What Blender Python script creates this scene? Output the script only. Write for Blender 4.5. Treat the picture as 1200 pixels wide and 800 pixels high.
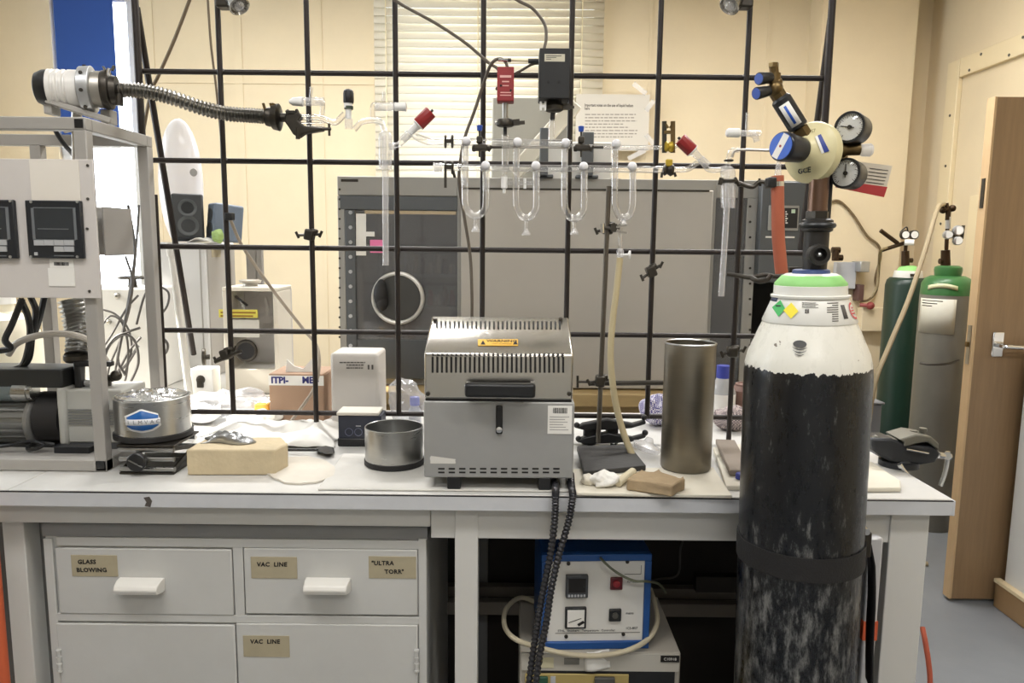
import bpy, bmesh, math, random
from mathutils import Vector, Matrix, Euler, noise
random.seed(7)
for o in list(bpy.data.objects): bpy.data.objects.remove(o)
SC = bpy.context.scene
COL = SC.collection
# ------------------------------------------------------------------ camera
F = 870.0
CAMLOC = Vector((0, 0, 1.40))
CROT = (Matrix.Rotation(math.radians(90 - 7.5), 3, 'X') @ Matrix.Rotation(math.radians(0.6), 3, 'Z'))
cd = bpy.data.cameras.new('camera'); cam = bpy.data.objects.new('camera', cd); COL.objects.link(cam)
cam.matrix_world = Matrix.Translation(CAMLOC) @ CROT.to_4x4()
cd.sensor_width = 36; cd.lens = 36 * F / 1200; cd.clip_start = 0.02
SC.camera = cam
# ------------------------------------------------------------------ world, sun, exposure
w = bpy.data.worlds.new('world'); SC.world = w; w.use_nodes = True
bg = w.node_tree.nodes['Background']; bg.inputs[0].default_value = (0.86, 0.93, 1, 1); bg.inputs[1].default_value = 8.0
sd = bpy.data.lights.new('sun', 'SUN'); sd.energy = 20; sd.angle = 0.01; sd.color = (1, 0.94, 0.84)
sun = bpy.data.objects.new('sun', sd); COL.objects.link(sun)
sun.rotation_euler = Vector((0.85, 0.04, -0.52)).to_track_quat('-Z', 'Y').to_euler()
sun.location = (-6, 4, 4)
vs = SC.view_settings; vs.view_transform = 'Standard'; vs.look = 'None'; vs.gamma = 1; vs.exposure = 0.0; vs.use_curve_mapping = False
LAMP_POWER = 24.5
LAMPS = [(-0.75, 0.45), (1.15, 0.2), (-0.9, 3.3), (1.3, 3.1), (0.2, -1.4)]
ZC = 3.1
for lx, ly in LAMPS:
    ld = bpy.data.lights.new('ceiling_light', 'AREA'); ld.shape = 'RECTANGLE'; ld.size = 1.3; ld.size_y = 0.30
    ld.energy = LAMP_POWER * (2.65 if ly > 2 else 1.0); ld.color = (1, 0.982, 0.965)
    lo = bpy.data.objects.new('ceiling_lamp_light', ld); COL.objects.link(lo); lo.location = (lx, ly, ZC - 0.10)

# ------------------------------------------------------------------ helpers
FWD = CROT @ Vector((0, 0, -1))
def ray(px, py): return CROT @ Vector(((px - 600) / F, -(py - 400) / F, -1))
def P(px, py, Y):
    d = ray(px, py); return CAMLOC + d * (Y / d.y)
def PZ(px, py, z):
    d = ray(px, py); return CAMLOC + d * ((z - CAMLOC.z) / d.z)
def SS(p): return (Vector(p) - CAMLOC).dot(FWD) / F       # metres per pixel at a point
def SY(Y): return SS(P(600, 400, Y))
def lin(c): return tuple(((v / 255) / 12.92 if v / 255 <= 0.04045 else ((v / 255 + 0.055) / 1.055) ** 2.4) for v in c)
V = Vector

MATS = {}
def mat(name, col, rough=0.5, metal=0.0, var=0.0, vs_=6.0, bump=0.0, bs=80.0, col2=None, edge=0.5, emit=0.0, coat=0.0, stretch=None, spec=0.5):
    """procedural material: base colour with noise variation towards col2, fine bump"""
    if name in MATS: return MATS[name]
    m = bpy.data.materials.new(name); m.use_nodes = True; nt = m.node_tree; b = nt.nodes['Principled BSDF']
    c1 = lin(col) + (1,)
    b.inputs['Base Color'].default_value = c1; b.inputs['Roughness'].default_value = rough; b.inputs['Metallic'].default_value = metal
    b.inputs['Specular IOR Level'].default_value = spec
    if coat: b.inputs['Coat Weight'].default_value = coat
    if emit: b.inputs['Emission Color'].default_value = c1; b.inputs['Emission Strength'].default_value = emit
    tc = nt.nodes.new('ShaderNodeTexCoord')
    src = tc.outputs['Object']
    if stretch:
        mp = nt.nodes.new('ShaderNodeMapping'); mp.inputs['Scale'].default_value = stretch
        nt.links.new(src, mp.inputs['Vector']); src = mp.outputs[0]
    if var or col2:
        n = nt.nodes.new('ShaderNodeTexNoise'); n.inputs['Scale'].default_value = vs_; n.inputs['Detail'].default_value = 8; n.inputs['Roughness'].default_value = 0.65
        nt.links.new(src, n.inputs['Vector'])
        r = nt.nodes.new('ShaderNodeValToRGB')
        c2 = lin(col2) + (1,) if col2 else tuple(max(0, v * (1 - var)) for v in c1[:3]) + (1,)
        r.color_ramp.elements[0].position = edge - 0.2; r.color_ramp.elements[1].position = edge + 0.2
        if col2: r.color_ramp.elements[0].position = edge - 0.04; r.color_ramp.elements[1].position = edge + 0.06
        r.color_ramp.elements[0].color = c1; r.color_ramp.elements[1].color = c2
        nt.links.new(n.outputs['Fac'], r.inputs[0]); nt.links.new(r.outputs[0], b.inputs['Base Color'])
        if metal > 0.4:
            mr = nt.nodes.new('ShaderNodeMapRange'); mr.inputs[3].default_value = rough * 0.8; mr.inputs[4].default_value = min(1, rough * 1.25)
            nt.links.new(n.outputs['Fac'], mr.inputs[0]); nt.links.new(mr.outputs[0], b.inputs['Roughness'])
    if bump:
        n2 = nt.nodes.new('ShaderNodeTexNoise'); n2.inputs['Scale'].default_value = bs; n2.inputs['Detail'].default_value = 4
        nt.links.new(src, n2.inputs['Vector'])
        bp = nt.nodes.new('ShaderNodeBump'); bp.inputs['Strength'].default_value = bump; bp.inputs['Distance'].default_value = 0.004
        nt.links.new(n2.outputs['Fac'], bp.inputs['Height']); nt.links.new(bp.outputs[0], b.inputs['Normal'])
    MATS[name] = m; return m
def glassmat(name, tint=(1, 1, 1), refl=0.55, rough=0.03, blend=0.35, haze=0.0):
    """thin-walled glass: transparent with a facing-dependent gloss, optional haze"""
    if name in MATS: return MATS[name]
    m = bpy.data.materials.new(name); m.use_nodes = True; nt = m.node_tree; nt.nodes.clear()
    out = nt.nodes.new('ShaderNodeOutputMaterial'); tr = nt.nodes.new('ShaderNodeBsdfTransparent'); tr.inputs[0].default_value = tuple(tint) + (1,)
    gl = nt.nodes.new('ShaderNodeBsdfGlossy'); gl.inputs['Roughness'].default_value = rough
    lw = nt.nodes.new('ShaderNodeLayerWeight'); lw.inputs[0].default_value = blend
    mu = nt.nodes.new('ShaderNodeMath'); mu.operation = 'MULTIPLY_ADD'; mu.inputs[1].default_value = refl; mu.inputs[2].default_value = 0.05
    nt.links.new(lw.outputs['Facing'], mu.inputs[0])
    mx = nt.nodes.new('ShaderNodeMixShader'); nt.links.new(mu.outputs[0], mx.inputs[0]); nt.links.new(tr.outputs[0], mx.inputs[1]); nt.links.new(gl.outputs[0], mx.inputs[2])
    last = mx.outputs[0]
    if haze:
        df = nt.nodes.new('ShaderNodeBsdfDiffuse'); df.inputs[0].default_value = (0.9, 0.9, 0.92, 1)
        m2 = nt.nodes.new('ShaderNodeMixShader'); m2.inputs[0].default_value = haze
        nt.links.new(last, m2.inputs[1]); nt.links.new(df.outputs[0], m2.inputs[2]); last = m2.outputs[0]
    nt.links.new(last, out.inputs[0]); MATS[name] = m; return m

class B:
    """collects shapes (world coordinates) for ONE mesh object"""
    def __init__(s): s.bm = bmesh.new()
    def box(s, a, b, rz=0.0, c=None, rot=None):
        a = V(a); b = V(b); mid = (a + b) / 2; h = (b - a) / 2
        r = rot if rot is not None else Matrix.Rotation(rz, 3, 'Z')
        vs = [s.bm.verts.new(mid + r @ V((h.x * i, h.y * j, h.z * k))) for i in (-1, 1) for j in (-1, 1) for k in (-1, 1)]
        for f in ((0, 1, 3, 2), (4, 6, 7, 5), (0, 4, 5, 1), (2, 3, 7, 6), (0, 2, 6, 4), (1, 5, 7, 3)):
            s.bm.faces.new([vs[i] for i in f])
        return s
    def cbox(s, c, size, rot=None, rz=0.0):
        c = V(c); h = V(size) / 2
        return s.box(c - h, c + h, rz=rz, rot=rot)
    def bar(s, a, b, w, h, up=(0, 0, 1)):
        """rectangular bar from a to b, w wide (sideways), h high (along up)"""
        a = V(a); b = V(b); d = (b - a); L = d.length; d.normalize(); u = V(up); x = d.cross(u)
        if x.length < 1e-4: x = d.cross(V((0, 1, 0)))
        x.normalize(); z = x.cross(d).normalized()
        R = Matrix((x, d, z)).transposed()
        m = (a + b) / 2; hh = V((w, L, h)) / 2
        return s.box(m - hh, m + hh, rot=R)
    def ring(s, c, x, y, r, n): return [s.bm.verts.new(c + x * (math.cos(2 * math.pi * i / n) * r) + y * (math.sin(2 * math.pi * i / n) * r)) for i in range(n)]
    def frame(s, d):
        d = V(d).normalized(); x = d.cross(V((0, 0, 1)))
        if x.length < 0.05: x = V((1, 0, 0))
        x.normalize(); return x, d.cross(x).normalized()
    def lathe(s, o, axis, prof, n=24, caps=True):
        """prof: [(t, r)] along axis from o"""
        o = V(o); d = V(axis).normalized(); x, y = s.frame(d); prev = None
        for k, (t, r) in enumerate(prof):
            rg = s.ring(o + d * t, x, y, max(r, 1e-5), n)
            if prev:
                for i in range(n): s.bm.faces.new((prev[i], prev[(i + 1) % n], rg[(i + 1) % n], rg[i]))
            elif caps: s.bm.faces.new(list(reversed(rg)))
            prev = rg
        if caps: s.bm.faces.new(prev)
        return s
    def cyl(s, a, b, r0, r1=None, n=16, caps=True):
        a = V(a); b = V(b); return s.lathe(a, b - a, [(0, r0), ((b - a).length, r0 if r1 is None else r1)], n, caps)
    def tube(s, pts, r, n=8, sub=6, caps=True):
        """smooth tube through points"""
        pts = [V(p) for p in pts]
        if sub > 1 and len(pts) > 2:
            q = []; ex = [pts[0] * 2 - pts[1]] + pts + [pts[-1] * 2 - pts[-2]]
            for i in range(1, len(ex) - 2):
                for j in range(sub):
                    t = j / sub; a, b, c, d = ex[i - 1:i + 3]
                    q.append(0.5 * ((2 * b) + (c - a) * t + (2 * a - 5 * b + 4 * c - d) * t * t + (3 * b - a - 3 * c + d) * t ** 3))
            q.append(pts[-1]); pts = q
        N = len(pts); rf = r if callable(r) else (lambda t: r)
        d0 = (pts[1] - pts[0]).normalized(); x, y = s.frame(d0); prev = None
        for i, p in enumerate(pts):
            d = (pts[min(i + 1, N - 1)] - pts[max(i - 1, 0)]).normalized()
            x = (x - d * x.dot(d)).normalized(); y = d.cross(x)
            rg = s.ring(p, x, y, rf(i / (N - 1)), n)
            if prev:
                for k in range(n): s.bm.faces.new((prev[k], prev[(k + 1) % n], rg[(k + 1) % n], rg[k]))
            elif caps: s.bm.faces.new(list(reversed(rg)))
            prev = rg
        if caps: s.bm.faces.new(prev)
        return s
    def sph(s, c, r, nu=16, nv=10, rot=None):
        c = V(c); r = V((r, r, r)) if not hasattr(r, '__len__') else V(r); R = rot or Matrix.Identity(3)
        M4 = Matrix.Translation(c) @ R.to_4x4() @ Matrix.Diagonal((r.x, r.y, r.z, 1))
        bmesh.ops.create_uvsphere(s.bm, u_segments=nu, v_segments=nv, radius=1, matrix=M4); return s
    def prism(s, pts, ext):
        """polygon extruded by ext"""
        ext = V(ext); a = [s.bm.verts.new(V(p)) for p in pts]; b = [s.bm.verts.new(V(p) + ext) for p in pts]; n = len(pts)
        s.bm.faces.new(list(reversed(a))); s.bm.faces.new(b)
        for i in range(n): s.bm.faces.new((a[i], a[(i + 1) % n], b[(i + 1) % n], b[i]))
        return s
    def loft(s, rings, caps=True, closed=True):
        prev = None
        for rg in rings:
            cur = [s.bm.verts.new(V(p)) for p in rg]; n = len(cur)
            if prev:
                for i in range(n if closed else n - 1): s.bm.faces.new((prev[i], prev[(i + 1) % n], cur[(i + 1) % n], cur[i]))
            elif caps: s.bm.faces.new(list(reversed(cur)))
            prev = cur
        if caps: s.bm.faces.new(prev)
        return s
    def grid(s, fn, nu, nv, thick=None):
        g = [[s.bm.verts.new(V(fn(i / nu, j / nv))) for j in range(nv + 1)] for i in range(nu + 1)]
        for i in range(nu):
            for j in range(nv): s.bm.faces.new((g[i][j], g[i + 1][j], g[i + 1][j + 1], g[i][j + 1]))
        return s
    def torus(s, c, axis, R, r, n=24, m=8):
        x, y = s.frame(axis); c = V(c); ax = V(axis).normalized(); rings = []
        for i in range(n):
            a = 2 * math.pi * i / n; o = x * math.cos(a) + y * math.sin(a)
            rings.append([s.bm.verts.new(c + o * (R + r * math.cos(2 * math.pi * k / m)) + ax * (r * math.sin(2 * math.pi * k / m))) for k in range(m)])
        for i in range(n):
            for k in range(m): s.bm.faces.new((rings[i][k], rings[(i + 1) % n][k], rings[(i + 1) % n][(k + 1) % m], rings[i][(k + 1) % m]))
        return s

def wloc(o):
    p = V((0, 0, 0))
    while o: p = p + V(o.location); o = o.parent
    return p
def mk(name, b, m, parent=None, bevel=0.0, seg=2, smooth=35, solid=0.0, origin=None):
    bmesh.ops.recalc_face_normals(b.bm, faces=b.bm.faces[:])
    if origin is not None: off = V(origin)
    elif parent: off = wloc(parent)
    else:
        vs = [v.co for v in b.bm.verts]
        off = V((sum(v.x for v in vs) / len(vs), sum(v.y for v in vs) / len(vs), min(v.z for v in vs)))
    for v in b.bm.verts: v.co -= off
    me = bpy.data.meshes.new(name); b.bm.to_mesh(me); b.bm.free()
    if smooth:
        me.shade_smooth(); me.set_sharp_from_angle(angle=math.radians(smooth))
    me.materials.append(m)
    o = bpy.data.objects.new(name, me); COL.objects.link(o)
    if parent: o.parent = parent
    else: o.location = off
    if solid:
        md = o.modifiers.new('thickness', 'SOLIDIFY'); md.thickness = solid; md.offset = 0
    if bevel:
        md = o.modifiers.new('bevel', 'BEVEL'); md.width = bevel; md.segments = seg; md.limit_method = 'ANGLE'; md.angle_limit = math.radians(40)
    return o
def tag(o, label, cat, group=None, kind=None):
    o['label'] = label; o['category'] = cat
    if group: o['group'] = group
    if kind: o['kind'] = kind
    return o
def thing(name, label, cat, loc, group=None):
    o = bpy.data.objects.new(name, None); COL.objects.link(o); o.location = V(loc); o.empty_display_size = 0.05
    return tag(o, label, cat, group)
def struct(name, b, m, **k):
    o = mk(name, b, m, **k); o['kind'] = 'structure'; return o
TEXTS = []
def text(s, size, m, parent, pos, right=(1, 0, 0), up=(0, 0, 1), name='lettering', align='CENTER', shear=0.0, space=1.0, bold=0.0, squash=1.0):
    """flat print: letters as a thin mesh just proud of the surface"""
    cu = bpy.data.curves.new(name, 'FONT'); cu.body = s; cu.size = size; cu.align_x = align; cu.align_y = 'CENTER'; cu.extrude = 0.0002
    cu.shear = shear; cu.space_character = space; cu.offset = bold; cu.resolution_u = 2
    x = V(right).normalized(); y = V(up); y = (y - x * y.dot(x)).normalized(); z = x.cross(y)
    R = Matrix((x * squash, y, z)).transposed()
    o = bpy.data.objects.new(name, cu); COL.objects.link(o)
    TEXTS.append((o, m, parent, V(pos), R, name)); return o
def finish_texts():
    dg = bpy.context.evaluated_depsgraph_get()
    for o, m, parent, pos, R, name in TEXTS:
        me = bpy.data.meshes.new_from_object(o.evaluated_get(dg))
        M4 = Matrix.Translation(pos - (wloc(parent) if parent else V((0, 0, 0)))) @ R.to_4x4()
        me.transform(M4); me.materials.clear(); me.materials.append(m)
        cu = o.data; bpy.data.objects.remove(o); bpy.data.curves.remove(cu)
        n = bpy.data.objects.new(name, me); COL.objects.link(n); n.parent = parent
SC.cycles.use_denoising = True
SC.cycles.transparent_max_bounces = 32; SC.cycles.max_bounces = 10; SC.cycles.caustics_reflective = False; SC.cycles.caustics_refractive = False
SC.cycles.sample_clamp_indirect = 6
# ------------------------------------------------------------------ materials
cream = mat('cream_wall_paint', (224, 208, 176), 0.75, var=0.10, vs_=1.3, bump=0.12, bs=60)
white_paint = mat('white_paint', (210, 209, 205), 0.5, var=0.06, vs_=3, bump=0.05)
cab_paint = mat('cabinet_paint', (202, 202, 199), 0.45, var=0.10, vs_=4, bump=0.06, bs=40)
laminate = mat('worktop_laminate', (212, 211, 207), 0.38, var=0.14, vs_=7, col2=None)
edge_band = mat('worktop_edge', (206, 208, 212), 0.4, var=0.12, vs_=9)
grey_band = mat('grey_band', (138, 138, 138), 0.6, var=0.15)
floor_m = mat('floor_vinyl', (124, 127, 131), 0.42, var=0.12, vs_=5, bump=0.05)
ceil_m = mat('ceiling_paint', (232, 231, 228), 0.8)
oak = mat('door_wood', (150, 122, 90), 0.45, var=0.22, vs_=3, stretch=(14, 14, 1.0), bump=0.05)
oak_edge = mat('door_edge_wood', (198, 168, 128), 0.5, var=0.12, vs_=4, stretch=(14, 14, 1))
black_iron = mat('black_lattice_rod', (44, 37, 34), 0.42, metal=0.3, var=0.3, vs_=20)
dark = mat('black_plastic', (27, 28, 30), 0.38, var=0.15)
darkrub = mat('black_rubber', (34, 33, 34), 0.6, var=0.2)
steel = mat('brushed_steel', (182, 182, 180), 0.28, metal=1.0, var=0.10, vs_=8, stretch=(1, 1, 12))
satin = mat('satin_steel', (176, 172, 164), 0.38, metal=1.0, var=0.12, vs_=6)
mirror = mat('polished_steel', (196, 192, 184), 0.24, metal=1.0, var=0.08, vs_=4)
chrome = mat('chrome', (215, 215, 215), 0.12, metal=1.0)
castiron = mat('cast_clamp_metal', (74, 70, 64), 0.38, metal=0.8, var=0.3, vs_=40)
brass = mat('tarnished_brass', (120, 100, 66), 0.38, metal=0.9, var=0.3, vs_=50)
alu = mat('aluminium', (196, 198, 200), 0.38, metal=0.85, var=0.08, vs_=10)
rackgrey = mat('grey_powder_coat', (166, 163, 158), 0.5, metal=0.1, var=0.06)
panelgrey = mat('instrument_panel_grey', (210, 205, 201), 0.5, var=0.05)
paper = mat('paper', (238, 236, 230), 0.8, var=0.05)
oldpaper = mat('old_label_paper', (176, 166, 140), 0.7, var=0.1, vs_=30)
ink = mat('black_ink', (22, 20, 20), 0.7)
inkgrey = mat('grey_print', (92, 88, 84), 0.8)
inkblue = mat('blue_print', (50, 52, 120), 0.7)
whiteplas = mat('white_plastic', (238, 238, 236), 0.35)
glass = glassmat('clear_glass', refl=0.95, rough=0.08, blend=0.5, haze=0.06)  # slight white haze on clear glass paints in the whitish highlights from lamps
glassf = glassmat('frosted_glass', refl=0.5, rough=0.2, blend=0.5, haze=0.22)
pane = glassmat('window_pane', refl=0.2, rough=0.02, blend=0.3)
screw = mat('screw_head', (110, 108, 104), 0.35, metal=0.9)
red = mat('red_plastic', (150, 40, 42), 0.4, var=0.1)
blueknob = mat('blue_knob', (40, 78, 170), 0.35)

ZB = 0.915                                   # worktop height
YB = PZ(560, 580, ZB).y                      # worktop front edge
YL = 1.80                                    # lattice plane
YW, XR, XL, ZCL = 5.0, 2.68, -3.75, 3.1

# ------------------------------------------------------------------ room
struct('floor', B().box((XL - .2, -2.8, -0.1), (XR + .2, YW + .2, 0)), floor_m)
struct('ceiling', B().box((XL - .2, -2.8, ZCL), (XR + .2, YW + .2, ZCL + .1)), ceil_m)
wx0, wx1, wz0, wz1 = P(64, 100, YW).x, P(166, 200, YW).x, 0.55, 2.98       # bright window at the left of the back wall
vx0, vx1, vz0, vz1 = P(441, 100, YW).x, P(705, 100, YW).x, 1.75, 3.0      # window behind the blind
b = B()
for x0, x1, z0, z1 in ((XL, wx0, 0, ZCL), (wx0, wx1, 0, wz0), (wx0, wx1, wz1, ZCL), (wx1, vx0, 0, ZCL), (vx0, vx1, 0, vz0), (vx0, vx1, vz1, ZCL), (vx1, XR, 0, ZCL)):
    b.box((x0, YW, z0), (x1, YW + .15, z1))
struct('wall_back', b, cream)
struct('wall_right', B().box((XR, -2.8, 0), (XR + .15, YW + .15, ZCL)), cream)
ly0, ly1, lz0, lz1 = 1.5, 3.6, 0.95, 2.96                                   # window in the left wall
b = B()
for y0, y1, z0, z1 in ((-2.8, ly0, 0, ZCL), (ly0, ly1, 0, lz0), (ly0, ly1, lz1, ZCL), (ly1, YW + .15, 0, ZCL)):
    b.box((XL - .15, y0, z0), (XL, y1, z1))
struct('wall_left', b, cream)
struct('wall_rear', B().box((XL, -2.8, 0), (XR, -2.65, ZCL)), white_paint)
def window(n, lo, hi, ax, th=0.05, bars=1, fm=None):
    """frame with bars and panes in an opening; ax = axis along the wall"""
    lo = V(lo); hi = V(hi); w = hi - lo
    fr = B(); e = V((1, 0, 0)) if ax == 'x' else V((0, 1, 0)); t = V((0, 1, 0)) if ax == 'x' else V((1, 0, 0))
    L = w.dot(e); H = w.z; c = V((lo.x, lo.y, lo.z))
    def bx(u0, u1, z0, z1, d=0.03):
        a = c + e * u0 - t * d + V((0, 0, z0)); b_ = c + e * u1 + t * d + V((0, 0, z1)); fr.box((min(a.x, b_.x), min(a.y, b_.y), a.z), (max(a.x, b_.x), max(a.y, b_.y), b_.z))
    bx(0, L, 0, th); bx(0, L, H - th, H); bx(0, th, th, H - th); bx(L - th, L, th, H - th)
    root = struct('window_%d' % n, fr, fm or white_paint, bevel=0.004)
    k = bars + 1
    for i in range(k):
        u0 = th + (L - 2 * th) * i / k; u1 = th + (L - 2 * th) * (i + 1) / k
        a = c + e * (u0 + 0.012) + V((0, 0, th)); b_ = c + e * (u1 - 0.012) + V((0, 0, H - th))
        p = B().box((min(a.x, b_.x) - (0.003 if ax == 'y' else 0), min(a.y, b_.y) - (0.003 if ax == 'x' else 0), a.z), (max(a.x, b_.x) + (0.003 if ax == 'y' else 0), max(a.y, b_.y) + (0.003 if ax == 'x' else 0), b_.z))
        mk('pane', p, pane, root)
        if i:
            m_ = c + e * u0
            mk('glazing_bar', B().cbox(m_ + V((0, 0, H / 2)), ((0.024, 0.05, H - 2 * th) if ax == 'x' else (0.05, 0.024, H - 2 * th))), white_paint, root)
    return root
window(1, (wx0, YW + .06, wz0), (wx1, YW + .06, wz1), 'x', th=0.06, bars=0)
window(2, (vx0, YW + .06, vz0), (vx1, YW + .06, vz1), 'x', bars=1)
window(3, (XL - .07, ly0, lz0), (XL - .07, ly1, lz1), 'y', bars=2)
# blue roller blind in the left window
bl = thing('roller_blind', 'deep blue roller blind half lowered over the bright left window', 'blind', (P(100, 0, YW).x, YW - .03, 1.95))
bx0, bx1 = P(65, 40, YW - .03).x, P(134, 40, YW - .03).x; bz = P(100, 168, YW - .03).z
blue = mat('blue_blind_fabric', (38, 76, 150), 0.8, var=0.05)
mk('fabric', B().box((bx0, YW - .034, bz), (bx1, YW - .03, 3.0)), blue, bl)
mk('bottom_bar', B().box((bx0, YW - .045, bz - .03), (bx1, YW - .02, bz)), whiteplas, bl, bevel=.004)
mk('roller', B().cyl((bx0, YW - .05, 3.02), (bx1, YW - .05, 3.02), .03), whiteplas, bl)
# venetian blind
vb = thing('venetian_blind', 'cream venetian blind with closed slats behind the lattice', 'blind', ((vx0 + vx1) / 2, YW - .05, P(560, 215, YW).z))
slat_m = mat('blind_slat', (224, 216, 196), 0.5, var=0.04)
zb0 = P(560, 212, YW - .05).z; nsl = int((2.98 - zb0) / 0.048)
me0 = None
for i in range(nsl):
    z = 2.95 - i * 0.048
    if me0 is None:
        def sl(u, v, z=z): return (vx0 + u * (vx1 - vx0), YW - .045 - .018 * v - 0.006 * math.sin(math.pi * v), z + .024 - .052 * v)
        o0 = mk('slat', B().grid(sl, 1, 5), slat_m, vb, solid=0.0012); me0 = o0.data
    else:
        o = bpy.data.objects.new('slat', me0); COL.objects.link(o); o.parent = vb; o.location = (0, 0, -i * 0.048)
        md = o.modifiers.new('thickness', 'SOLIDIFY'); md.thickness = 0.0012
        if i > nsl - 6: o.rotation_euler = (0, 0.0, 0)
mk('bottom_rail', B().box((vx0, YW - .07, zb0 - .03), (vx1, YW - .045, zb0 - .008)), slat_m, vb, bevel=.003)
for px in (452, 560, 682):
    x = P(px, 50, YW - .075).x
    mk('ladder_cord', B().cyl((x, YW - .072, zb0 - .02), (x, YW - .072, 2.98), .0035, n=6), mat('cord_cream', (236, 224, 190), .7), vb)
# wall battens (thin cover strips on the back wall)
for i, (px, wd) in enumerate(((178, .03), (279, .05), (376, .02), (762, .02), (900, .02), (640, .02))):
    x = P(px, 60, YW).x
    struct('trim_%d' % (i + 1), B().box((x - wd / 2, YW - .005, 0.1), (x + wd / 2, YW, ZCL)), cream)
struct('trim_7', B().box((P(178, 95, YW).x, YW - .008, P(300, 96, YW).z - .012), (vx0 - .02, YW, P(300, 96, YW).z)), cream)
struct('wall_pier', B().box((P(958, 120, 4.8).x, 4.8, 0), (P(1068, 120, 4.8).x, YW, ZCL)), cream)
struct('baseboard_back', B().box((XL, YW - .02, 0), (XR, YW, .12)), cream)
struct('baseboard_right', B().box((XR - .02, -2.6, 0), (XR, YW - .02, .12)), cream)
# surface trunking on the right wall
tz = 2.46
trunk = mat('trunking_paint', (224, 208, 172), 0.55)
tr = struct('trim_8', B().box((XR - .03, 3.2, tz - .05), (XR, P(1100, 45, 4.6).y, tz + .06)), trunk, bevel=.004)
yv = 4.66
tv = struct('trim_9', B().box((XR - .03, yv - .05, .1), (XR, yv + .07, tz + .06)), trunk, bevel=.004)
for y in (3.35, 3.7, 4.05, 4.4): mk('screw', B().cyl((XR - .034, y, tz + .035), (XR - .028, y, tz + .035), .008, n=8), screw, tr); mk('screw', B().cyl((XR - .034, y + .1, tz - .03), (XR - .028, y + .1, tz - .03), .008, n=8), screw, tr)
for z in (2.2, 1.9, 1.55): mk('screw', B().cyl((XR - .034, yv, z), (XR - .028, yv, z), .008, n=8), screw, tv)
tw = struct('trim_10', B().box((XR - .06, 4.22, P(1140, 345, 4.25).z), (XR, 4.34, P(1140, 228, 4.25).z)), trunk, bevel=.004)
mk('lower_cover', B().box((XR - .045, 4.235, .75), (XR, 4.325, P(1140, 347, 4.25).z)), mat('trunking_grey', (196, 188, 168), .55), tw, bevel=.003)
mk('cable', B().tube([(XR - .05, 4.42, P(1132, 345, 4.4).z), (XR - .05, 4.43, 1.0), (XR - .06, 4.42, .8)], .012), dark, tw)
# grey panel low on the right wall
struct('trim_11', B().box((XR - .025, 3.3, 0), (XR, 4.45, P(1130, 460, 4.2).z)), mat('grey_green_panel', (150, 152, 146), .6, var=.08), bevel=.004)
# ------------------------------------------------------------------ open door
YD = PZ(1145, 705, 0).y
dx = P(1161, 200, YD).x
door = struct('door_1', B().box((dx, YD, 0.012), (XR - .02, YD + .044, P(1165, 113, YD).z)), oak, bevel=.002)
dz1 = P(1165, 113, YD).z
mk('edge_lipping', B().box((dx - .008, YD - .001, 0.012), (dx, YD + .045, dz1)), oak_edge, door)
lz = P(1165, 405, YD).z
mk('latch_plate', B().box((dx - .011, YD + .012, lz - .075), (dx - .007, YD + .032, lz + .075)), satin, door)
mk('latch_bolt', B().box((dx - .021, YD + .015, lz - .008), (dx - .009, YD + .029, lz + .012)), brass, door, bevel=.002)
mk('upper_bolt_plate', B().box((dx - .011, YD + .012, 1.55), (dx - .007, YD + .032, 1.66)), castiron, door)
hp = P(1168, 404, YD)
h = mk('handle_plate', B().box((hp.x - .02, YD - .008, hp.z - .045), (hp.x + .022, YD, hp.z + .05)), chrome, door, bevel=.003)
mk('lever', B().tube([(hp.x, YD - .008, hp.z), (hp.x, YD - .045, hp.z), (hp.x + .02, YD - .05, hp.z), (hp.x + .11, YD - .05, hp.z - .004)], .009, n=10), chrome, h)
# low white partition with skirting, bottom right
YP = PZ(1166, 708, 0).y - .03
px_ = P(1176, 690, YP).x; pz = P(1190, 415, YP).z
wlow = struct('wall_low_partition', B().box((px_, 1.1, 0), (px_ + .45, YP, pz)), white_paint, bevel=.004)
struct('baseboard_low_partition', B().box((px_ - .022, 1.1, 0), (px_, YP + .02, .10)).box((px_ - .022, YP, 0), (px_ + .45, YP + .02, .10)), mat('skirting_wood', (150, 120, 84), .5, var=.15), bevel=.004)
mk('cap_moulding', B().box((px_ - .026, 1.1, .10), (px_, YP + .022, .114)), mat('skirting_cap', (214, 196, 160), .5), bpy.data.objects['baseboard_low_partition'])
# ------------------------------------------------------------------ ceiling luminaires (above the frame)
diff_m = mat('lamp_diffuser', (255, 244, 224), .6, emit=1.5)
for i, (lx, ly) in enumerate(LAMPS):
    t = thing('ceiling_luminaire', 'white fluorescent ceiling fitting %s' % ('above the worktop front', 'above the black gas cylinder', 'above the back left window', 'above the far gas cylinders', 'behind the viewer')[i], 'lamp', (lx, ly, ZCL))
    mk('housing', B().box((lx - .7, ly - .17, ZCL - .07), (lx + .7, ly + .17, ZCL)), white_paint, t, bevel=.006)
    mk('diffuser', B().box((lx - .66, ly - .15, ZCL - .085), (lx + .66, ly + .15, ZCL - .07)), diff_m, t, bevel=.004)
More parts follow.
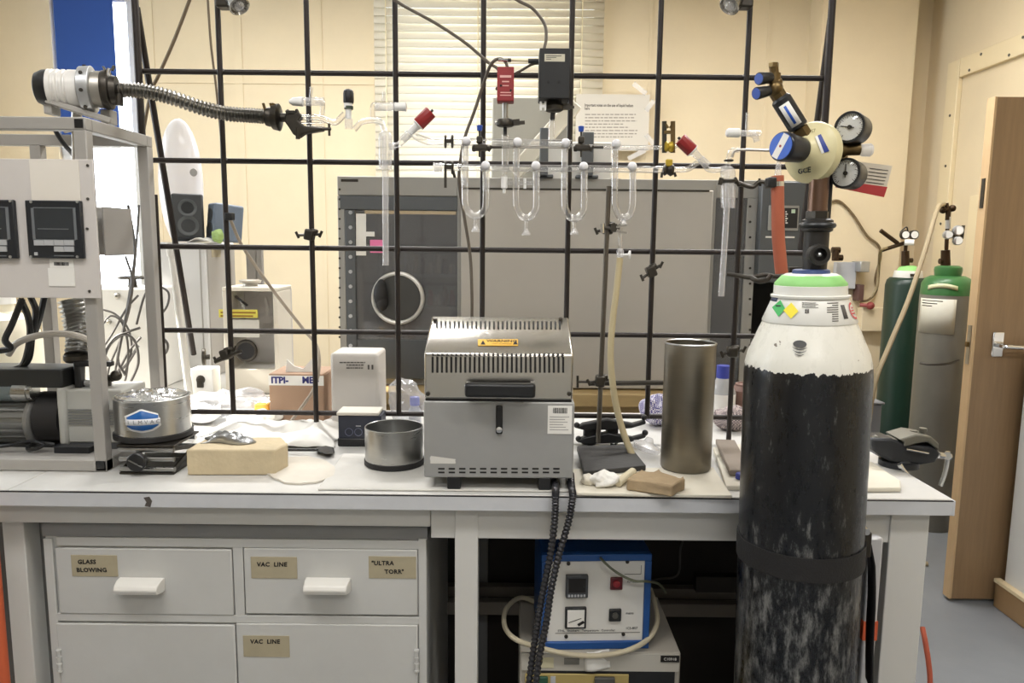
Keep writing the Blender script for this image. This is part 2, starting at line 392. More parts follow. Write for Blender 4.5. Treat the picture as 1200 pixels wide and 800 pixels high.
# ------------------------------------------------------------------ main bench
bench = thing('laboratory_bench', 'long white-topped laboratory bench carrying the lattice and furnace', 'bench', (-.2, YB + .3, 0))
XE = PZ(1118, 586, ZB).x                                      # right end
YBK = 2.12
xs = PZ(25, 566, ZB).x
mk('worktop', B().box((xs + .001, YB + .004, ZB - .028), (XE, YBK, ZB)), laminate, bench, bevel=.002)
mk('worktop', B().box((-1.75, YB + .004, ZB - .028), (xs - .001, YBK, ZB)), laminate, bench, bevel=.002)
mk('front_edging', B().box((-1.75, YB, ZB - .032), (XE, YB + .004, ZB - .002)), edge_band, bench, bevel=.001)
mk('edge_seam', B().box((-1.75, YB - .0004, ZB - .0035), (XE, YB + .003, ZB - .0016)), ink, bench)
mk('end_edging', B().box((XE, YB, ZB - .032), (XE + .004, YBK, ZB - .002)), edge_band, bench)
mk('edge_chip', B().prism([V((P(173, 588, YB).x + dx_, YB - .001, P(173, 588, YB).z + dz_)) for dx_, dz_ in ((-.007, .009), (.004, .011), (.009, .002), (.005, -.01), (-.006, -.008), (-.002, 0))], (0, .002, 0)), mat('chip_brown', (90, 84, 78), .8, var=.3, vs_=200), bench)
zt = ZB - .032; za = P(560, 631, YB + .03).z
xr_ = P(505, 620, YB + .03).x; mk('front_rail', B().box((xr_, YB + .03, za), (XE - .035, YB + .048, zt)), white_paint, bench, bevel=.002); mk('front_rail', B().box((-1.7, YB + .03, P(280, 615, YB + .03).z), (xr_ - .001, YB + .048, zt)), white_paint, bench, bevel=.002)
mk('back_rail', B().box((-1.7, YBK - .06, za), (XE - .05, YBK - .035, zt)), white_paint, bench, bevel=.002)
mk('end_rail', B().box((XE - .075, YB + .06, za - .02), (XE - .05, YBK - .06, zt)), white_paint, bench)
def leg(px0, px1, y0=YB + .025, dep=.05, m=white_paint, yy=650):
    x0, x1 = P(px0, yy, y0).x, P(px1, yy, y0).x
    mk('leg', B().box((x0, y0, 0), (x1, y0 + dep, zt - .001)), m, bench, bevel=.002); return x0, x1
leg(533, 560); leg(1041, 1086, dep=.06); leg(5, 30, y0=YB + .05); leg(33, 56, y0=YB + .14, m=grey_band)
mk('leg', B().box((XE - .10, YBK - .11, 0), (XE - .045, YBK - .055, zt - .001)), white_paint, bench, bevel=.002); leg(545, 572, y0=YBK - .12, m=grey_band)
# lower stretchers and a dark back board below the worktop
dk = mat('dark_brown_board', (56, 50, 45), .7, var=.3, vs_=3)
zs = P(800, 690, 1.98).z
mk('shelf_rail', B().box((-.2, 1.96, P(800, 702, 1.96).z), (XE - .1, 1.99, P(800, 690, 1.96).z)), mat('dusty_rail', (128, 120, 110), .7, var=.2), bench, bevel=.002)
mk('shelf_rail', B().box((-.2, 1.92, P(800, 723, 1.92).z), (XE - .1, 1.95, P(800, 708, 1.92).z)), mat('dusty_rail', (128, 120, 110)), bench, bevel=.002)
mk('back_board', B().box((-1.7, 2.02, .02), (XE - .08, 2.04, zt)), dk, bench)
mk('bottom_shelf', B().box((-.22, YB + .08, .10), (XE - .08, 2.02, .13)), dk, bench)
mk('bracket', B().box((P(812, 720, 1.9).x, 1.88, P(840, 690, 1.9).z), (P(868, 640, 1.9).x, 1.91, P(840, 672, 1.9).z)), dk, bench)
mk('side_panel', B().box((XE - .098, YB + .10, .1), (XE - .08, YBK - .12, zt - .04)), white_paint, bench)
# ------------------------------------------------------------------ under-bench cabinet
YC = YB + .05
cx0, cx1 = P(57, 700, YC).x, P(500, 700, YC).x
cab = thing('drawer_cabinet', 'white painted cabinet with two drawers and two doors under the worktop', 'cabinet', ((cx0 + cx1) / 2, YC + .25, 0))
zc1 = P(280, 630, YC).z
mk('carcass', B().box((cx0, YC + .003, .05), (cx1, YC + .50, zc1)), cab_paint, cab, bevel=.002)
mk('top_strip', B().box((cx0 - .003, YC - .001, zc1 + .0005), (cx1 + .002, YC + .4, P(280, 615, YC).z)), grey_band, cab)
# stiles and rails, proud of the carcass so that drawers sit in gaps
def crect(n, x0, y0, x1, y1, d0, d1, m, parent, bev=.002):
    ym = (y0 + min(y1, 800)) / 2; a = P(x0, ym, YC); c = P(x1, ym, YC); xm_ = (x0 + x1) / 2; a.z = P(xm_, y1, YC).z; c.z = P(xm_, y0, YC).z; return mk(n, B().box((a.x, YC + d0, a.z), (c.x, YC + d1, c.z)), m, parent, bevel=bev)
for n, x0, y0, x1, y1 in (('stile', 58, 630.5, 68, 900), ('stile', 491, 630.5, 500, 900), ('rail', 67.5, 630.5, 491.5, 640.5), ('stile', 275, 640.5, 286.5, 719.5), ('rail', 67.5, 719.5, 491.5, 728.5)):
    crect(n, x0, y0, x1, y1, -.004, .003, cab_paint, cab, .001)
def drawer(x0, y0, x1, y1, hx):
    d = crect('drawer', x0, y0, x1, y1, -.006, .003, cab_paint, cab)
    hc = P(hx, 682, YC)
    prof = [(0, -.014), (-.010, -.0145), (-.03, -.010), (-.034, .0), (-.030, .008), (-.016, .013), (0, .014)]
    L = .046
    pts = [V((hc.x - L * (1 - .06 * (i in (2, 3, 4))), YC - .006 + y, hc.z + z)) for i, (y, z) in enumerate(prof)]
    q = [V((hc.x + L * (1 - .06 * (i in (2, 3, 4))), YC - .006 + y, hc.z + z)) for i, (y, z) in enumerate(prof)]
    mk('handle', B().loft([pts, q]), mat('handle_white', (236, 234, 228), .35, var=.04), d, bevel=.002)
    return d
d1 = drawer(69.5, 641.8, 273.7, 718.2, 169); d2 = drawer(287.8, 642, 489.7, 718.4, 386)
do1 = crect('door', 70.5, 729.8, 277.5, 905, -.006, .003, cab_paint, cab); do2 = crect('door', 279.2, 729.8, 490, 905, -.006, .003, cab_paint, cab)
for dd, px in ((do1, 72.5), (do2, 489)):
    c = P(px, 771, YC); hb = B()
    hb.cyl((c.x, YC - .009, c.z - .022), (c.x, YC - .009, c.z + .022), .004, n=8)
    for k in (-.022, -.007, .007, .022): hb.cyl((c.x, YC - .009, c.z + k - .002), (c.x, YC - .009, c.z + k + .002), .0055, n=8)
    mk('hinge', hb, cab_paint, dd)
def lab(parent, x0, y0, x1, y1, lines, size=.0125):
    a = P(x0, y1, YC); c = P(x1, y0, YC)
    l = mk('paper_label', B().box((a.x, YC - .0072, a.z), (c.x, YC - .006, c.z)), oldpaper, parent)
    n = len(lines)
    for i, (s, ox, oy) in enumerate(lines):
        q = P(ox, oy, YC); text(s, size, ink, l, (q.x, YC - .0076, q.z), bold=.0004, shear=-.08 if i % 2 else .06, name='handwriting', space=1.08, right=(1, 0, .01))
lab(d1, 87, 649, 139, 673, [('GLASS', 104, 656.5), ('BLOWING', 110, 666)])
lab(d2, 296, 651, 349, 675.5, [('VAC  LINE', 320, 659.5)])
lab(d2, 433, 650.5, 488, 675.5, [('"ULTRA', 449, 658), ('TORR"', 463, 668)])
lab(do2, 287, 743, 340, 767, [('VAC  LINE', 312, 749.5)])
# ------------------------------------------------------------------ lattice of black rods
XV = [P(px, 290, YL).x for px in (266, 366.5, 467.5, 567.5, 666.5, 766, 865)]
dxl = (XV[-1] - XV[0]) / 6; XV = [XV[0] + dxl * i for i in range(7)]
ZR = [P(568, y, YL).z for y in (86.5, 189, 291, 389.5, 487)]
ZR = [ZR[0] + (ZR[-1] - ZR[0]) / 4 * i for i in range(5)]
xle = P(184.5, 300, YL).x; xre = P(968, 120, YL).x
lat = thing('rod_lattice', 'black metal rod lattice standing across the worktop', 'lattice', ((XV[0] + XV[-1]) / 2, YL, ZB))
RR = .0064; ztop = 2.25
for x in XV: mk('upright_rod', B().cyl((x, YL, ZR[4]), (x, YL, ztop), RR, n=12), black_iron, lat)
xlp = P(161, 60, YL).x
ends = [(xlp, xre), (P(176, 186, YL).x, xre), (P(182, 290, YL).x, xre), (P(182, 386, YL).x, xre), (P(196, 486, YL).x, XV[6] + .17)]
for z, (a, c) in zip(ZR, ends): mk('cross_rod', B().cyl((a, YL + .011, z), (c, YL + .011, z), RR, n=12), black_iron, lat)
jb = None
for x in XV:
    for z in ZR[:4]:
        if jb is None: jb = mk('rod_joint', B().sph((x, YL + .0055, z), (.0088, .0105, .0088), 10, 8), black_iron, lat); x0_, z0_ = x, z
        else:
            o = bpy.data.objects.new('rod_joint', jb.data); COL.objects.link(o); o.parent = lat; o.location = (x - x0_, 0, z - z0_)
mk('end_post', B().cyl((xlp, YL, P(163, 170, YL).z), (xlp, YL, ztop), .0085, n=12), black_iron, lat)
mk('end_post', B().cyl((xle, YL, ZB), (xle, YL, P(178, 228, YL).z), .0075, n=12), black_iron, lat)
mk('end_post', B().cyl((xre, YL, ZB), (xre, YL, ztop), .0085, n=12), black_iron, lat)
mk('foot_post', B().cyl((XV[1], YL, ZB), (XV[1], YL, ZR[4]), RR, n=12), black_iron, lat)
mk('foot_post', B().cyl((XV[4], YL, ZB), (XV[4], YL, ZR[4]), RR, n=12), black_iron, lat)
mk('foot_post', B().cyl((XV[6], YL, ZB), (XV[6], YL, ZR[4]), RR, n=12), black_iron, lat)
# diagonal back braces
a = P(160, 8, YL + .012)
mk('brace_rod', B().cyl(a, P(227, 415, 2.12), .008, n=10), black_iron, lat)
a = P(974, 20, YL + .012)
mk('brace_rod', B().cyl(a, P(938, 292, 2.10), .008, n=10), black_iron, lat)

# ------------------------------------------------------------------ far wooden bench and glove box
YG = 2.9
farwood = mat('far_bench_wood', (186, 160, 112), .5, var=.15, vs_=4, stretch=(2, 10, 10))
zfb = P(718, 462, YG - .12).z
fb = thing('far_bench', 'pale wooden bench standing behind the lattice under the glove box', 'bench', (.2, YG + .35, 0))
mk('worktop', B().box((-.78, YG - .12, zfb - .05), (1.24, YG + .78, zfb)), farwood, fb, bevel=.004)
for x in (-.72, 1.14):
    for y in (YG - .08, YG + .7): mk('leg', B().box((x, y, 0), (x + .06, y + .06, zfb - .05)), farwood, fb)
mk('front_rail', B().box((-.66, YG - .07, zfb - .14), (1.14, YG - .045, zfb - .05)), farwood, fb)
gbm = mat('glove_box_grey', (158, 156, 150), .45, metal=.15, var=.06)
gbd = mat('glove_box_dark', (92, 95, 97), .45, metal=.2, var=.08)
gl0, gl1 = P(397, 300, YG).x, P(950, 300, YG).x
gtop = P(470, 207, YG).z
gb = thing('glove_box', 'grey glove box with dark window and round glove port behind the lattice', 'glove box', ((gl0 + gl1) / 2, YG + .35, zfb))
gx0, gx1 = P(400, 300, YG).x, P(536, 300, YG).x
# shell around a hollow left chamber
t_ = .03
mk('shell', B().box((gl0, YG + .02, gtop - t_), (gl1, YG + .7, gtop)).box((gl0, YG + .02, zfb + .002), (gl1, YG + .7, zfb + t_)).box((gl0, YG + .02, zfb + t_), (gl0 + t_, YG + .7, gtop - t_)).box((gl1 - t_, YG + .02, zfb + t_), (gl1, YG + .7, gtop - t_)).box((gl0 + t_, YG + .67, zfb + t_), (gl1 - t_, YG + .7, gtop - t_)).box((gx1 + .02, YG + .02, zfb + t_), (gx1 + .05, YG + .67, gtop - t_)), gbm, gb, bevel=.003)
# frame strips round the window
zw1, zw0 = P(470, 231, YG).z, P(470, 400, YG).z
mk('head_panel', B().box((gl0, YG - .004, P(470, 229.5, YG).z), (gx1, YG + .02, gtop)), gbm, gb, bevel=.003)
mk('head_band', B().box((gl0 + .01, YG - .008, P(470, 246, YG).z), (gx1, YG + .02, P(470, 230, YG).z)), gbd, gb, bevel=.002)
st = mk('side_strip', B().box((gl0, YG - .006, zfb + t_), (P(405, 300, YG).x, YG + .02, P(470, 230, YG).z)), gbm, gb, bevel=.002)
s2 = mk('side_strip', B().box((P(405.5, 300, YG).x, YG - .010, zfb + t_), (P(417, 300, YG).x, YG + .02, P(470, 246.5, YG).z)), gbd, gb, bevel=.002)
for i in range(10):
    c = P(411, 249 + i * 17.3, YG - .01)
    mk('bolt', B().cyl((c.x, YG - .0165, c.z), (c.x, YG - .009, c.z), .0075, n=8), alu, s2)
for i in range(16):
    c = P(398.5, 222 + i * 11.5, YG)
    mk('rivet', B().cyl((c.x, YG - .0085, c.z), (c.x, YG - .005, c.z), .0045, n=6), castiron, st)
mk('vent_slot', B().box((P(400, 211, YG).x, YG - .006, P(410, 213, YG).z), (P(420, 211, YG).x, YG - .003, P(410, 210, YG).z)), castiron, gb)
mk('sill_panel', B().box((gl0, YG - .004, zfb + .03), (gx1, YG + .02, P(470, 398, YG).z)), gbd, gb, bevel=.002)
smoke = glassmat('smoked_acrylic', tint=(.42, .43, .44), refl=.5, rough=.05, blend=.3, haze=.10)
mk('window', B().box((P(417, 300, YG).x, YG, P(470, 398, YG).z), (gx1, YG + .01, P(470, 246, YG).z)), smoke, gb)
c = P(467, 349, YG)
gp = mk('glove_port', B().torus((c.x, YG - .012, c.z), (0, 1, 0), .096, .0085, n=40, m=8), mat('port_ring', (206, 204, 198), .35, metal=.5), gb)
mk('port_disc', B().lathe((c.x, YG - .002, c.z), (0, -1, 0), [(0, .091), (.008, .09), (.010, .05)], n=32), mat('port_disc_grey', (66, 66, 64), .4), gp)
k = P(445, 345, YG - .05)
mk('glove_knob', B().sph((k.x, YG - .03, k.z), (.028, .03, .05)).sph((k.x + .006, YG - .03, k.z - .03), (.024, .028, .035)).sph((k.x + .003, YG - .028, k.z + .028), (.02, .025, .03)), darkrub, gb)
for i in range(5):
    a = P(417.5, 260 + i * 9.8, YG); e = P(429, 250.3 + i * 9.8, YG)
    mk('paper_label', B().box((a.x, YG - .003, a.z), (e.x, YG - .0005, e.z)), paper, gb)
a = P(429, 277, YG); e = P(439, 271.5, YG); mk('paper_label', B().box((a.x, YG - .003, a.z), (e.x, YG - .0005, e.z)), paper, gb)
a = P(434, 296, YG); e = P(449, 281, YG); mk('sticky_note', B().box((a.x, YG - .004, a.z), (e.x, YG - .0005, e.z)), mat('pink_note', (240, 130, 176), .7), gb)
inlamp = mk('inside_strip', B().box((P(430, 250, YG + .2).x, YG + .15, P(470, 251, YG + .2).z), (gx1 - .02, YG + .18, P(470, 247.5, YG + .2).z)), mat('strip_light', (255, 214, 150), .5, emit=2.0), gb)
# flat pale cover board on the middle of the box
mk('cover_board', B().box((P(541, 300, YG).x, YG - .035, P(690, 453, YG).z), (P(830, 300, YG).x, YG - .02, P(690, 222.5, YG).z)), mat('cover_board_grey', (186, 181, 172), .55, var=.07, vs_=3), gb, bevel=.003)
mk('middle_panel', B().box((gx1, YG - .004, zfb + t_), (P(836, 300, YG).x, YG + .02, gtop)), gbm, gb, bevel=.002)
mk('cover_strip', B().box((P(541, 300, YG).x, YG - .039, P(690, 224, YG).z), (P(825, 300, YG).x, YG - .035, P(690, 222, YG).z)), castiron, gb)
mk('window', B().box((P(836, 300, YG).x, YG, P(850, 455, YG).z), (P(872, 300, YG).x, YG + .01, P(850, 232, YG).z)), smoke, gb)
mk('head_panel', B().box((P(836, 300, YG).x, YG - .004, P(850, 232, YG).z), (gl1, YG + .02, gtop)), gbm, gb, bevel=.002)
s3 = mk('side_strip', B().box((P(872, 300, YG).x, YG - .008, zfb + t_), (P(884, 300, YG).x, YG + .02, P(850, 232, YG).z)), gbm, gb, bevel=.002)
for i in range(12):
    c = P(878, 242 + i * 18, YG); mk('bolt', B().cyl((c.x, YG - .012, c.z), (c.x, YG - .007, c.z), .005, n=6), castiron, s3)
mk('sill_panel', B().box((P(836, 300, YG).x, YG - .004, zfb + .03), (gl1, YG + .02, P(850, 455, YG).z)), gbd, gb)
cp = mk('control_panel', B().box((P(884, 300, YG).x, YG - .05, P(900, 330, YG).z), (gl1, YG + .02, P(900, 214, YG).z)), gbd, gb, bevel=.004)
a = P(899, 270, YG - .05); e = P(936, 241, YG - .05)
mk('display_bezel', B().box((a.x, YG - .058, a.z), (e.x, YG - .05, e.z)), gbm, cp, bevel=.002)
a = P(916, 267, YG - .05); e = P(934, 244, YG - .05)
dsp = mk('display', B().box((a.x, YG - .061, a.z), (e.x, YG - .058, e.z)), dark, cp)
for i in range(6): c = P(921, 248 + 2.6 * i, YG - .06); mk('readout_line', B().box((c.x - .002, YG - .0625, c.z - .003), (c.x + .002 + .004 * (i % 2), YG - .061, c.z + .002)), paper, cp)
mk('status_key', B().cbox(P(929.5, 247.5, YG - .06), (.014, .006, .014)), mat('pale_green_key', (200, 220, 196), .5), cp)
a = P(897, 278.5, YG - .05); e = P(931, 277, YG - .05); mk('engraved_line', B().box((a.x, YG - .052, a.z), (e.x, YG - .05, e.z)), paper, cp)
# two-step ledge inside with small reagent bottles
sh = thing('inner_shelf', 'narrow wire shelf of two tiers inside the dark glove box window', 'shelf', (P(505, 345, YG + .4).x, YG + .4, zfb + t_))
zsh = [P(505, 321, YG + .4).z, P(505, 358, YG + .4).z]
for z in zsh: mk('shelf_board', B().box((P(470, 321, YG + .4).x, YG + .35, z - .012), (gx1 - .004, YG + .5, z)), alu, sh)
for x in (P(470, 321, YG + .4).x, gx1 - .02): mk('post', B().box((x, YG + .5, zfb + t_), (x + .012, YG + .512, zsh[0] + .09)), alu, sh)
bcol = [(214, 208, 190), (110, 66, 40), (200, 190, 160), (196, 60, 56), (70, 64, 60), (226, 222, 210)]
bnames = ['cream', 'brown', 'straw coloured', 'red', 'black', 'white']
for t in range(2):
    for i in range(7):
        c = P(478 + i * 8.6, 340, YG + .4); k = (i * 2 + t * 3) % 6; h = .05 + .018 * ((i * 5 + t) % 3); z = zsh[t]
        o = mk('reagent_bottle', B().lathe((c.x, YG + .42, z), (0, 0, 1), [(0, .013), (h * .65, .013), (h * .78, .008), (h * .8, .009), (h, .009)], n=10), mat('bottle_' + bnames[k].replace(' ', '_'), bcol[k], .35), None)
        tag(o, '%s reagent bottle, %s from left on the %s tier inside the glove box' % (bnames[k], ('first', 'second', 'third', 'fourth', 'fifth', 'sixth', 'seventh')[i], ('upper', 'lower')[t]), 'bottle', 'reagent bottles inside the glove box')
# ---------- things standing on top of the glove box
a = P(576, 206, YG + .3); e = P(668, 114, YG + .3)
ub = thing('grey_instrument_case', 'large grey metal case on top of the glove box below the blind', 'case', ((a.x + e.x) / 2, YG + .42, gtop))
mk('body', B().box((a.x, YG + .3, gtop), (e.x, YG + .55, e.z)), mat('case_grey', (170, 168, 158), .5, var=.05), ub, bevel=.006)
mk('side_panel', B().box((P(645, 150, YG + .3).x, YG + .295, gtop + .01), (e.x - .01, YG + .3, e.z - .02)), gbm, ub, bevel=.002)
o = mk('flue_duct', B().bar(P(603, 203, YG + .16), P(674, 122, YG + .16), .06, .075, up=(0, 1, 0)), mat('duct_cream', (204, 198, 182), .5), None, bevel=.004)
tag(o, 'slanting cream duct rising from the glove box top to the notice', 'duct')
a = P(640, 206, YG + .05); e = P(716, 168, YG + .05)
o = mk('white_carton', B().box((a.x, YG + .02, gtop), (e.x, YG + .11, e.z)), paper, None, bevel=.003)
tag(o, 'low bright white carton lying on the glove box under the notice', 'box')
for (p0, p1, nm, lb) in (((632, 207), (643, 150), 'grey_upright', 'broad grey upright bar on the glove box below the black gauge'), ((681, 207), (696, 155), 'grey_upright', 'dark grey upright bar on the glove box in front of the notice')):
    a = P(p0[0], p0[1], YG - .02); e = P(p1[0], p1[1], YG - .02)
    o = mk(nm, B().box((a.x, YG - .03, gtop), (e.x, YG - .0, e.z)).box((a.x - .02, YG - .03, gtop), (e.x + .02, YG + .01, gtop + .012)), gbd, None, bevel=.003); tag(o, lb, 'bar')
for i, px in enumerate((665, 715)):
    c = P(px, 206, YG + .0)
    o = mk('black_dish', B().lathe((c.x, YG + .21, gtop), (0, 0, 1), [(0, .045), (.008, .07), (.014, .085), (.014, .08), (.008, .06)], n=24), darkrub, None)
    tag(o, ('shallow black dish on the glove box behind the lower manifold tube', 'shallow black dish on the glove box nearest the yellow clamp')[i], 'dish')
# notice taped to the wall
YN = YW - .088
a = P(674, 176, YN); e = P(761.5, 111, YN)
nt_ = thing('wall_notice', 'large white printed notice taped to the cream wall', 'notice', ((a.x + e.x) / 2, YN, a.z))
mk('sheet', B().box((a.x, YN - .003, a.z), (e.x, YN, e.z)), mat('notice_paper', (204, 198, 186), .8), nt_)
text('Important notes on the use of liquid helium', .026, inkgrey, nt_, (P(685, 123.3, YN).x, YN - .0035, P(685, 123.3, YN).z), align='LEFT', bold=.0006, squash=.68)
text('here', .026, inkgrey, nt_, (P(685, 127.2, YN).x, YN - .0035, P(685, 127.2, YN).z), align='LEFT', bold=.0006, squash=.68)
for i, wd in enumerate((60, 58, 61, 46, 52, 62, 61, 56)):
    b = B(); x = 685.5; y = 134.2 + i * 3.75; random.seed(i)
    while x < 685 + wd:
        wl = random.uniform(2, 7); p = P(x, y, YN); q = P(min(x + wl, 685 + wd), y, YN); b.box((p.x, YN - .0036, p.z - .0035), (q.x, YN - .003, p.z + .0035)); x += wl + 1.1
    mk('print_line', b, mat('pale_print', (146, 140, 132), .8), nt_)
for (x0, y0, x1, y1) in ((742, 98, 757, 110), (736, 186, 756, 176), (757, 130, 766, 118), (757, 158, 767, 170)):
    p = P(x0, y0, YN); q = P(x1, y1, YN)
    mk('tape', B().bar(V((p.x, YN - .0045, p.z)), V((q.x, YN - .0045, q.z)), .03, .001, up=(0, 1, 0)), glassmat('sticky_tape', tint=(.9, .87, .8), refl=.15, rough=.3, haze=.35), nt_)

# ------------------------------------------------------------------ tube furnace
YF = PZ(585, 574, ZB + .0045).y
zF0 = P(585, 560, YF).z; zF1 = P(585, 470.5, YF).z; zF2 = P(585, 416, YF).z
fx0, fx1 = P(496.5, 520, YF).x, P(672.5, 520, YF).x
fd = .27
fu = thing('bench_furnace', 'grey bench furnace with a polished slotted steel hood in the middle of the worktop', 'furnace', ((fx0 + fx1) / 2, YF + fd / 2, ZB))
fbody = mat('furnace_grey', (168, 168, 166), .38, metal=.35, var=.08, vs_=9)
mk('body', B().box((fx0, YF, zF0), (fx1, YF + fd, zF1)), fbody, fu, bevel=.003)
hx0, hx1 = P(497, 450, YF).x, P(671.5, 450, YF).x
hd_ = .14; zF3 = P(585, 371.5, YF + hd_).z
R0 = [V((hx0, YF, zF1 + .004)), V((hx0, YF, zF2)), V((hx0, YF + .004, zF2 + .004)), V((hx0, YF + hd_, zF3)), V((hx0, YF + hd_ + .01, zF3 - .001)), V((hx0, YF + fd, zF2)), V((hx0, YF + fd, zF1 + .004))]
R1 = [V((hx1, p.y, p.z)) for p in R0]
A = V((0, YF + .004, zF2 + .004)); Bq = V((0, YF + hd_, zF3)); tn = V((0, -(Bq.z - A.z), Bq.y - A.y)).normalized(); tu = V((0, Bq.y - A.y, Bq.z - A.z)).normalized()
hood = mk('hood', B().loft([R0, R1]), mirror, fu, bevel=.004)
# slots
def slots(n, x0, x1, ya, yb, on):
    b0 = None
    for i in range(n):
        px = x0 + (x1 - x0) * i / (n - 1); s = B(); w = .0019
        if on == 'top':
            def pt(py, px=px):
                # point on the sloping top
                d = ray(px, py); t = (A - CAMLOC).dot(tn) / d.dot(tn); return CAMLOC + d * t + tn * .0006
            s.bar(pt(ya), pt(yb), w * 2, .0014, up=tn)
        else:
            p = P(px, ya, YF - .0006); q = P(px, yb, YF - .0006); s.bar(p, q, w * 2, .0016, up=(0, 1, 0))
        mk('vent_slot', s, ink, hood)
slots(29, 512, 656, 377, 385, 'top')
slots(29, 507, 660, 418, 436.5, 'front')
slots(29, 507.5, 659.5, 414.6, 417, 'top')
# warning label
def ontop(px, py, h=.0008):
    d = ray(px, py); return CAMLOC + d * ((A - CAMLOC).dot(tn) / d.dot(tn)) + tn * h
yl = mat('warning_yellow', (226, 178, 62), .5)
wl = mk('warning_label', B().prism([ontop(560, 405.5), ontop(607, 405.5), ontop(607, 398), ontop(560, 398)], tn * .0006), yl, hood)
c = ontop(588, 400.3, .0016); text('WARNING', .0125, ink, wl, c, up=tu, bold=.0003)
c = ontop(588, 403.5, .0016); text('HOT SURFACE', .006, mat('brown_print', (150, 110, 40), .7), wl, c, up=tu)
for px in (566, 604): mk('hazard_mark', B().prism([ontop(px - 3, 404.3, .0014), ontop(px + 3, 404.3, .0014), ontop(px, 399.4, .0014)], tn * .0003), ink, wl)
# handle recess and handle
p = P(546, 461, YF); q = P(627, 446, YF)
hd = mk('handle', B().cbox(((p.x + q.x) / 2, YF - .028, (p.z + q.z) / 2), (q.x - p.x, .022, q.z - p.z)), dark, hood, bevel=.005)
for px in (548, 624): c = P(px, 453, YF); mk('handle_arm', B().cbox((c.x, YF - .012, c.z), (.009, .026, .018)), chrome, hd, bevel=.002)
for px, py in ((501.5, 461), (667, 461), (510, 375), (657, 374.5)):
    c = P(px, py, YF) if py > 400 else ontop(px, py)
    mk('bolt', B().lathe(c, (0, -1, 0) if py > 400 else tn, [(-.001, .0045), (.003, .0045), (.004, .003)], n=8), castiron, hood)
p = P(584.5, 452, YF)
# body details
lt = mk('latch', B().box((P(581, 500, YF).x, YF - .006, P(585, 508, YF).z), (P(589, 500, YF).x, YF, P(585, 474.5, YF).z)), dark, fu, bevel=.003)
c = P(585, 503, YF - .008); mk('latch_hook', B().lathe((c.x, YF - .006, c.z), (0, -1, 0), [(0, .006), (.006, .006), (.007, .003)], n=12), chrome, lt)
mk('gasket', B().box((hx0 + .002, YF + .002, zF1), (hx1 - .002, YF + fd - .004, zF1 + .0045)), ink, fu)
p = P(641.5, 508, YF); q = P(670.5, 475.5, YF)
ml = mk('asset_label', B().box((p.x, YF - .0012, p.z), (q.x, YF, q.z)), paper, fu)
bb = B(); random.seed(3); x = P(648, 481, YF).x; xe = P(665, 481, YF).x; z0, z1 = P(655, 484, YF).z, P(655, 477.5, YF).z
while x < xe: w_ = random.choice((.0004, .0008, .0012)); bb.box((x, YF - .0016, z0), (x + w_, YF - .0012, z1)); x += w_ + random.choice((.0006, .001))
mk('barcode', bb, ink, ml)
for i in range(6):
    bb = B(); y = 488 + i * 3; p = P(644, y, YF); q = P(667 - (i * 5) % 8, y, YF); bb.box((p.x, YF - .0016, p.z - .0008), (q.x, YF - .0012, p.z + .0008)); mk('print_line', bb, mat('faint_print', (170, 168, 164), .8), ml)
for r_, y in enumerate((549, 553.3)):
    for i in range(12):
        p = P(513.5 + i * 12.25, y + .9, YF); q = P(521 + i * 12.25, y - .9, YF); mk('vent_slit', B().box((p.x, YF - .0006, p.z), (q.x, YF + .001, q.z)), ink, fu)
mk('paint_smear', B().grid(lambda u, v: (P(502 + 32 * u, 0, YF).x + .003 * math.sin(9 * v), YF - .0007, P(520, 543 - 9 * v * (1 - .4 * u), YF).z), 8, 3), mat('white_smear', (212, 210, 204), .6), fu)
for px0, px1 in ((524, 539.5), (631, 645.5)):
    for yy in (YF + .001, YF + fd - .035):
        x0, x1 = P(px0, 566, YF).x, P(px1, 566, YF).x; mk('foot', B().box((x0, yy, ZB + .005), (x1, yy + .025, zF0 + .001)), dark, fu, bevel=.002)
# boards under it
def slab(name, lb, cat, px, th, m, z=ZB, bev=.002):
    pts = [PZ(x, y, z + th) for x, y in px]; o = mk(name, B().prism([V((p.x, p.y, z + .0004)) for p in pts], (0, 0, th)), m, None, bevel=bev); return tag(o, lb, cat)
hb_m = mat('heat_board', (206, 204, 198), .7, var=.12, vs_=10, bump=.1)
slab('heat_resistant_board', 'thin pale grey heat board lying under the furnace and steel dish', 'board', ((372, 572.5), (667, 575), (660, 535), (402, 531)), .004, hb_m)
slab('heat_resistant_board', 'thin pale board lying under the tall steel beaker and broken brick', 'board', ((672, 577), (858, 580.5), (836, 547), (668, 549)), .007, mat('pale_board', (222, 216, 200), .7, var=.1))
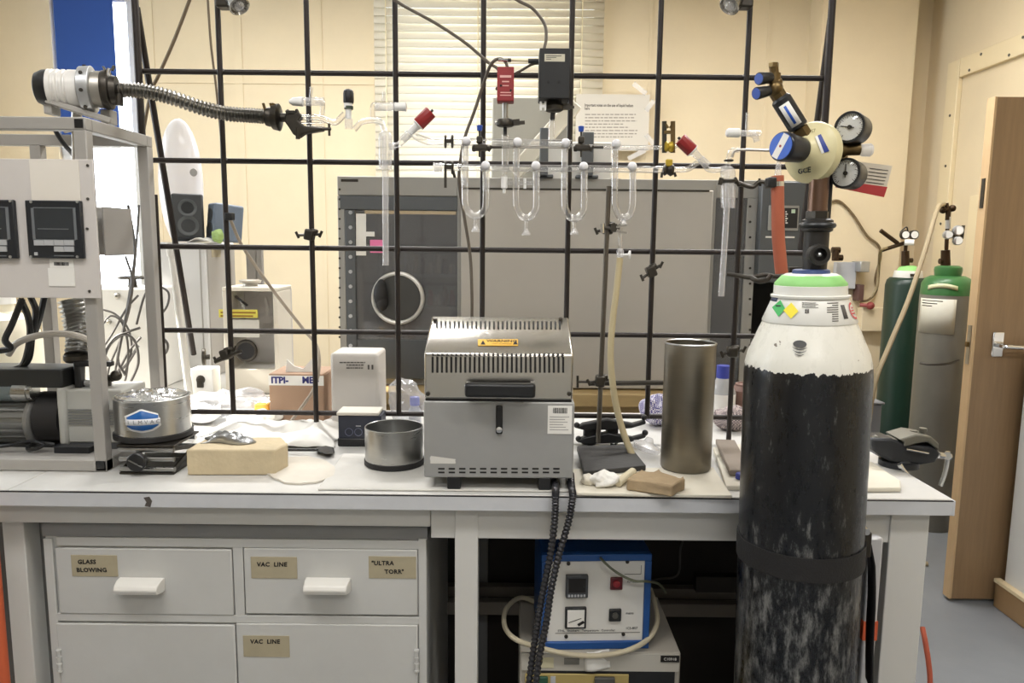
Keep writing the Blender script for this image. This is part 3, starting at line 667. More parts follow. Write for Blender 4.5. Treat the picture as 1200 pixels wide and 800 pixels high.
# ------------------------------------------------------------------ black gas cylinder in front of the bench
YCY = 1.295; ca = P(953, 560, YCY); CX = ca.x
def cz(py): return P(950, py, YCY).z
def paint_mat(name, zsplit, ctop, cbot):
    m = bpy.data.materials.new(name); m.use_nodes = True; nt = m.node_tree; bs = nt.nodes['Principled BSDF']; bs.inputs['Roughness'].default_value = .33
    tc = nt.nodes.new('ShaderNodeTexCoord'); sx = nt.nodes.new('ShaderNodeSeparateXYZ'); nt.links.new(tc.outputs['Object'], sx.inputs[0])
    mp = nt.nodes.new('ShaderNodeMapping'); mp.inputs['Scale'].default_value = (1, 1, .35); nt.links.new(tc.outputs['Object'], mp.inputs[0])
    n = nt.nodes.new('ShaderNodeTexNoise'); n.inputs['Scale'].default_value = 150; n.inputs['Detail'].default_value = 6; nt.links.new(mp.outputs[0], n.inputs['Vector'])
    ad = nt.nodes.new('ShaderNodeMath'); ad.operation = 'MULTIPLY_ADD'; ad.inputs[1].default_value = .02; nt.links.new(n.outputs['Fac'], ad.inputs[0]); nt.links.new(sx.outputs['Z'], ad.inputs[2])
    gt = nt.nodes.new('ShaderNodeMath'); gt.operation = 'GREATER_THAN'; gt.inputs[1].default_value = zsplit + .010; nt.links.new(ad.outputs[0], gt.inputs[0])
    # scuffs on the black paint: vertical streaky scratches, chips
    mp2 = nt.nodes.new('ShaderNodeMapping'); mp2.inputs['Scale'].default_value = (13, 13, 4); nt.links.new(tc.outputs['Object'], mp2.inputs[0])
    n2 = nt.nodes.new('ShaderNodeTexNoise'); n2.inputs['Scale'].default_value = 4.2; n2.inputs['Detail'].default_value = 12; n2.inputs['Roughness'].default_value = .78; nt.links.new(mp2.outputs[0], n2.inputs['Vector'])
    r = nt.nodes.new('ShaderNodeValToRGB'); r.color_ramp.elements[0].position = .55; r.color_ramp.elements[1].position = .84
    r.color_ramp.elements[0].color = lin(cbot) + (1,); r.color_ramp.elements[1].color = lin((165, 165, 162)) + (1,); 
    wz = nt.nodes.new('ShaderNodeMapRange'); wz.inputs[1].default_value = .78; wz.inputs[2].default_value = 1.0; wz.inputs[3].default_value = .055; wz.inputs[4].default_value = -.04; nt.links.new(sx.outputs['Z'], wz.inputs[0])
    sm = nt.nodes.new('ShaderNodeMath'); sm.operation = 'ADD'; nt.links.new(n2.outputs['Fac'], sm.inputs[0]); nt.links.new(wz.outputs[0], sm.inputs[1]); nt.links.new(sm.outputs[0], r.inputs[0])
    n3 = nt.nodes.new('ShaderNodeTexNoise'); n3.inputs['Scale'].default_value = 60; n3.inputs['Detail'].default_value = 3; nt.links.new(tc.outputs['Object'], n3.inputs['Vector'])
    r3 = nt.nodes.new('ShaderNodeValToRGB'); r3.color_ramp.elements[0].position = .70; r3.color_ramp.elements[1].position = .72
    r3.color_ramp.elements[0].color = lin(ctop) + (1,); r3.color_ramp.elements[1].color = lin((120, 108, 96)) + (1,); nt.links.new(n3.outputs['Fac'], r3.inputs[0])
    mx = nt.nodes.new('ShaderNodeMix'); mx.data_type = 'RGBA'; nt.links.new(gt.outputs[0], mx.inputs['Factor']); nt.links.new(r.outputs[0], mx.inputs['A']); nt.links.new(r3.outputs[0], mx.inputs['B'])
    nt.links.new(mx.outputs['Result'], bs.inputs['Base Color'])
    mr = nt.nodes.new('ShaderNodeMapRange'); mr.inputs[1].default_value = .3; mr.inputs[2].default_value = .8; mr.inputs[3].default_value = .2; mr.inputs[4].default_value = .45
    nt.links.new(n2.outputs['Fac'], mr.inputs[0]); nt.links.new(mr.outputs[0], bs.inputs['Roughness'])
    return m
gc = thing('gas_cylinder', 'tall black gas cylinder with a white shoulder standing before the bench', 'gas cylinder', (CX, YCY, 0))
RC = .107
cs = SS((CX, YCY, 1.25)) * .885
def rr(hw): return hw * cs
shell = mk('shell', B().lathe((CX, YCY, 0), (0, 0, 1), [(0, RC - .02), (.012, RC - .004), (.03, RC), (cz(438), RC), (cz(425), RC - .0015), (cz(412), RC - .006), (cz(400), RC - .014), (cz(385), rr(63)), (cz(374), rr(57))], n=64), paint_mat('cylinder_paint', cz(427), (226, 224, 214), (15, 17, 21)), gc, smooth=50)
wm = mat('collar_white', (230, 229, 222), .35, var=.04)
mk('label_collar', B().lathe((CX, YCY, 0), (0, 0, 1), [(cz(376), rr(59)), (cz(375), rr(59.5)), (cz(348), rr(47)), (cz(346), rr(45)), ], n=64), wm, gc, smooth=50)
mk('collar_flange', B().lathe((CX, YCY, 0), (0, 0, 1), [(cz(347.5), rr(44)), (cz(347.5), rr(49)), (cz(345), rr(49.5)), (cz(344), rr(46)), (cz(334), rr(45.5)), (cz(333), rr(44))], n=64), wm, gc, smooth=50)
mk('green_ring', B().lathe((CX, YCY, 0), (0, 0, 1), [(cz(334), rr(45)), (cz(331), rr(45)), (cz(324), rr(38)), (cz(322), rr(36))], n=48), mat('pale_green_paint', (150, 214, 128), .5, var=.12, vs_=20), gc, smooth=50)
mk('white_cap_ring', B().lathe((CX, YCY, 0), (0, 0, 1), [(cz(322.5), rr(36)), (cz(320), rr(31))], n=48), wm, gc)
mk('neck_ring', B().lathe((CX, YCY, 0), (0, 0, 1), [(cz(321), rr(24)), (cz(316), rr(23)), (cz(315), rr(20))], n=32), mat('dull_blue', (56, 74, 120), .5), gc)
# collar print: cone surface helper (angle from the front, pixel height)
def oncone(ax, py, lift=.0006):
    z = cz(py); t = (py - 348) / (375 - 348); r_ = rr(47 + 12.5 * t) + lift
    ax -= .378; return V((CX + r_ * math.sin(ax), YCY - r_ * math.cos(ax), z))
def conequad(n, a0, a1, y0, y1, m, parent, lift=.0007, k=6):
    return mk(n, B().grid(lambda u, v: oncone(a0 + (a1 - a0) * u, y0 + (y1 - y0) * v, lift), k, 2), m, parent, solid=.0003)
collar = [c for c in gc.children if c.name.startswith('label_collar')][0]
def conepoly(n, pts, m, lift=.0024):
    b = B(); vs = [b.bm.verts.new(oncone(a, y, lift)) for a, y in pts]; b.bm.faces.new(vs); return mk(n, b, m, collar)
tilt0 = math.asin
def AX(px, py):                                            # pixel -> angle on the cone
    t = (py - 348) / 27; return math.asin(max(-.98, min(.98, (px - 951) / (47 + 12.5 * t))))
conepoly('hazard_diamond', [(AX(907, 358.5), 358.5), (AX(915.5, 368), 368), (AX(923, 358.5), 358.5), (AX(917, 349.5), 349.5)], mat('label_green', (64, 176, 92), .5))
conepoly('hazard_diamond', [(AX(921, 360.5), 360.5), (AX(930, 370), 369), (AX(938.5, 360.5), 360.5), (AX(930, 351.5), 351.5)], mat('label_yellow', (240, 222, 60), .5))
conepoly('cylinder_symbol', [(AX(912, 357), 357), (AX(918, 356.5), 356.5), (AX(918, 355), 355), (AX(912, 355.5), 355.5)], ink, .0034)
conequad('corner_block', AX(903.5, 350), AX(912, 350), 347.5, 352, mat('label_navy', (60, 66, 92), .5), collar)
for i in range(4): conequad('print_line', AX(942, 351 + i * 2), AX(958 + (i % 2) * 3, 351 + i * 2), 351 + i * 1.7, 351.5 + i * 1.7, inkgrey, collar)
for i in range(2): conequad('print_block', AX(946 + i * 2.5, 360), AX(948 + i * 2.5, 360), 358, 362.5, inkgrey, collar, k=2)
for i in range(9): conequad('print_line', AX(984 - 13 * (i in (0, 2, 3, 4)) - 7 * (i not in (0, 2, 3, 4)), 352 + i * 2), AX(984, 352 + i * 2), 351 + i * 2.4, 351.9 + i * 2.4, inkgrey, collar)
conequad('barcode', AX(988.5, 360), AX(993, 360), 354, 369, inkgrey, collar, k=3)
b = B()
def oncirc(R_):
    return [oncone(AX(1002.5 + R_ * .5 * math.sin(2 * math.pi * i / 20), 361), 361.5 - R_ * math.cos(2 * math.pi * i / 20), .001) for i in range(20)]
o1, o2 = oncirc(9.5), oncirc(7.2); b.loft([o1, o2], caps=False); mk('round_stamp', b, mat('stamp_red', (206, 92, 92), .6), collar)
for i in range(3): conequad('stamp_line', AX(999.8, 358 + i * 3), AX(1005, 358 + i * 3), 357.5 + i * 3, 359 + i * 3, mat('stamp_red', (206, 92, 92)), collar, k=2)
# striped globe mark on the shoulder
def onsh(px, py, lift=.002):
    z = cz(py)
    prof = [(cz(438), RC), (cz(425), RC - .0015), (cz(412), RC - .006), (cz(400), RC - .014), (cz(385), rr(63)), (cz(374), rr(57))]
    for (z0, r0), (z1, r1) in zip(prof, prof[1:]):
        if z0 <= z <= z1: r_ = r0 + (r1 - r0) * (z - z0) / (z1 - z0); break
    else: r_ = RC
    r_ += lift; a = math.asin((px - 950) * cs / r_) - .378; return V((CX + r_ * math.sin(a), YCY - r_ * math.cos(a), z))
gm = mat('globe_mark', (70, 70, 70), .5)
gx, gy = 940.5, 399.0
b = B(); vs = [b.bm.verts.new(onsh(gx + 8 * math.cos(t), gy - 3.5 + 4 * math.sin(t))) for t in [2 * math.pi * i / 16 for i in range(16)]]; b.bm.faces.new(vs); mk('printed_mark', b, gm, gc)
for k, (yy, hw) in enumerate(((1.5, 8.5), (4.5, 8), (7.5, 5.5))):
    b = B(); b.grid(lambda u, v: onsh(gx + hw * (2 * u - 1), gy + yy - 2.4 * (2 * u - 1) ** 2 * (.9 if k < 2 else .6) + 1.3 * (v - .5) * (1 - .7 * abs(2 * u - 1)) + .6), 12, 1); mk('printed_mark', b, gm, gc)
# strap
zs0, zs1 = cz(652), cz(626)
mk('strap', B().lathe((CX, YCY, 0), (0, 0, 1), [(zs0, RC + .0005), (zs0, RC + .003), (zs1, RC + .003), (zs1, RC + .0005)], n=64, caps=False), mat('black_webbing', (26, 25, 26), .75, bump=.3, bs=300), gc)
c = P(1020, 629, YCY - .01)
bk = mk('buckle', B().box((c.x - .008, c.y - .025, cz(645)), (c.x + .009, c.y + .02, cz(616))), castiron, gc, bevel=.003)
mk('buckle_roller', B().cyl((c.x - .004, c.y - .03, cz(614)), (c.x + .006, c.y + .02, cz(614)), .006, n=10), chrome, bk)
def tail(u, v):
    y = 615 + 200 * u; off = [1024, 1033, 1037, 1036, 1034, 1031, 1029, 1028, 1027][min(8, int(u * 8))]; i = min(7, int(u * 8)); f_ = u * 8 - i
    xs_ = [1022, 1032, 1036, 1036, 1035, 1033, 1031.5, 1030.5, 1030]; x = xs_[i] * (1 - f_) + xs_[i + 1] * f_
    p = P(x, y, YCY - .03); return p + V((.002 * v, .055 * v * 1.0, 0)) + V((.012 * v, 0, 0))
mk('strap_tail', B().grid(tail, 32, 1), MATS['black_webbing'], gc, solid=.003)
gc.rotation_euler = (0, math.radians(-1.15), 0)
# handle post with orange band beside the cylinder (cylinder trolley)
tro = thing('cylinder_trolley', 'grey trolley post with an orange band behind the black cylinder', 'trolley', (P(1016, 800, YCY + .04).x, YCY + .06, 0))
tp = P(1020, 700, YCY + .05)
mk('post', B().box((tp.x - .014, YCY + .04, .0), (tp.x + .012, YCY + .065, P(1015, 628, YCY + .05).z)), mat('pale_grey_metal', (196, 196, 198), .4, metal=.3), tro, bevel=.004)
mk('band', B().box((tp.x - .015, YCY + .039, P(1015, 750, YCY + .04).z), (tp.x + .013, YCY + .066, P(1015, 728, YCY + .04).z)), mat('orange_tape', (206, 92, 54), .5), tro)
mk('base_plate', B().box((CX - .12, YCY + .117, 0), (CX + .14, YCY + .3, .02)), mat('pale_grey_metal', (196, 196, 198)), tro, bevel=.003)
mk('wheel', B().cyl((CX + .15, YCY + .2, .05), (CX + .18, YCY + .2, .05), .05, n=20), darkrub, tro)
# ------------------------------------------------------------------ valve and regulator on top of it
reg = thing('gas_regulator', 'cream gas pressure regulator with two dials on the black cylinder', 'regulator', (CX, YCY, cz(316)))
YR = YCY
def R_(px, py, dy=0): return P(px, py, YR + dy)
vmat = mat('valve_dark', (58, 56, 54), .45, metal=.6, var=.2)
bc = V((P(956, 290, YR).x, YR, 0))
mk('valve_body', B().lathe((bc.x, YR, 0), (0, 0, 1), [(cz(316), .02), (cz(300), .021), (cz(272), .021), (cz(270), .026), (cz(258), .026), (cz(256), .02)], n=24), vmat, reg)
mk('collar_band', B().torus((bc.x, YR, cz(264)), (0, 0, 1), .026, .005, n=28), dark, reg)
vo = mk('outlet', B().lathe(V((bc.x - .004, YR - .015, cz(298))), (-.08, -1, 0), [(0, .018), (.018, .018), (.020, .016), (.020, .011), (.006, .010)], n=24), vmat, reg)
mk('outlet_pin', B().lathe(V((bc.x - .004, YR - .02, cz(298))), (-.08, -1, 0), [(0, .004), (.011, .0035), (.013, .001)], n=10), alu, vo)
mk('stem_pipe', B().cyl(P(957, 258, YR), P(961, 195, YR), .0165, n=20), mat('brown_steel', (116, 92, 78), .3, metal=.8, var=.15), reg)
mk('stem_nut', B().lathe(P(957.5, 252, YR), (0, 0, 1), [(-.012, .017), (-.012, .02), (.006, .02), (.007, .017)], n=6), castiron, reg)
mk('side_bar', B().cyl(P(969, 258, YR + .02), P(973, 195, YR + .02), .006, n=12), dark, reg)
axd = V((-.83, -.56, .05)).normalized()
c0 = P(947, 178, YR - .0)
crm = mat('regulator_cream', (214, 204, 160), .35, var=.06)
dbody = mk('body_dome', B().lathe(c0 - axd * .035, axd, [(0, .030), (.004, .042), (.014, .051), (.026, .052), (.030, .050), (.034, .042), (.050, .028), (.056, .024), (.058, .022)], n=48), crm, reg)
mk('body_back', B().lathe(c0 - axd * .07, axd, [(0, .03), (.04, .036)], n=24), brass, reg)
knob = mk('adjusting_knob', B().lathe(c0 + axd * .018, axd, [(0, .02), (.004, .0205), (.05, .0245), (.054, .024), (.056, .0225)], n=32), mat('knob_navy_black', (24, 26, 36), .3), reg)
fx, fy = B().frame(axd)
kc = c0 + axd * .0745
mk('knob_face', B().cyl(kc - axd * .0003, kc + axd * .0006, .0215, n=32), mat('label_blue', (44, 92, 190), .4), knob)
sd_ = (V((1, 0, 0)) - axd * axd.x).normalized(); su_ = axd.cross(sd_).normalized(); su_ = su_ if su_.z > 0 else -su_
dg_ = (sd_ * .55 + su_ * .83).normalized(); dn_ = axd.cross(dg_)
mk('face_stripe', B().prism([kc + axd * .0008 + dg_ * (.0205 * s1) + dn_ * (.0062 * s2) for s1, s2 in ((-1, -1), (1, -1), (1, 1), (-1, 1))], axd * .0003), paper, knob)
mk('face_dot', B().cyl(kc + axd * .001, kc + axd * .0014, .0022, n=10), red, knob)
# printed plate and letters on the dome front
def ondome(px, py, lift=.001):
    d = ray(px, py); best = None
    # cone between radius .042 at .034 and .028 at .05 from back point
    lo, hi = 0.9, 1.6
    o = c0 - axd * .035; t = 1.15
    tt = (o + axd * .032 - CAMLOC).dot(axd) / d.dot(axd)
    for k in range(12):
        p = CAMLOC + d * tt; r_ = ((p - o) - axd * (p - o).dot(axd)).length
        h = .030 + max(0, (.050 - r_)) * (.004 / .008) if r_ > .042 else .034 + (.042 - r_) * (.016 / .014)
        tt = (o + axd * (min(h, .052) + lift) - CAMLOC).dot(axd) / d.dot(axd)
    return CAMLOC + d * tt
bil = lambda Q_, l: (lambda u, v: ondome(*[Q_[0][k] * (1 - u) * (1 - v) + Q_[1][k] * u * (1 - v) + Q_[2][k] * u * v + Q_[3][k] * (1 - u) * v for k in (0, 1)], l))
b = B().grid(bil(((955, 160), (962, 157), (972, 177), (963, 180)), .002), 6, 6); pl = mk('blue_plate', b, mat('plate_blue', (44, 62, 140), .5), dbody)
b = B().grid(bil(((955, 160), (958, 158.8), (966, 179), (963, 180)), .0026), 4, 6); mk('plate_strip', b, paper, pl)
text('GCE', .0125, ink, dbody, ondome(942.5, 200, .004), right=sd_, up=su_, bold=.0004)
text('FE 57', .008, mat('cream_emboss', (150, 142, 104), .6), dbody, ondome(950, 154, .004), right=sd_, up=su_)
# gauges
def gauge(px, py, rpx, needle, nm):
    c = P(px, py, YR - .012); ax = V((-.74, -.67, .06)).normalized(); r = rpx * SS(c)
    g = mk(nm, B().lathe(c - ax * .034, ax, [(0, r * .8), (.003, r * .97), (.026, r * 1.03), (.034, r * 1.06), (.037, r * 1.04), (.037, r * .885), (.033, r * .92)], n=40), dark, reg)
    mk('dial', B().cyl(c - ax * .0015, c - ax * .0005, r * .94, n=36), mat('dial_white', (232, 232, 228), .5), g)
    x = (V((1, 0, 0)) - ax * ax.x).normalized(); y = ax.cross(x); y = y if y.z > 0 else -y
    tb = B()
    for i in range(28):
        t = math.radians(-45 + 270 * i / 27); u = x * math.cos(t) + y * math.sin(t); L = .12 if i % 3 else .22
        tb.bar(c + u * (r * .86), c + u * (r * (.86 - L)), .0007, .0006, up=ax)
    mk('scale_mark', tb, inkgrey, g)
    t = math.radians(needle); u = x * math.cos(t) + y * math.sin(t)
    mk('needle', B().bar(c + ax * .0012 - u * r * .3, c + ax * .0012 + u * r * .62, .0016, .0006, up=ax).cyl(c, c + ax * .003, .0035, n=10), ink, g)
    mk('lens', B().lathe(c + ax * .002, ax, [(0, r * .885), (.0016, r * .8), (.0022, r * .3)], n=32), glassmat('dial_lens', refl=.25, rough=.03), g)
gauge(996, 149, 17.5, 165, 'pressure_gauge'); gauge(991, 203, 17, 88, 'pressure_gauge')
mk('gauge_pipe', B().tube([P(965, 172, YR + .015), P(982, 168, YR + .02), P(1006, 152, YR + .018)], .009, n=10), brass, reg)
mk('gauge_pipe', B().tube([P(965, 190, YR + .015), P(980, 198, YR + .02), P(1003, 206, YR + .018)], .011, n=10), vmat, reg)
mk('inlet_pipe', B().lathe(P(968, 176, YR + .01), (1, -.12, .02), [(0, .014), (.03, .014), (.031, .010), (.055, .010)], n=16), brass, reg)
mk('inlet_cap', B().lathe(P(1008, 176, YR + .0), (1, -.12, .02), [(0, .009), (.004, .0105), (.016, .011), (.02, .008)], n=16), glassmat('clear_cap', refl=.5, rough=.15, haze=.45), reg)
# flashback arrestor and outlet valves going up to the left
u0, u1 = P(938, 153, YR - .004), P(913, 113, YR - .004); ud = (u1 - u0).normalized(); ul = (u1 - u0).length
mk('arrestor_nut', B().lathe(u0 - ud * .004, ud, [(-.012, .011), (-.012, .014), (.008, .014), (.009, .011)], n=6), brass, reg)
ar = mk('flame_arrestor', B().lathe(u0 + ud * .006, ud, [(0, .015), (.002, .0165), (ul - .012, .0165), (ul - .008, .013)], n=24), dark, reg)
pv = ud.cross(V((0, -1, 0))).normalized(); fr_ = V((0, -1, 0)) - ud * V((0, -1, 0)).dot(ud); fr_.normalize()
mk('arrestor_label', B().grid(lambda u, v: u0 + ud * (.012 + (ul - .026) * u) + (fr_ * math.cos(-.95 + 1.1 * v) + pv * math.sin(-.95 + 1.1 * v)) * .0168, 2, 6), paper, ar, solid=.0003)
mk('arrestor_mark', B().grid(lambda u, v: u0 + ud * (.016 + (ul - .034) * u) + (fr_ * math.cos(-.55 + .25 * v) + pv * math.sin(-.55 + .25 * v)) * .0171, 2, 3), mat('label_blue', (44, 92, 190)), ar, solid=.0003)
n0 = u0 + ud * (ul - .004)
mk('hex_fitting', B().lathe(n0, ud, [(0, .0125), (.018, .0125), (.02, .01)], n=6), brass, reg)
vb_ = P(908, 104, YR - .006)
mk('valve_block', B().sph(vb_, .0135).sph(P(910, 97, YR - .004), .010), brass, reg)
mk('tee_fitting', B().cyl(P(907, 98, YR - .004), P(907.5, 86, YR - .004), .0105, n=12).cyl(P(907.5, 88, YR - .004), P(906.5, 75, YR - .004), .0075, n=6).lathe(P(906.5, 79, YR - .004), (0, 0, 1), [(0, .0085), (.007, .0085)], n=6), brass, reg)
for (a_, e_) in (((905, 90.5), (892, 92)), ((903, 106), (889, 109))):
    p, q = P(a_[0], a_[1], YR - .006), P(e_[0], e_[1], YR - .02); dv = (q - p).normalized()
    kn = mk('valve_knob', B().lathe(p, dv, [(0, .005), (.004, .005), (.005, .0085), ((q - p).length + .004, .0105), ((q - p).length + .006, .0095)], n=16), dark, reg)
    mk('knob_cap', B().lathe(q + dv * .0058, dv, [(0, .0088), (.0008, .0085)], n=16), blueknob, kn)
# hanging tag
tg = thing('cylinder_tag', 'white and red card tag hanging behind the lower dial', 'tag', P(1008, 205, YR + .035))
q = [P(x, y, YR + .035) for x, y in ((978, 199), (1046, 194), (1036, 231), (979, 219.5))]; q[0] = P(985, 187, YR + .035)
b = B().prism(q, (0, .001, 0)); mk('card', b, mat('tag_paper', (206, 196, 178), .7), tg)
mk('red_strip', B().prism([P(x, y, YR + .0345) for x, y in ((980, 211), (1040, 219), (1036, 231), (979, 219.5))], (0, .0004, 0)), mat('tag_red', (172, 50, 50), .6), tg)
for i in range(5):
    p, q2 = P(1019 - i, 197 + i * 4, YR + .0343), P(1041 - i * 1.3, 199.8 + i * 4, YR + .0343); mk('print_line', B().bar(p, q2, .0012, .0004, up=(0, 1, 0)), inkgrey, tg)

# ------------------------------------------------------------------ far gas cylinders
def far_cyl(px, py0, Yc, r, prof, lb, parts):
    c = P(px, 400, Yc); g = thing('gas_cylinder', lb, 'gas cylinder', (c.x, Yc, 0), 'gas cylinders in the far right corner')
    for nm, m, pr in parts:
        mk(nm, B().lathe((c.x, Yc, 0), (0, 0, 1), [(z if z < .06 else z, rr_) for z, rr_ in pr], n=40), m, g, smooth=50)
    return g, c
Y1, Y2 = 4.26, 3.64
zz1 = lambda y: P(1058, y, Y1).z
zz2 = lambda y: P(1105, y, Y2).z
dgreen = mat('dark_green_paint', (20, 48, 36), .4, var=.25, vs_=5)
g1, c1 = far_cyl(1058, 0, Y1, .115, None, 'dark green gas cylinder with a white collar by the back wall', [
    ('shell', dgreen, [(0, .11), (.02, .115), (zz1(334), .115), (zz1(328), .108), (zz1(325), .095)]),
    ('collar', wm, [(zz1(326), .078), (zz1(325), .080), (zz1(317), .072)]),
    ('neck', mat('pale_green_paint', (150, 214, 128)), [(zz1(317), .06), (zz1(313), .05), (zz1(311), .03)])])
mk('collar_print', B().box((c1.x - .03, Y1 - .083, zz1(323)), (c1.x + .02, Y1 - .078, zz1(320))), castiron, g1)
lgreen = mat('mid_green_paint', (58, 112, 60), .4, var=.2, vs_=6)
g2, c2 = far_cyl(1104, 0, Y2, .115, None, 'grey gas cylinder with a bright green shoulder beside the door', [
    ('shell', mat('cylinder_grey', (124, 122, 114), .45, var=.12), [(0, .11), (.02, .115), (zz2(345), .115)]),
    ('shoulder', lgreen, [(zz2(345), .1155), (zz2(332), .112), (zz2(326), .098), (zz2(323), .075)]),
    ('guard', lgreen, [(zz2(324), .058), (zz2(316), .062), (zz2(313), .060), (zz2(311), .045)])])
def oncyl(c, Yc, r, u, z):
    u -= .52; return V((c.x + r * math.sin(u), Yc - r * math.cos(u), z))
mk('paper_label', B().grid(lambda u, v: oncyl(c2, Y2, .1165, -1.15 + 1.55 * u, zz2(389) + (zz2(349) - zz2(389)) * v), 10, 2), mat('label_grey_paper', (206, 204, 190), .7), g2, solid=.0005)
mk('paint_patch', B().grid(lambda u, v: oncyl(c2, Y2, .1165, -.75 + 1.15 * u, zz2(339 - 3 * math.sin(3.1 * u)) + (zz2(332) - zz2(337)) * v), 8, 2), mat('cream_patch', (222, 222, 180), .5), g2, solid=.0005)
for i in range(3): mk('print_line', B().grid(lambda u, v: oncyl(c2, Y2, .1171, -1.0 + (.9 - .2 * i) * u, zz2(352 + i * 3) + .004 * v), 6, 1), castiron, g2)
def far_reg(c, Yc, pts, lb, loc):
    """small regulator: valve, block, two or three dials, knob"""
    r = thing('gas_regulator', lb, 'regulator', loc); return r
dbr = mat('dark_brass', (66, 50, 34), .45, metal=.7, var=.2)
r1 = far_reg(c1, Y1, None, 'small brass regulator with twin dials on the dark green cylinder', (c1.x, Y1, zz1(311)))
Q = lambda x, y, dy=0: P(x, y, Y1 + dy)
mk('valve', B().cyl(Q(1061, 311), Q(1061, 294), .022, .02, n=12).cyl(Q(1058, 305), Q(1069, 305), .014, n=10), dbr, r1)
mk('pipe', B().cyl(Q(1061, 294), Q(1062, 283), .010, n=8).cyl(Q(1032, 270), Q(1052, 285), .012, n=8).cyl(Q(1034, 293), Q(1062, 284), .011, n=8), dbr, r1)
for x, y in ((1059, 275), (1069.5, 275)):
    p = Q(x, y, -.03); d_ = mk('dial', B().lathe(p, (0, -1, 0), [(0, .02), (.002, .026), (.02, .026), (.022, .022)], n=20), castiron, r1); mk('dial_face', B().cyl(p + V((0, -.022, 0)), p + V((0, -.024, 0)), .02, n=16), MATS['dial_white'], d_)
mk('knob', B().cyl(Q(1060, 284, -.05), Q(1071, 284, -.07), .017, n=14), whiteplas, r1)
mk('guard_loop', B().tube([Q(1055, 272), Q(1062, 266), Q(1064, 271)], .004, n=6), castiron, r1)
Q = lambda x, y, dy=0: P(x, y, Y2 + dy)
r2 = far_reg(c2, Y2, None, 'tall regulator with three small dials on the bright green cylinder', (c2.x, Y2, zz2(311)))
mk('valve', B().cyl(Q(1108, 311), Q(1108, 293), .022, .02, n=12).cyl(Q(1101, 306), Q(1112, 306), .014, n=10), dbr, r2)
mk('pipe', B().cyl(Q(1109, 293), Q(1110.5, 258), .009, n=8).cyl(Q(1110.5, 258), Q(1111.5, 243), .012, n=8), dbr, r2)
mk('arrestor', B().cyl(Q(1110.7, 268), Q(1111.3, 254), .012, n=10), alu, r2)
mk('outlet_cross', B().cyl(Q(1105, 246), Q(1117, 243), .012, n=10).sph(Q(1105, 246), .017).sph(Q(1116, 244), .017).cyl(Q(1110, 245), Q(1109, 238), .01, n=8), dbr, r2)
for x, y, rr_ in ((1109.5, 275, .021), (1121.5, 270, .024), (1121, 282, .021)):
    p = Q(x, y, -.03); d_ = mk('dial', B().lathe(p, (-.2, -1, 0), [(0, rr_ * .8), (.002, rr_), (.02, rr_), (.022, rr_ * .85)], n=20), alu, r2); mk('dial_face', B().cyl(p + V((-.004, -.022, 0)), p + V((-.005, -.024, 0)), rr_ * .8, n=16), MATS['dial_white'], d_)
mk('dial_block', B().cyl(Q(1108, 276, 0), Q(1124, 276, 0), .012, n=8).cyl(Q(1127, 280, 0), Q(1129, 264, 0), .008, n=8), castiron, r2)
# gas lines at the back
hose_m = mat('grey_gas_hose', (150, 136, 108), .5)
o = mk('gas_hose', B().tube([P(1106, 239, Y2), P(1098, 246, Y2 - .1), P(1085, 290, Y2 - .2), P(1065, 350, Y2 - .3), P(1040, 410, Y2 - .4), P(1025, 450, Y2 - .45), P(1015, 520, Y2 - .45), V((P(1012, 520, Y2 - .45).x, Y2 - .42, .012)), V((P(1012, 520, Y2 - .45).x + .3, Y2 - .5, .012))], .011, n=8), hose_m)
tag(o, 'grey flexible hose slanting down from the bright green cylinder regulator', 'hose')
o = mk('gas_hose', B().tube([P(962, 252, 4.785), P(972, 238, 4.785), P(984, 236, 4.785), P(1000, 252, 4.785), P(1016, 276, 4.78), P(1029, 287, 4.78), P(1032, 300, 4.78), P(1026, 325, 4.78), P(1027, 340, 4.78), P(1018, 351, 4.76), P(1006, 353, 4.72)], .008, n=8), mat('brown_hose', (110, 92, 66), .5))
tag(o, 'thin brown gas line looping across the wall to the dark green cylinder', 'hose')
o = mk('gas_hose', B().tube([P(1042, 290, Y1), P(1032, 294, Y1), P(1030, 310, Y1 + .1), P(1028, 335, Y1 + .1), P(1022, 348, Y1 + .1)], .008, n=8), mat('olive_hose', (132, 116, 82), .5))
tag(o, 'short olive gas hose dropping from the twin dial regulator', 'hose')
o = mk('wall_chain', B().tube([P(1078, 425, Y2 - .13), P(1092, 427, Y2 - .16), P(1115, 425, Y2 - .16), P(1132, 417, Y2), P(1142, 411, Y2 + .3)], .006, n=6), castiron)
tag(o, 'dark restraining chain slung across the grey cylinder', 'chain')
YPI = 4.8
wp = thing('wall_gas_panel', 'grey wall panel with a brass gas tap behind the black cylinder', 'panel', (P(990, 330, YPI).x, YPI - .05, P(990, 352, YPI).z))
q = lambda x, y, d=.0: P(x, y, YPI - .03 - d)
a, e = q(977, 338), q(1003, 307); mk('plate', B().box((a.x, YPI - .05, a.z), (e.x, YPI - .001, e.z)), mat('panel_pale_grey', (182, 184, 188), .45), wp, bevel=.004)
a, e = q(1000, 318), q(1012, 306); mk('bracket', B().box((a.x, YPI - .12, a.z), (e.x, YPI - .001, e.z)), alu, wp, bevel=.004)
mk('tap', B().cyl(q(979, 305, .1), q(979, 292, .1), .022, n=10).cyl(q(976, 302, .1), q(987, 302, .1), .02, n=10).cyl(q(975, 293, .1), q(984, 293, .1), .02, n=8), dbr, wp)
a, e = q(1001, 352), q(1009, 333); mk('terminal', B().box((a.x, YPI - .08, a.z), (e.x, YPI - .001, e.z)), mat('maroon_box', (92, 66, 60), .5), wp, bevel=.004)
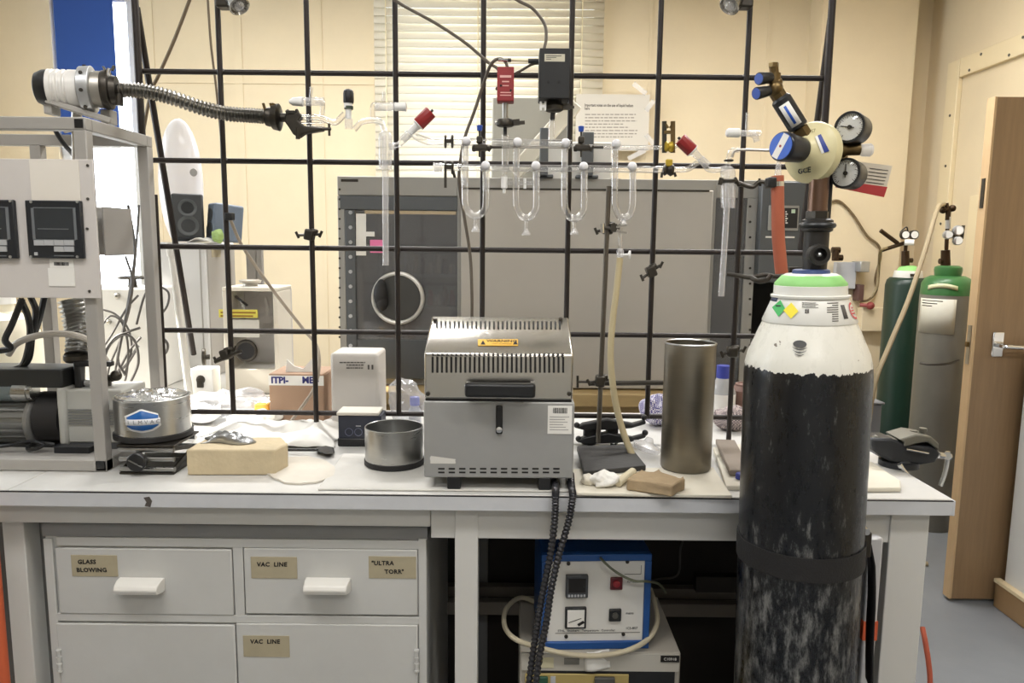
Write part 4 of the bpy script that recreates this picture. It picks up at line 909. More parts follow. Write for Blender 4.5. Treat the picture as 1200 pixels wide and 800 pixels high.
a, e = q(1005, 387), q(1036, 360); mk('box', B().box((a.x, YPI - .08, a.z), (e.x, YPI - .001, e.z)), cream, wp, bevel=.004)
mk('tap_red', B().cyl(q(1008, 357, .05), q(1018, 358, .08), .012, n=8).sph(q(1020, 358, .08), .025), mat('dull_red', (140, 60, 56), .5), wp)
# slim grey cabinet between cylinder and green cylinder
a, e = P(1012, 562, 3.3), P(1034, 471, 3.3)
o = mk('grey_locker', B().box((P(985, 500, 3.3).x, 3.3, 0), (e.x, 3.6, e.z - .012)).box((P(985, 500, 3.3).x, 3.29, e.z - .01), (e.x + .008, 3.61, e.z)), mat('locker_grey', (124, 126, 130), .5), None, bevel=.004); tag(o, 'low grey locker half hidden behind the black cylinder', 'locker')
# ------------------------------------------------------------------ bench vice
YV = 1.62
vi = thing('bench_vice', 'dark cast iron bench vice with a chrome handle at the bench end', 'vice', (P(1050, 556, YV).x, YV, ZB))
vm = mat('vice_iron', (56, 58, 62), .4, metal=.5, var=.2, vs_=30); vm2 = mat('vice_jaw_grey', (112, 110, 100), .45, metal=.4, var=.15)
q = lambda x, y, d=0: P(x, y, YV + d)
bz_ = ZB
cbx = q(1052, 555).x
mk('base', B().lathe((cbx, YV, bz_ + .0005), (0, 0, 1), [(0, .042), (.012, .042), (.014, .032), (.028, .026), (.034, .030), (.04, .030)], n=24), vm, vi)
mk('body', B().prism([q(x, y, -.03) for x, y in ((1022, 514), (1046, 514), (1058, 519), (1080, 522), (1098, 524), (1103, 532), (1097, 542), (1080, 545), (1062, 543), (1048, 543), (1034, 536), (1023, 528))], (0, .06, 0)), vm, vi, bevel=.005)
mk('slide', B().cyl(q(1023, 519, -.01), q(1030, 513, -.01), .012, n=12).box(V((q(1031, 519).x, YV - .022, q(1031, 520).z)), V((q(1047, 519).x, YV + .022, q(1031, 511.5).z))), vm2, vi, bevel=.003)
mk('jaw', B().prism([q(x, y, -.034) for x, y in ((1054, 515), (1074, 509), (1092, 512), (1101, 520), (1100, 528), (1088, 518), (1074, 520), (1060, 524), (1060, 518))], (0, .068, 0)), vm2, vi, bevel=.003)
for x, y in ((1070, 505), (1081, 502)): mk('jaw_bolt', B().lathe(q(x, y + 8), (0, 0, 1), [(0, .005), (.008, .005), (.008, .008), (.017, .008)], n=12), vm2, vi)
mk('spindle', B().cyl(q(1062, 526, -.036), q(1088, 531, -.036), .0025, n=8), chrome, vi)
sp = mk('screw_head', B().cyl(q(1100, 533), q(1114, 535), .0075, n=14).cyl(q(1110, 534, -.008), q(1110, 534, .008), .009, n=12), chrome, vi)
mk('tommy_bar', B().tube([q(1110.5, 529), q(1110, 540), q(1107, 555), q(1102, 569)], .005, n=10), chrome, sp)
mk('swivel_bolt', B().cyl(q(1055, 545, -.05), q(1064, 556, -.05), .004, n=8).cyl(q(1054, 543.5, -.05), q(1056, 547, -.05), .0055, n=8), chrome, vi)
o = slab('bench_end_board', 'cream board lying at the right end of the worktop before the vice', 'board', ((985, 572), (1056, 571.5), (1055, 563), (1022, 541), (985, 541)), .009, mat('pale_board', (222, 216, 200)))
o = mk('red_hose', B().tube([P(1081, 735, 1.62), P(1084, 750, 1.6), P(1088, 775, 1.58), (P(1090, 800, 1.57)), P(1090, 860, 1.55), V((P(1086, 860, 1.55).x, 1.6, .012)), V((P(1060, 860, 1.55).x, 1.9, .012))], .006, n=8), mat('red_rubber', (176, 84, 60), .5)); tag(o, 'thin red hose hanging beside the right bench leg', 'hose')
# ------------------------------------------------------------------ grey vacuum pump rack, left
YK = PZ(115, 553, ZB).y; YK2 = 1.762
xk = P(119, 450, YK).x; zk = P(100, 137, YK).z
rk = thing('pump_rack', 'grey square tube rack holding the turbo pump at the left', 'rack', (xk - .25, (YK + YK2) / 2, ZB))
q_ = .025; XK0 = -1.42
def sq(a, c, n='frame_bar', w=q_): return mk(n, B().bar(a, c, w, w), rackgrey, rk, bevel=.002)
for x in (xk, XK0):
    for y in (YK + q_ / 2, YK2 + q_ / 2):
        sq((x - q_ / 2, y, ZB + .0005), (x - q_ / 2, y, zk - (q_ if 1 else 0)), 'leg')
for z in (zk - q_ / 2, ZB + q_ / 2 + .001):
    sq((XK0, YK + q_ / 2, z), (xk, YK + q_ / 2, z)); sq((XK0, YK2 + q_ / 2, z), (xk, YK2 + q_ / 2, z))
    for x in (xk - q_ / 2, XK0 + q_ / 2 - .03): sq((x, YK + q_, z), (x, YK2, z))
xm = P(40, 170, YK2).x
sq((xm, YK2 + q_ / 2, ZB + q_), (xm, YK2 + q_ / 2, zk - q_), 'leg')
for z in (zk - q_ / 2, ZB + q_ / 2 + .003): mk('end_plug', B().box((xk - q_ + .004, YK - .0012, z - q_ / 2 + .004), (xk - .004, YK + .002, z + q_ / 2 - .004)), dark, rk)
mk('cradle_bar', B().bar(P(55, 118, 1.66), P(131, 142, 1.70), .03, .012), rackgrey, rk, bevel=.002)
mk('cradle_bracket', B().box(P(51, 133, 1.655), P(59, 111, 1.655) + V((0, .035, 0))), rackgrey, rk, bevel=.002)
mk('cradle_bracket', B().box(P(118, 145, 1.70), P(129, 128, 1.70) + V((0, .03, 0))), rackgrey, rk, bevel=.002)
mk('tray', B().box((XK0 + .02, YK + q_, ZB + .006), (xk - q_, YK2, ZB + .012)), rackgrey, rk)
# instrument panel
YI = YK - .006
ip = thing('pump_controller', 'pale grey instrument panel with two black displays on the pump rack', 'instrument', (P(40, 345, YI).x, YI, P(40, 347, YI).z))
pa, pe = P(-120, 347, YI), P(109.5, 187, YI)
mk('front_panel', B().box((pa.x, YI - .003, pa.z), (pe.x, YI, pe.z)), panelgrey, ip, bevel=.001)
mk('case', B().box((pa.x, YI + .034, P(113, 300, YI).z), (xk - .03, YI + .17, P(113, 240, YI).z)), rackgrey, ip, bevel=.003)
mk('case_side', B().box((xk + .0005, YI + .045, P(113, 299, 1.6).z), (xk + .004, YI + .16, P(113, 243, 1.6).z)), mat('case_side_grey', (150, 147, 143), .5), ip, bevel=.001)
def disp(x0, y0, x1, y1):
    a, e = P(x0, y1, YI), P(x1, y0, YI); d = mk('display_unit', B().box((a.x, YI - .012, a.z), (e.x, YI - .003, e.z)), mat('display_black', (34, 37, 42), .35), ip, bevel=.002)
    W_ = x1 - x0; H_ = y1 - y0
    def r_(n, u0, v0, u1, v1, m, l=.0128):
        a, e = P(x0 + W_ * u0, y0 + H_ * v1, YI), P(x0 + W_ * u1, y0 + H_ * v0, YI); mk(n, B().box((a.x, YI - l, a.z), (e.x, YI - .012, e.z)), m, d)
    r_('screen', .12, .14, .88, .66, mat('screen_grey', (52, 56, 60), .2)); 
    for u0, v0, u1, v1 in ((.09, .12, .91, .127), (.09, .68, .91, .687), (.09, .127, .1, .68), (.9, .127, .91, .68), (.18, .49, .78, .497)): r_('screen_line', u0, v0, u1, v1, mat('thin_grey_line', (110, 114, 118), .5), .0131)
    for k in range(4): r_('key', .12 + .195 * k, .69, .3 + .195 * k, .78, mat('key_grey', (178, 180, 182), .4), .0145)
    for k in range(2, 4): r_('key', .12 + .195 * k, .80, .3 + .195 * k, .89, mat('key_grey', (178, 180, 182)), .0145)
    r_('badge', .12, .90, .18, .955, MATS['key_grey'], .0135); r_('caption_strip', .5, .955, .88, .97, MATS['thin_grey_line'], .0131)
    for u, v in ((.05, .02), (.95, .02), (.05, .98), (.95, .98)):
        c = P(x0 + W_ * u, y0 + H_ * v, YI); mk('screw', B().cyl((c.x, YI - .014, c.z), (c.x, YI - .011, c.z), .0028, n=8), alu, d)
disp(38, 235.5, 98, 302); disp(-41, 234.5, 20, 302)
a, e = P(39, 236, YI), P(93, 188, YI)
mk('taped_card', B().box((a.x, YI - .0045, a.z), (e.x, YI - .003, e.z)), mat('card_white', (228, 222, 212), .7), ip)
a, e = P(59, 335, YI), P(88, 314, YI); lb_ = mk('asset_label', B().box((a.x, YI - .0045, a.z), (e.x, YI - .003, e.z)), paper, ip)
a, e = P(60, 313.5, YI), P(87, 303.5, YI); mk('barcode_label', B().box((a.x, YI - .0042, a.z), (e.x, YI - .003, e.z)), paper, ip)
bb = B(); x = P(65, 308, YI).x; xe = P(82, 308, YI).x; random.seed(5)
while x < xe: w_ = random.choice((.0005, .001, .0014)); bb.box((x, YI - .0048, P(70, 311, YI).z), (x + w_, YI - .0042, P(70, 307, YI).z)); x += w_ + random.choice((.0006, .001))
mk('barcode', bb, ink, ip)
for x, y in ((104, 194), (104, 233), (103.5, 268), (106, 341)): c = P(x, y, YI); mk('screw', B().cyl((c.x, YI - .005, c.z), (c.x, YI - .003, c.z), .0028, n=8), screw, ip)
# ------------------------------------------------------------------ turbo pump on the rack
t0, t1 = P(42, 103, 1.665), P(141, 106, 1.705); td = (t1 - t0).normalized(); L = (t1 - t0).length
tp_ = thing('turbo_pump', 'white turbo pump lying on top of the grey rack', 'pump', P(90, 128, 1.69))
f = lambda px: (px - 42) / 99 * L
s_ = SS(P(95, 105, 1.69))
mk('end_cap', B().lathe(t0, td, [(0, 13 * s_), (f(44), 17 * s_), (f(52), 20.5 * s_), (f(58), 21 * s_), (f(59), 20 * s_)], n=32), dark, tp_)
mk('motor_housing', B().lathe(t0, td, [(f(58), 20 * s_), (f(59), 21.5 * s_), (f(64), 21.5 * s_), (f(65), 20 * s_), (f(67), 20 * s_), (f(68), 21.5 * s_), (f(71), 21.5 * s_), (f(72), 20 * s_), (f(74), 20 * s_), (f(75), 21.5 * s_), (f(78), 21.5 * s_), (f(79), 20 * s_), (f(81), 20 * s_), (f(82), 21.5 * s_), (f(94), 21.5 * s_), (f(95), 20 * s_)], n=32), mat('pump_white', (226, 224, 220), .35), tp_)
mk('mounting_flange', B().lathe(t0, td, [(f(95), 20 * s_), (f(96), 25.5 * s_), (f(109), 26.5 * s_), (f(110), 25 * s_)], n=32), alu, tp_)
for k in range(8):
    t = 2 * math.pi * k / 8 + .2; x_, y_ = B().frame(td); c = t0 + td * f(102) + (x_ * math.cos(t) + y_ * math.sin(t)) * 25.6 * s_; d_ = (x_ * math.cos(t) + y_ * math.sin(t)); mk('flange_bolt', B().cyl(c, c + d_ * .0035, .004, n=8), castiron, tp_)
mk('inlet_barrel', B().lathe(t0, td, [(f(109), 21 * s_), (f(121), 21 * s_)], n=32), satin, tp_)
mk('clamp_ring', B().lathe(t0, td, [(f(120), 17 * s_), (f(121), 21.5 * s_), (f(124), 22.5 * s_), (f(130), 22 * s_), (f(131), 17 * s_), (f(138), 16 * s_), (f(139), 8 * s_), (f(146), 8 * s_)], n=28), castiron, tp_)
x_, y_ = B().frame(td)
mk('wing_nut', B().cyl(P(125, 92, 1.68), P(128, 80, 1.68), .004, n=8).bar(P(124, 83, 1.68), P(121, 78, 1.68), .008, .003).bar(P(131, 83, 1.68), P(134, 77, 1.68), .008, .003), chrome, tp_)
mk('clamp_bolt', B().cyl(P(140, 110, 1.68), P(140, 124, 1.68), .008, n=8).cyl(P(133, 121, 1.68), P(144, 122, 1.68), .004, n=8), castiron, tp_)
mk('power_lead', B().tube([P(60, 140, 1.68), P(66, 155, 1.7), P(76, 170, 1.72), P(86, 182, 1.75), P(92, 200, 1.77)], .005, n=8), dark, tp_)
mk('backing_port', B().cyl(P(90, 130, 1.71), P(90, 190, 1.71), .0105, n=14).cyl(P(90, 146, 1.71), P(90, 154, 1.71), .018, n=18).cyl(P(75, 152, 1.71), P(84, 150, 1.71), .008, n=8).bar(P(60, 152, 1.71), P(78, 150.5, 1.71), .008, .002), satin, tp_)
# corrugated steel hose from the turbo pump to the glass line
def bell(pts, r, amp, rings, n=14):
    sub = math.ceil(rings * 6 / (len(pts) - 1)); k = round(sub * (len(pts) - 1) / 6)
    return B().tube(pts, lambda t: r + amp * (.5 + .5 * math.cos(2 * math.pi * t * sub * (len(pts) - 1) / 6)), n=n, sub=sub, caps=True)
o = mk('bellows_hose', bell([P(142, 105, 1.705), P(170, 107, 1.71), P(200, 114, 1.715), P(235, 126, 1.72), P(265, 133, 1.72), P(290, 135, 1.72), P(311, 136.5, 1.72)], .0108, .0062, 40), mat('bellows_steel', (150, 148, 144), .3, metal=1.0), smooth=60)
tag(o, 'long corrugated steel hose running from the turbo pump to the glass line', 'hose')
# ------------------------------------------------------------------ rotary vane pump inside the rack
YM = 1.69
vp = thing('vacuum_pump', 'grey rotary vacuum pump with ribbed motor inside the rack', 'pump', (P(60, 520, YM).x, YM, ZB + .012))
s2 = SS(P(60, 490, YM)); q = lambda x, y, d=0: P(x, y, YM + d)
m0 = q(-60, 490); m1 = q(47, 490)
mm = mat('motor_grey', (150, 152, 152), .35, metal=.6, var=.08); mb = mat('pump_body_grey', (184, 184, 178), .45, var=.05)
mk('motor', B().cyl(m0, m1, 25 * s2, n=32), mm, vp)
mx0 = m0.x
for k in range(22):
    t = 2 * math.pi * k / 22; c = V((0, math.cos(t), math.sin(t))); a = V((m0.x, m0.y, m0.z)) + c * 26 * s2; e = V((m1.x, m1.y, m1.z)) + c * 26 * s2
    mk('cooling_fin', B().bar(a, e, .0028, .012, up=c), mm, vp)
mk('motor_flange', B().lathe(m1 + V((-.002, 0, 0)), (1, 0, 0), [(0, 25 * s2), (0, 31 * s2), (.010, 32 * s2), (.014, 30 * s2), (.016, 26 * s2)], n=36), mat('flange_grey', (128, 128, 126), .4, metal=.4), vp)
mk('coupling', B().cyl(q(55, 488), q(84, 488), 30 * s2, n=28), darkrub, vp)
a, e = q(84, 516, -.03), q(143, 455, -.03)
pb = mk('oil_case', B().box((a.x, YM - .05, a.z), (q(143, 490).x + .03, YM + .06, e.z)), mb, vp, bevel=.004)
mk('end_frame', B().box((a.x - .012, YM - .058, a.z - .004), (a.x + .008, YM + .066, e.z + .004)), mb, vp, bevel=.006)
for i in range(6): zz = P(100, 480 + i * 3.3, YM - .05).z; mk('rib', B().box((a.x + .01, YM - .053, zz - .0015), (q(143, 490).x + .028, YM - .049, zz + .0015)), mm, pb)
mk('sump_base', B().box((a.x, YM - .048, ZB + .0125), (q(143, 490).x + .03, YM + .05, a.z)), mat('sump_dark', (88, 90, 92), .45), vp)
mk('motor_base', B().box((q(-50, 0).x, YM - .04, ZB + .0125), (q(45, 0).x, YM + .05, q(40, 515).z)), dark, vp)
mk('capacitor', B().cyl(q(-60, 459, -.035), q(36, 459, -.035), 10.5 * s2, n=20), mat('cap_grey', (112, 122, 124), .4, metal=.3), vp)
mk('capacitor_end', B().cyl(q(19, 459, -.037), q(36, 459, -.037), 11 * s2, n=20).cyl(q(36, 459, -.037), q(41, 459, -.037), 10 * s2, n=20), steel, vp)
mk('switch_box', B().box((q(-50, 0).x, YM - .05, q(0, 449).z), (q(58, 0).x, YM + .04, q(0, 428).z)), mat('switch_black', (44, 46, 46), .45), vp, bevel=.004)
mk('carry_handle', B().box((q(66, 0).x, YM - .03, q(0, 426).z), (q(112, 0).x, YM - .01, q(0, 420).z)).box((q(66, 0).x, YM - .03, q(0, 456).z), (q(74, 0).x, YM - .01, q(0, 425).z)), dark, vp, bevel=.003)
mk('inlet_port', B().cyl(q(93, 456), q(93, 420), .012, n=14).lathe(q(90, 424), (0, 0, 1), [(0, .022), (.006, .027), (.016, .027), (.022, .02)], n=20), castiron, vp)
mk('exhaust_fitting', B().cyl(q(122, 456), q(122, 440), .016, n=12).cyl(q(115, 446), q(135, 442), .009, n=10).sph(q(136, 440), .013), castiron, vp)
mk('oil_valve', B().cyl(q(104, 456), q(104, 446), .01, n=8).cyl(q(100, 448, -.02), q(112, 450, -.02), .007, n=8), alu, vp)
o = mk('bellows_hose', bell([P(84, 352, 1.73), P(90, 375, 1.725), P(94, 395, 1.71), P(93, 416, YM)], .024, .007, 13, n=20), steel, smooth=60)
tag(o, 'short upright corrugated hose between controller and vacuum pump', 'hose')
o = mk('clear_tube', B().tube([P(10, 415, 1.66), P(20, 402, 1.65), P(45, 393, 1.64), P(75, 391, 1.64), P(98, 396, 1.65), P(112, 406, 1.67), P(126, 425, 1.7)], .0075, n=10), mat('grey_clear_tube', (190, 184, 174), .3)); tag(o, 'pale grey tube arching over the vacuum pump', 'tube')
for i, (pts, lb) in enumerate((([P(24, 350, 1.66), P(33, 372, 1.66), P(35, 395, 1.67), P(28, 425, 1.68), P(14, 434, 1.67)], 'thick black cable hanging leftmost of the bundle under the controller'), ([P(26, 350, 1.64), P(14, 380, 1.62), P(6, 398, 1.62), P(12, 408, 1.63), P(-8, 412, 1.63)], 'black cable bulging outward to the left under the controller'), ([P(36, 348, 1.68), P(42, 365, 1.68), P(38, 390, 1.68), P(34, 420, 1.68), P(22, 432, 1.68)], 'black cable in the middle of the bundle under the controller'), ([P(52, 348, 1.70), P(47, 370, 1.70), P(40, 392, 1.70), P(34, 405, 1.70), P(28, 430, 1.70)], 'black cable hanging rightmost of the bundle under the controller'))):
    o = mk('power_cable', B().tube(pts, .007, n=8), dark); tag(o, lb, 'cable', 'black cables under the controller')
# thin looping signal leads right of the rack leg
lm = mat('grey_lead', (98, 95, 92), .5)
LD = [[(147, 300), (155, 330), (148, 370), (140, 410), (134, 440)], [(150, 240), (158, 290), (154, 330), (146, 380), (138, 420), (146, 438)], [(118, 362), (135, 368), (150, 385), (154, 410), (146, 440)], [(120, 415), (135, 395), (152, 388), (164, 384)], [(162, 346), (148, 362), (132, 390), (122, 405)], [(162, 405), (150, 425), (138, 436), (130, 438)], [(160, 380), (170, 345), (182, 335), (197, 342), (196, 358), (186, 372)], [(186, 392), (196, 402), (195, 412), (188, 418)], [(125, 455), (128, 430), (140, 400), (152, 360), (158, 310), (163, 240)], [(119, 430), (128, 405), (145, 392), (158, 400), (162, 425), (152, 450)], [(120, 380), (130, 370), (143, 378), (150, 405), (148, 440), (142, 455)], [(165, 395), (152, 410), (140, 432), (128, 452)]]
LB = ['thin grey lead falling straight from the controller side', 'long thin grey lead hanging from the rack top corner', 'thin grey lead looping outward from the front rack leg', 'thin grey lead crossing level behind the rack leg', 'thin grey lead slanting down towards the front rack leg', 'thin pale lead slanting down beside the rear rack leg', 'thin grey lead curling in a loop right of the rear rack leg', 'tiny curl of lead just above the round steel dewar', 'long grey lead rising from the pump to the rack top', 'grey lead in a round loop above the pump exhaust', 'grey lead arching from the front leg down to the pump', 'grey lead slanting from the rear leg to the pump']
for i, (l, lb) in enumerate(zip(LD, LB)):
    o = mk('signal_lead', B().tube([P(x, y, 1.90 + .03 * (i % 3)) for x, y in l], .0028 + .0008 * (i % 2), n=6), lm); tag(o, lb, 'lead', 'thin grey signal leads by the rack')
# power adapter and coiled cord on the tray
a, e = P(64, 541, 1.61), P(110, 523, 1.61)
pa_ = thing('power_adapter', 'black power adapter lying on the rack floor before the pump', 'adapter', ((a.x + e.x) / 2, 1.62, ZB + .0125))
mk('case', B().box((a.x, 1.602, ZB + .0255), (e.x - .005, 1.628, e.z)).box((a.x + .004, 1.604, ZB + .0125), (e.x - .008, 1.626, ZB + .0256)), mat('adapter_black', (36, 38, 42), .5), pa_, bevel=.003)
mk('cord', B().tube([(a.x, 1.615, ZB + .03), (a.x - .02, 1.61, ZB + .034), (a.x - .045, 1.62, ZB + .03), (a.x - .06, 1.612, ZB + .022), (a.x - .045, 1.604, ZB + .02), (a.x - .02, 1.606, ZB + .03), (a.x - .05, 1.61, ZB + .038), (a.x - .09, 1.605, ZB + .03), (a.x - .13, 1.61, ZB + .024)], .004, n=8), dark, pa_)
# ------------------------------------------------------------------ steel dewar on a lab jack
YJ = PZ(172, 556, ZB).y
jx0, jx1 = P(139, 540, YJ).x, P(203, 540, YJ).x; zj = P(170, 521, YJ).z
lj = thing('lab_jack', 'low black and steel laboratory jack under the round dewar', 'lab jack', ((jx0 + jx1) / 2, YJ + .05, ZB))
mk('base_plate', B().box((jx0, YJ, ZB + .0005), (jx1, YJ + .12, ZB + .004)), castiron, lj)
mk('top_plate', B().box((jx0 - .003, YJ + .0, zj - .006), (jx1 + .003, YJ + .125, zj - .001)), castiron, lj, bevel=.001)
zmj = (ZB + zj) / 2
for z in (ZB + .010, zmj, zj - .012): mk('roller', B().cyl((jx0, YJ + .006, z), (jx1, YJ + .006, z), .0055, n=12), steel, lj); mk('roller', B().cyl((jx0, YJ + .112, z), (jx1, YJ + .112, z), .0055, n=12), steel, lj)
for x in (jx0 + .004, jx1 - .004):
    mk('scissor_arm', B().bar((x, YJ + .008, ZB + .008), (x, YJ + .11, zmj), .004, .009), castiron, lj); mk('scissor_arm', B().bar((x, YJ + .11, zmj), (x, YJ + .008, zj - .01), .004, .009), castiron, lj)
c = P(161, 541, YJ - .012)
kb = mk('turn_knob', B().lathe((c.x, YJ - .002, c.z), (0, -1, 0), [(0, .012), (.004, .0185), (.016, .02), (.018, .018)], n=14), dark, lj)
mk('knob_bar', B().bar((c.x - .014, YJ - .021, c.z + .006), (c.x + .014, YJ - .021, c.z - .008), .002, .003, up=(0, 1, 0)), steel, kb)
YDW = YJ + .08
dw = thing('steel_dewar', 'round steel dewar with a blue badge and foil top on the lab jack', 'dewar', (P(180, 500, YDW).x, YDW, zj))
cx = P(180, 495, YDW).x; sD = SS(P(180, 495, YDW)); rD = 41 * sD; zt_ = P(180, 463, YDW).z; zb_ = zj
mk('body', B().lathe((cx, YDW, zb_), (0, 0, 1), [(.012, rD), (zt_ - zb_ - .003, rD), (zt_ - zb_, rD + .001), (zt_ - zb_ + .001, rD - .002), (zt_ - zb_ - .004, rD - .006), (zt_ - zb_ - .012, rD - .008)], n=56, caps=True), steel, dw)
mk('base_ring', B().lathe((cx, YDW, zb_), (0, 0, 1), [(0.0005, rD + .001), (.002, rD + .004), (.012, rD + .004), (.013, rD)], n=56), darkrub, dw)
foil = mat('crumpled_foil', (206, 206, 204), .22, metal=1.0, bump=.5, bs=60)
def ft(u, v):
    r_ = (rD - .006) * v; t = 2 * math.pi * u; p = V((cx + r_ * math.cos(t), YDW + r_ * math.sin(t), 0)); n_ = noise.noise(p * 70) + .5 * noise.noise(p * 160)
    p.z = zt_ + .002 + .010 * (1 - v ** 4) * (.6 + .7 * n_); return p
fo = B().grid(ft, 48, 10); bmesh.ops.remove_doubles(fo.bm, verts=fo.bm.verts[:], dist=1e-5); mk('foil_cover', fo, foil, dw, smooth=20)
vang = math.atan2(cx, YDW)
def ond(px, py, lift=.0008):
    r_ = rD + lift; a = math.asin((px - 180) * sD / r_) - vang; return V((cx + r_ * math.sin(a) * 1.0, YDW - r_ * math.cos(a), P(px, py, YDW - rD).z))
def badge(n, pts, m, lift):
    # strip polygon into vertical columns so that it follows the curve
    xs_ = sorted(p[0] for p in pts); x0, x1 = xs_[0], xs_[-1]; b = B()
    def ys(x):
        r_ = []
        for (ax, ay), (bx_, by) in zip(pts, pts[1:] + pts[:1]):
            if (ax - x) * (bx_ - x) <= 0 and ax != bx_: r_.append(ay + (by - ay) * (x - ax) / (bx_ - ax))
        return (min(r_), max(r_)) if r_ else (pts[0][1], pts[0][1])
    def fn(u, v):
        x = x0 + (x1 - x0) * (u * .998 + .001); a, c = ys(x); return ond(x, a + (c - a) * v, lift)
    return mk(n, b.grid(fn, 14, 2), m, dw, solid=.0002)
badge('badge_border', [(151, 488), (168, 479), (187, 486.5), (187.5, 500), (180, 505.5), (168, 507.5), (157, 505), (152, 501)], whiteplas, .0006)
bl_ = badge('badge_field', [(153, 489), (168, 481), (185, 487.5), (185, 499.5), (178, 503.5), (168, 505), (158, 503), (153, 500)], mat('badge_blue', (30, 96, 170), .4), .0012)
badge('badge_band', [(151.5, 491.5), (187, 491), (187, 498), (151.5, 498.5)], mat('badge_band_grey', (222, 224, 228), .4), .0018)
for i, ch in enumerate('ILMVAC'):
    p = ond(154.5 + i * 6, 494.9, .0026); pr_ = ond(156.5 + i * 6, 494.9, .0026); text(ch, .0115, mat('badge_letter', (120, 124, 130), .5), dw, p, right=pr_ - p)
# ------------------------------------------------------------------ items behind the lattice, left
desk = thing('side_desk', 'pale grey side desk behind the lattice at the left', 'desk', (-1.0, 2.45, 0))
ZD = P(284, 461, 2.25).z
mk('desk_top', B().box((-1.7, 2.16, ZD - .03), (-.50, 2.76, ZD)), mat('desk_grey', (196, 194, 188), .5, var=.1), desk, bevel=.003)
for x in (-1.65, -.56):
    for y in (2.2, 2.70): mk('leg', B().box((x, y, 0), (x + .04, y + .04, ZD - .03)), rackgrey, desk)
# grey cabinet under the loudspeakers
YA = 2.5; q = lambda x, y, d=0: P(x, y, YA + d)
gc0, gc1 = q(183, 350).x, q(243, 350).x; ztc = q(215, 284).z
ec = thing('equipment_cabinet', 'tall light grey equipment cabinet carrying two loudspeakers behind the lattice', 'cabinet', ((gc0 + gc1) / 2, YA + .13, ZD))
mk('body', B().box((gc0, YA, ZD + .0005), (gc1, YA + .26, ztc)), mat('cabinet_pale_grey', (206, 206, 206), .5), ec, bevel=.004)
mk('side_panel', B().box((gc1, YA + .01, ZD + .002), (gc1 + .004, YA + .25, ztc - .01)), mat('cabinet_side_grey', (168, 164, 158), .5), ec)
mk('door_seam', B().box((q(221, 0).x - .002, YA - .002, ZD + .02), (q(221, 0).x + .002, YA + .002, ztc - .01)), rackgrey, ec)
a, e = P(241, 302, YA + .03), P(256, 290, YA + .1); mk('side_label', B().box((gc1 + .004, YA + .04, P(250, 301, YA + .1).z), (gc1 + .005, YA + .12, P(250, 291, YA + .1).z)), oldpaper, ec)
def speaker(cx_, y, zb, w, d, h, tilt, rz, m, mg, lb):
    s = thing('loudspeaker', lb, 'loudspeaker', (cx_, y, zb)); R = Matrix.Rotation(rz, 3, 'Z') @ Matrix.Rotation(tilt, 3, 'X')
    c = V((cx_, y, zb + h / 2))
    mk('box', B().cbox(c, (w, d, h), rot=R), m, s, bevel=.008, seg=3)
    n_ = R @ V((0, -1, 0)); f0 = c + n_ * d / 2
    for dz, r_ in ((h * .18, w * .30), (-h * .22, w * .34)):
        p = f0 + R @ V((0, 0, dz)); mk('cone', B().lathe(p, n_, [(0, r_), (.003, r_), (.003, r_ * .9), (-.004, r_ * .35), (-.001, r_ * .2), (.0, 0.001)], n=24), mg, s)
    return s
c = q(209, 280); h1 = (q(209, 222) - q(209, 280)).length
speaker(c.x, YA + .08, ztc + .008, .10, .11, h1 - .012, math.radians(-6), math.radians(24), mat('speaker_dark', (52, 54, 56), .5), mat('speaker_cone', (74, 78, 80), .4), 'black loudspeaker on the left of the grey equipment cabinet')
c = q(251, 282); 
speaker(c.x + .0, YA + .10, ztc + .004, .075, .10, h1 * .78, math.radians(-6), math.radians(-50), mat('speaker_bluegrey', (108, 120, 136), .5), mat('speaker_cone', (74, 78, 80)), 'blue grey loudspeaker on the right of the grey equipment cabinet')
c = P(253, 276, YA + .01); gbl = B().sph((c.x + .002, YA + .02, ztc + .022), .021, 14, 10)
for v in gbl.bm.verts: v.co += (v.co - V((c.x, YA + .02, ztc + .022))) * .35 * noise.noise(v.co * 90)
o = mk('sponge_ball', gbl, mat('sponge_green', (150, 176, 110), .9, bump=.5, bs=120)); tag(o, 'small green scrubby ball before the blue grey loudspeaker', 'ball')
o = mk('white_rag', B().grid(lambda u, v: (q(205, 0).x + .09 * u, YA + .005 + .05 * v, ztc + .0015 + .014 * math.sin(3.1 * u) * (.6 + .5 * math.sin(6 * v + 4 * u))), 14, 8), paper, solid=.002); tag(o, 'small white rag lying between the two loudspeakers', 'rag')
# translucent domed cover
do_ = thing('plastic_dome', 'translucent white plastic dome standing behind the black loudspeaker', 'dome', (q(211, 0).x, YA + .2, ztc))
c = P(212, 216, YA + .2); sA = SS(c)
dm = B().sph(c, (25.5 * sA, .05, 75 * sA), 32, 20)
for v in dm.bm.verts:
    if v.co.z < ztc + .002: v.co.z = ztc + .002
mk('shell', dm, glassmat('milky_plastic', tint=(.95, .95, 1), refl=.35, rough=.15, haze=.45), do_)
mk('oval_badge', B().lathe(P(227, 202, YA + .15), (0, -1, 0), [(0, .014), (.002, .013)], n=20), rackgrey, do_)
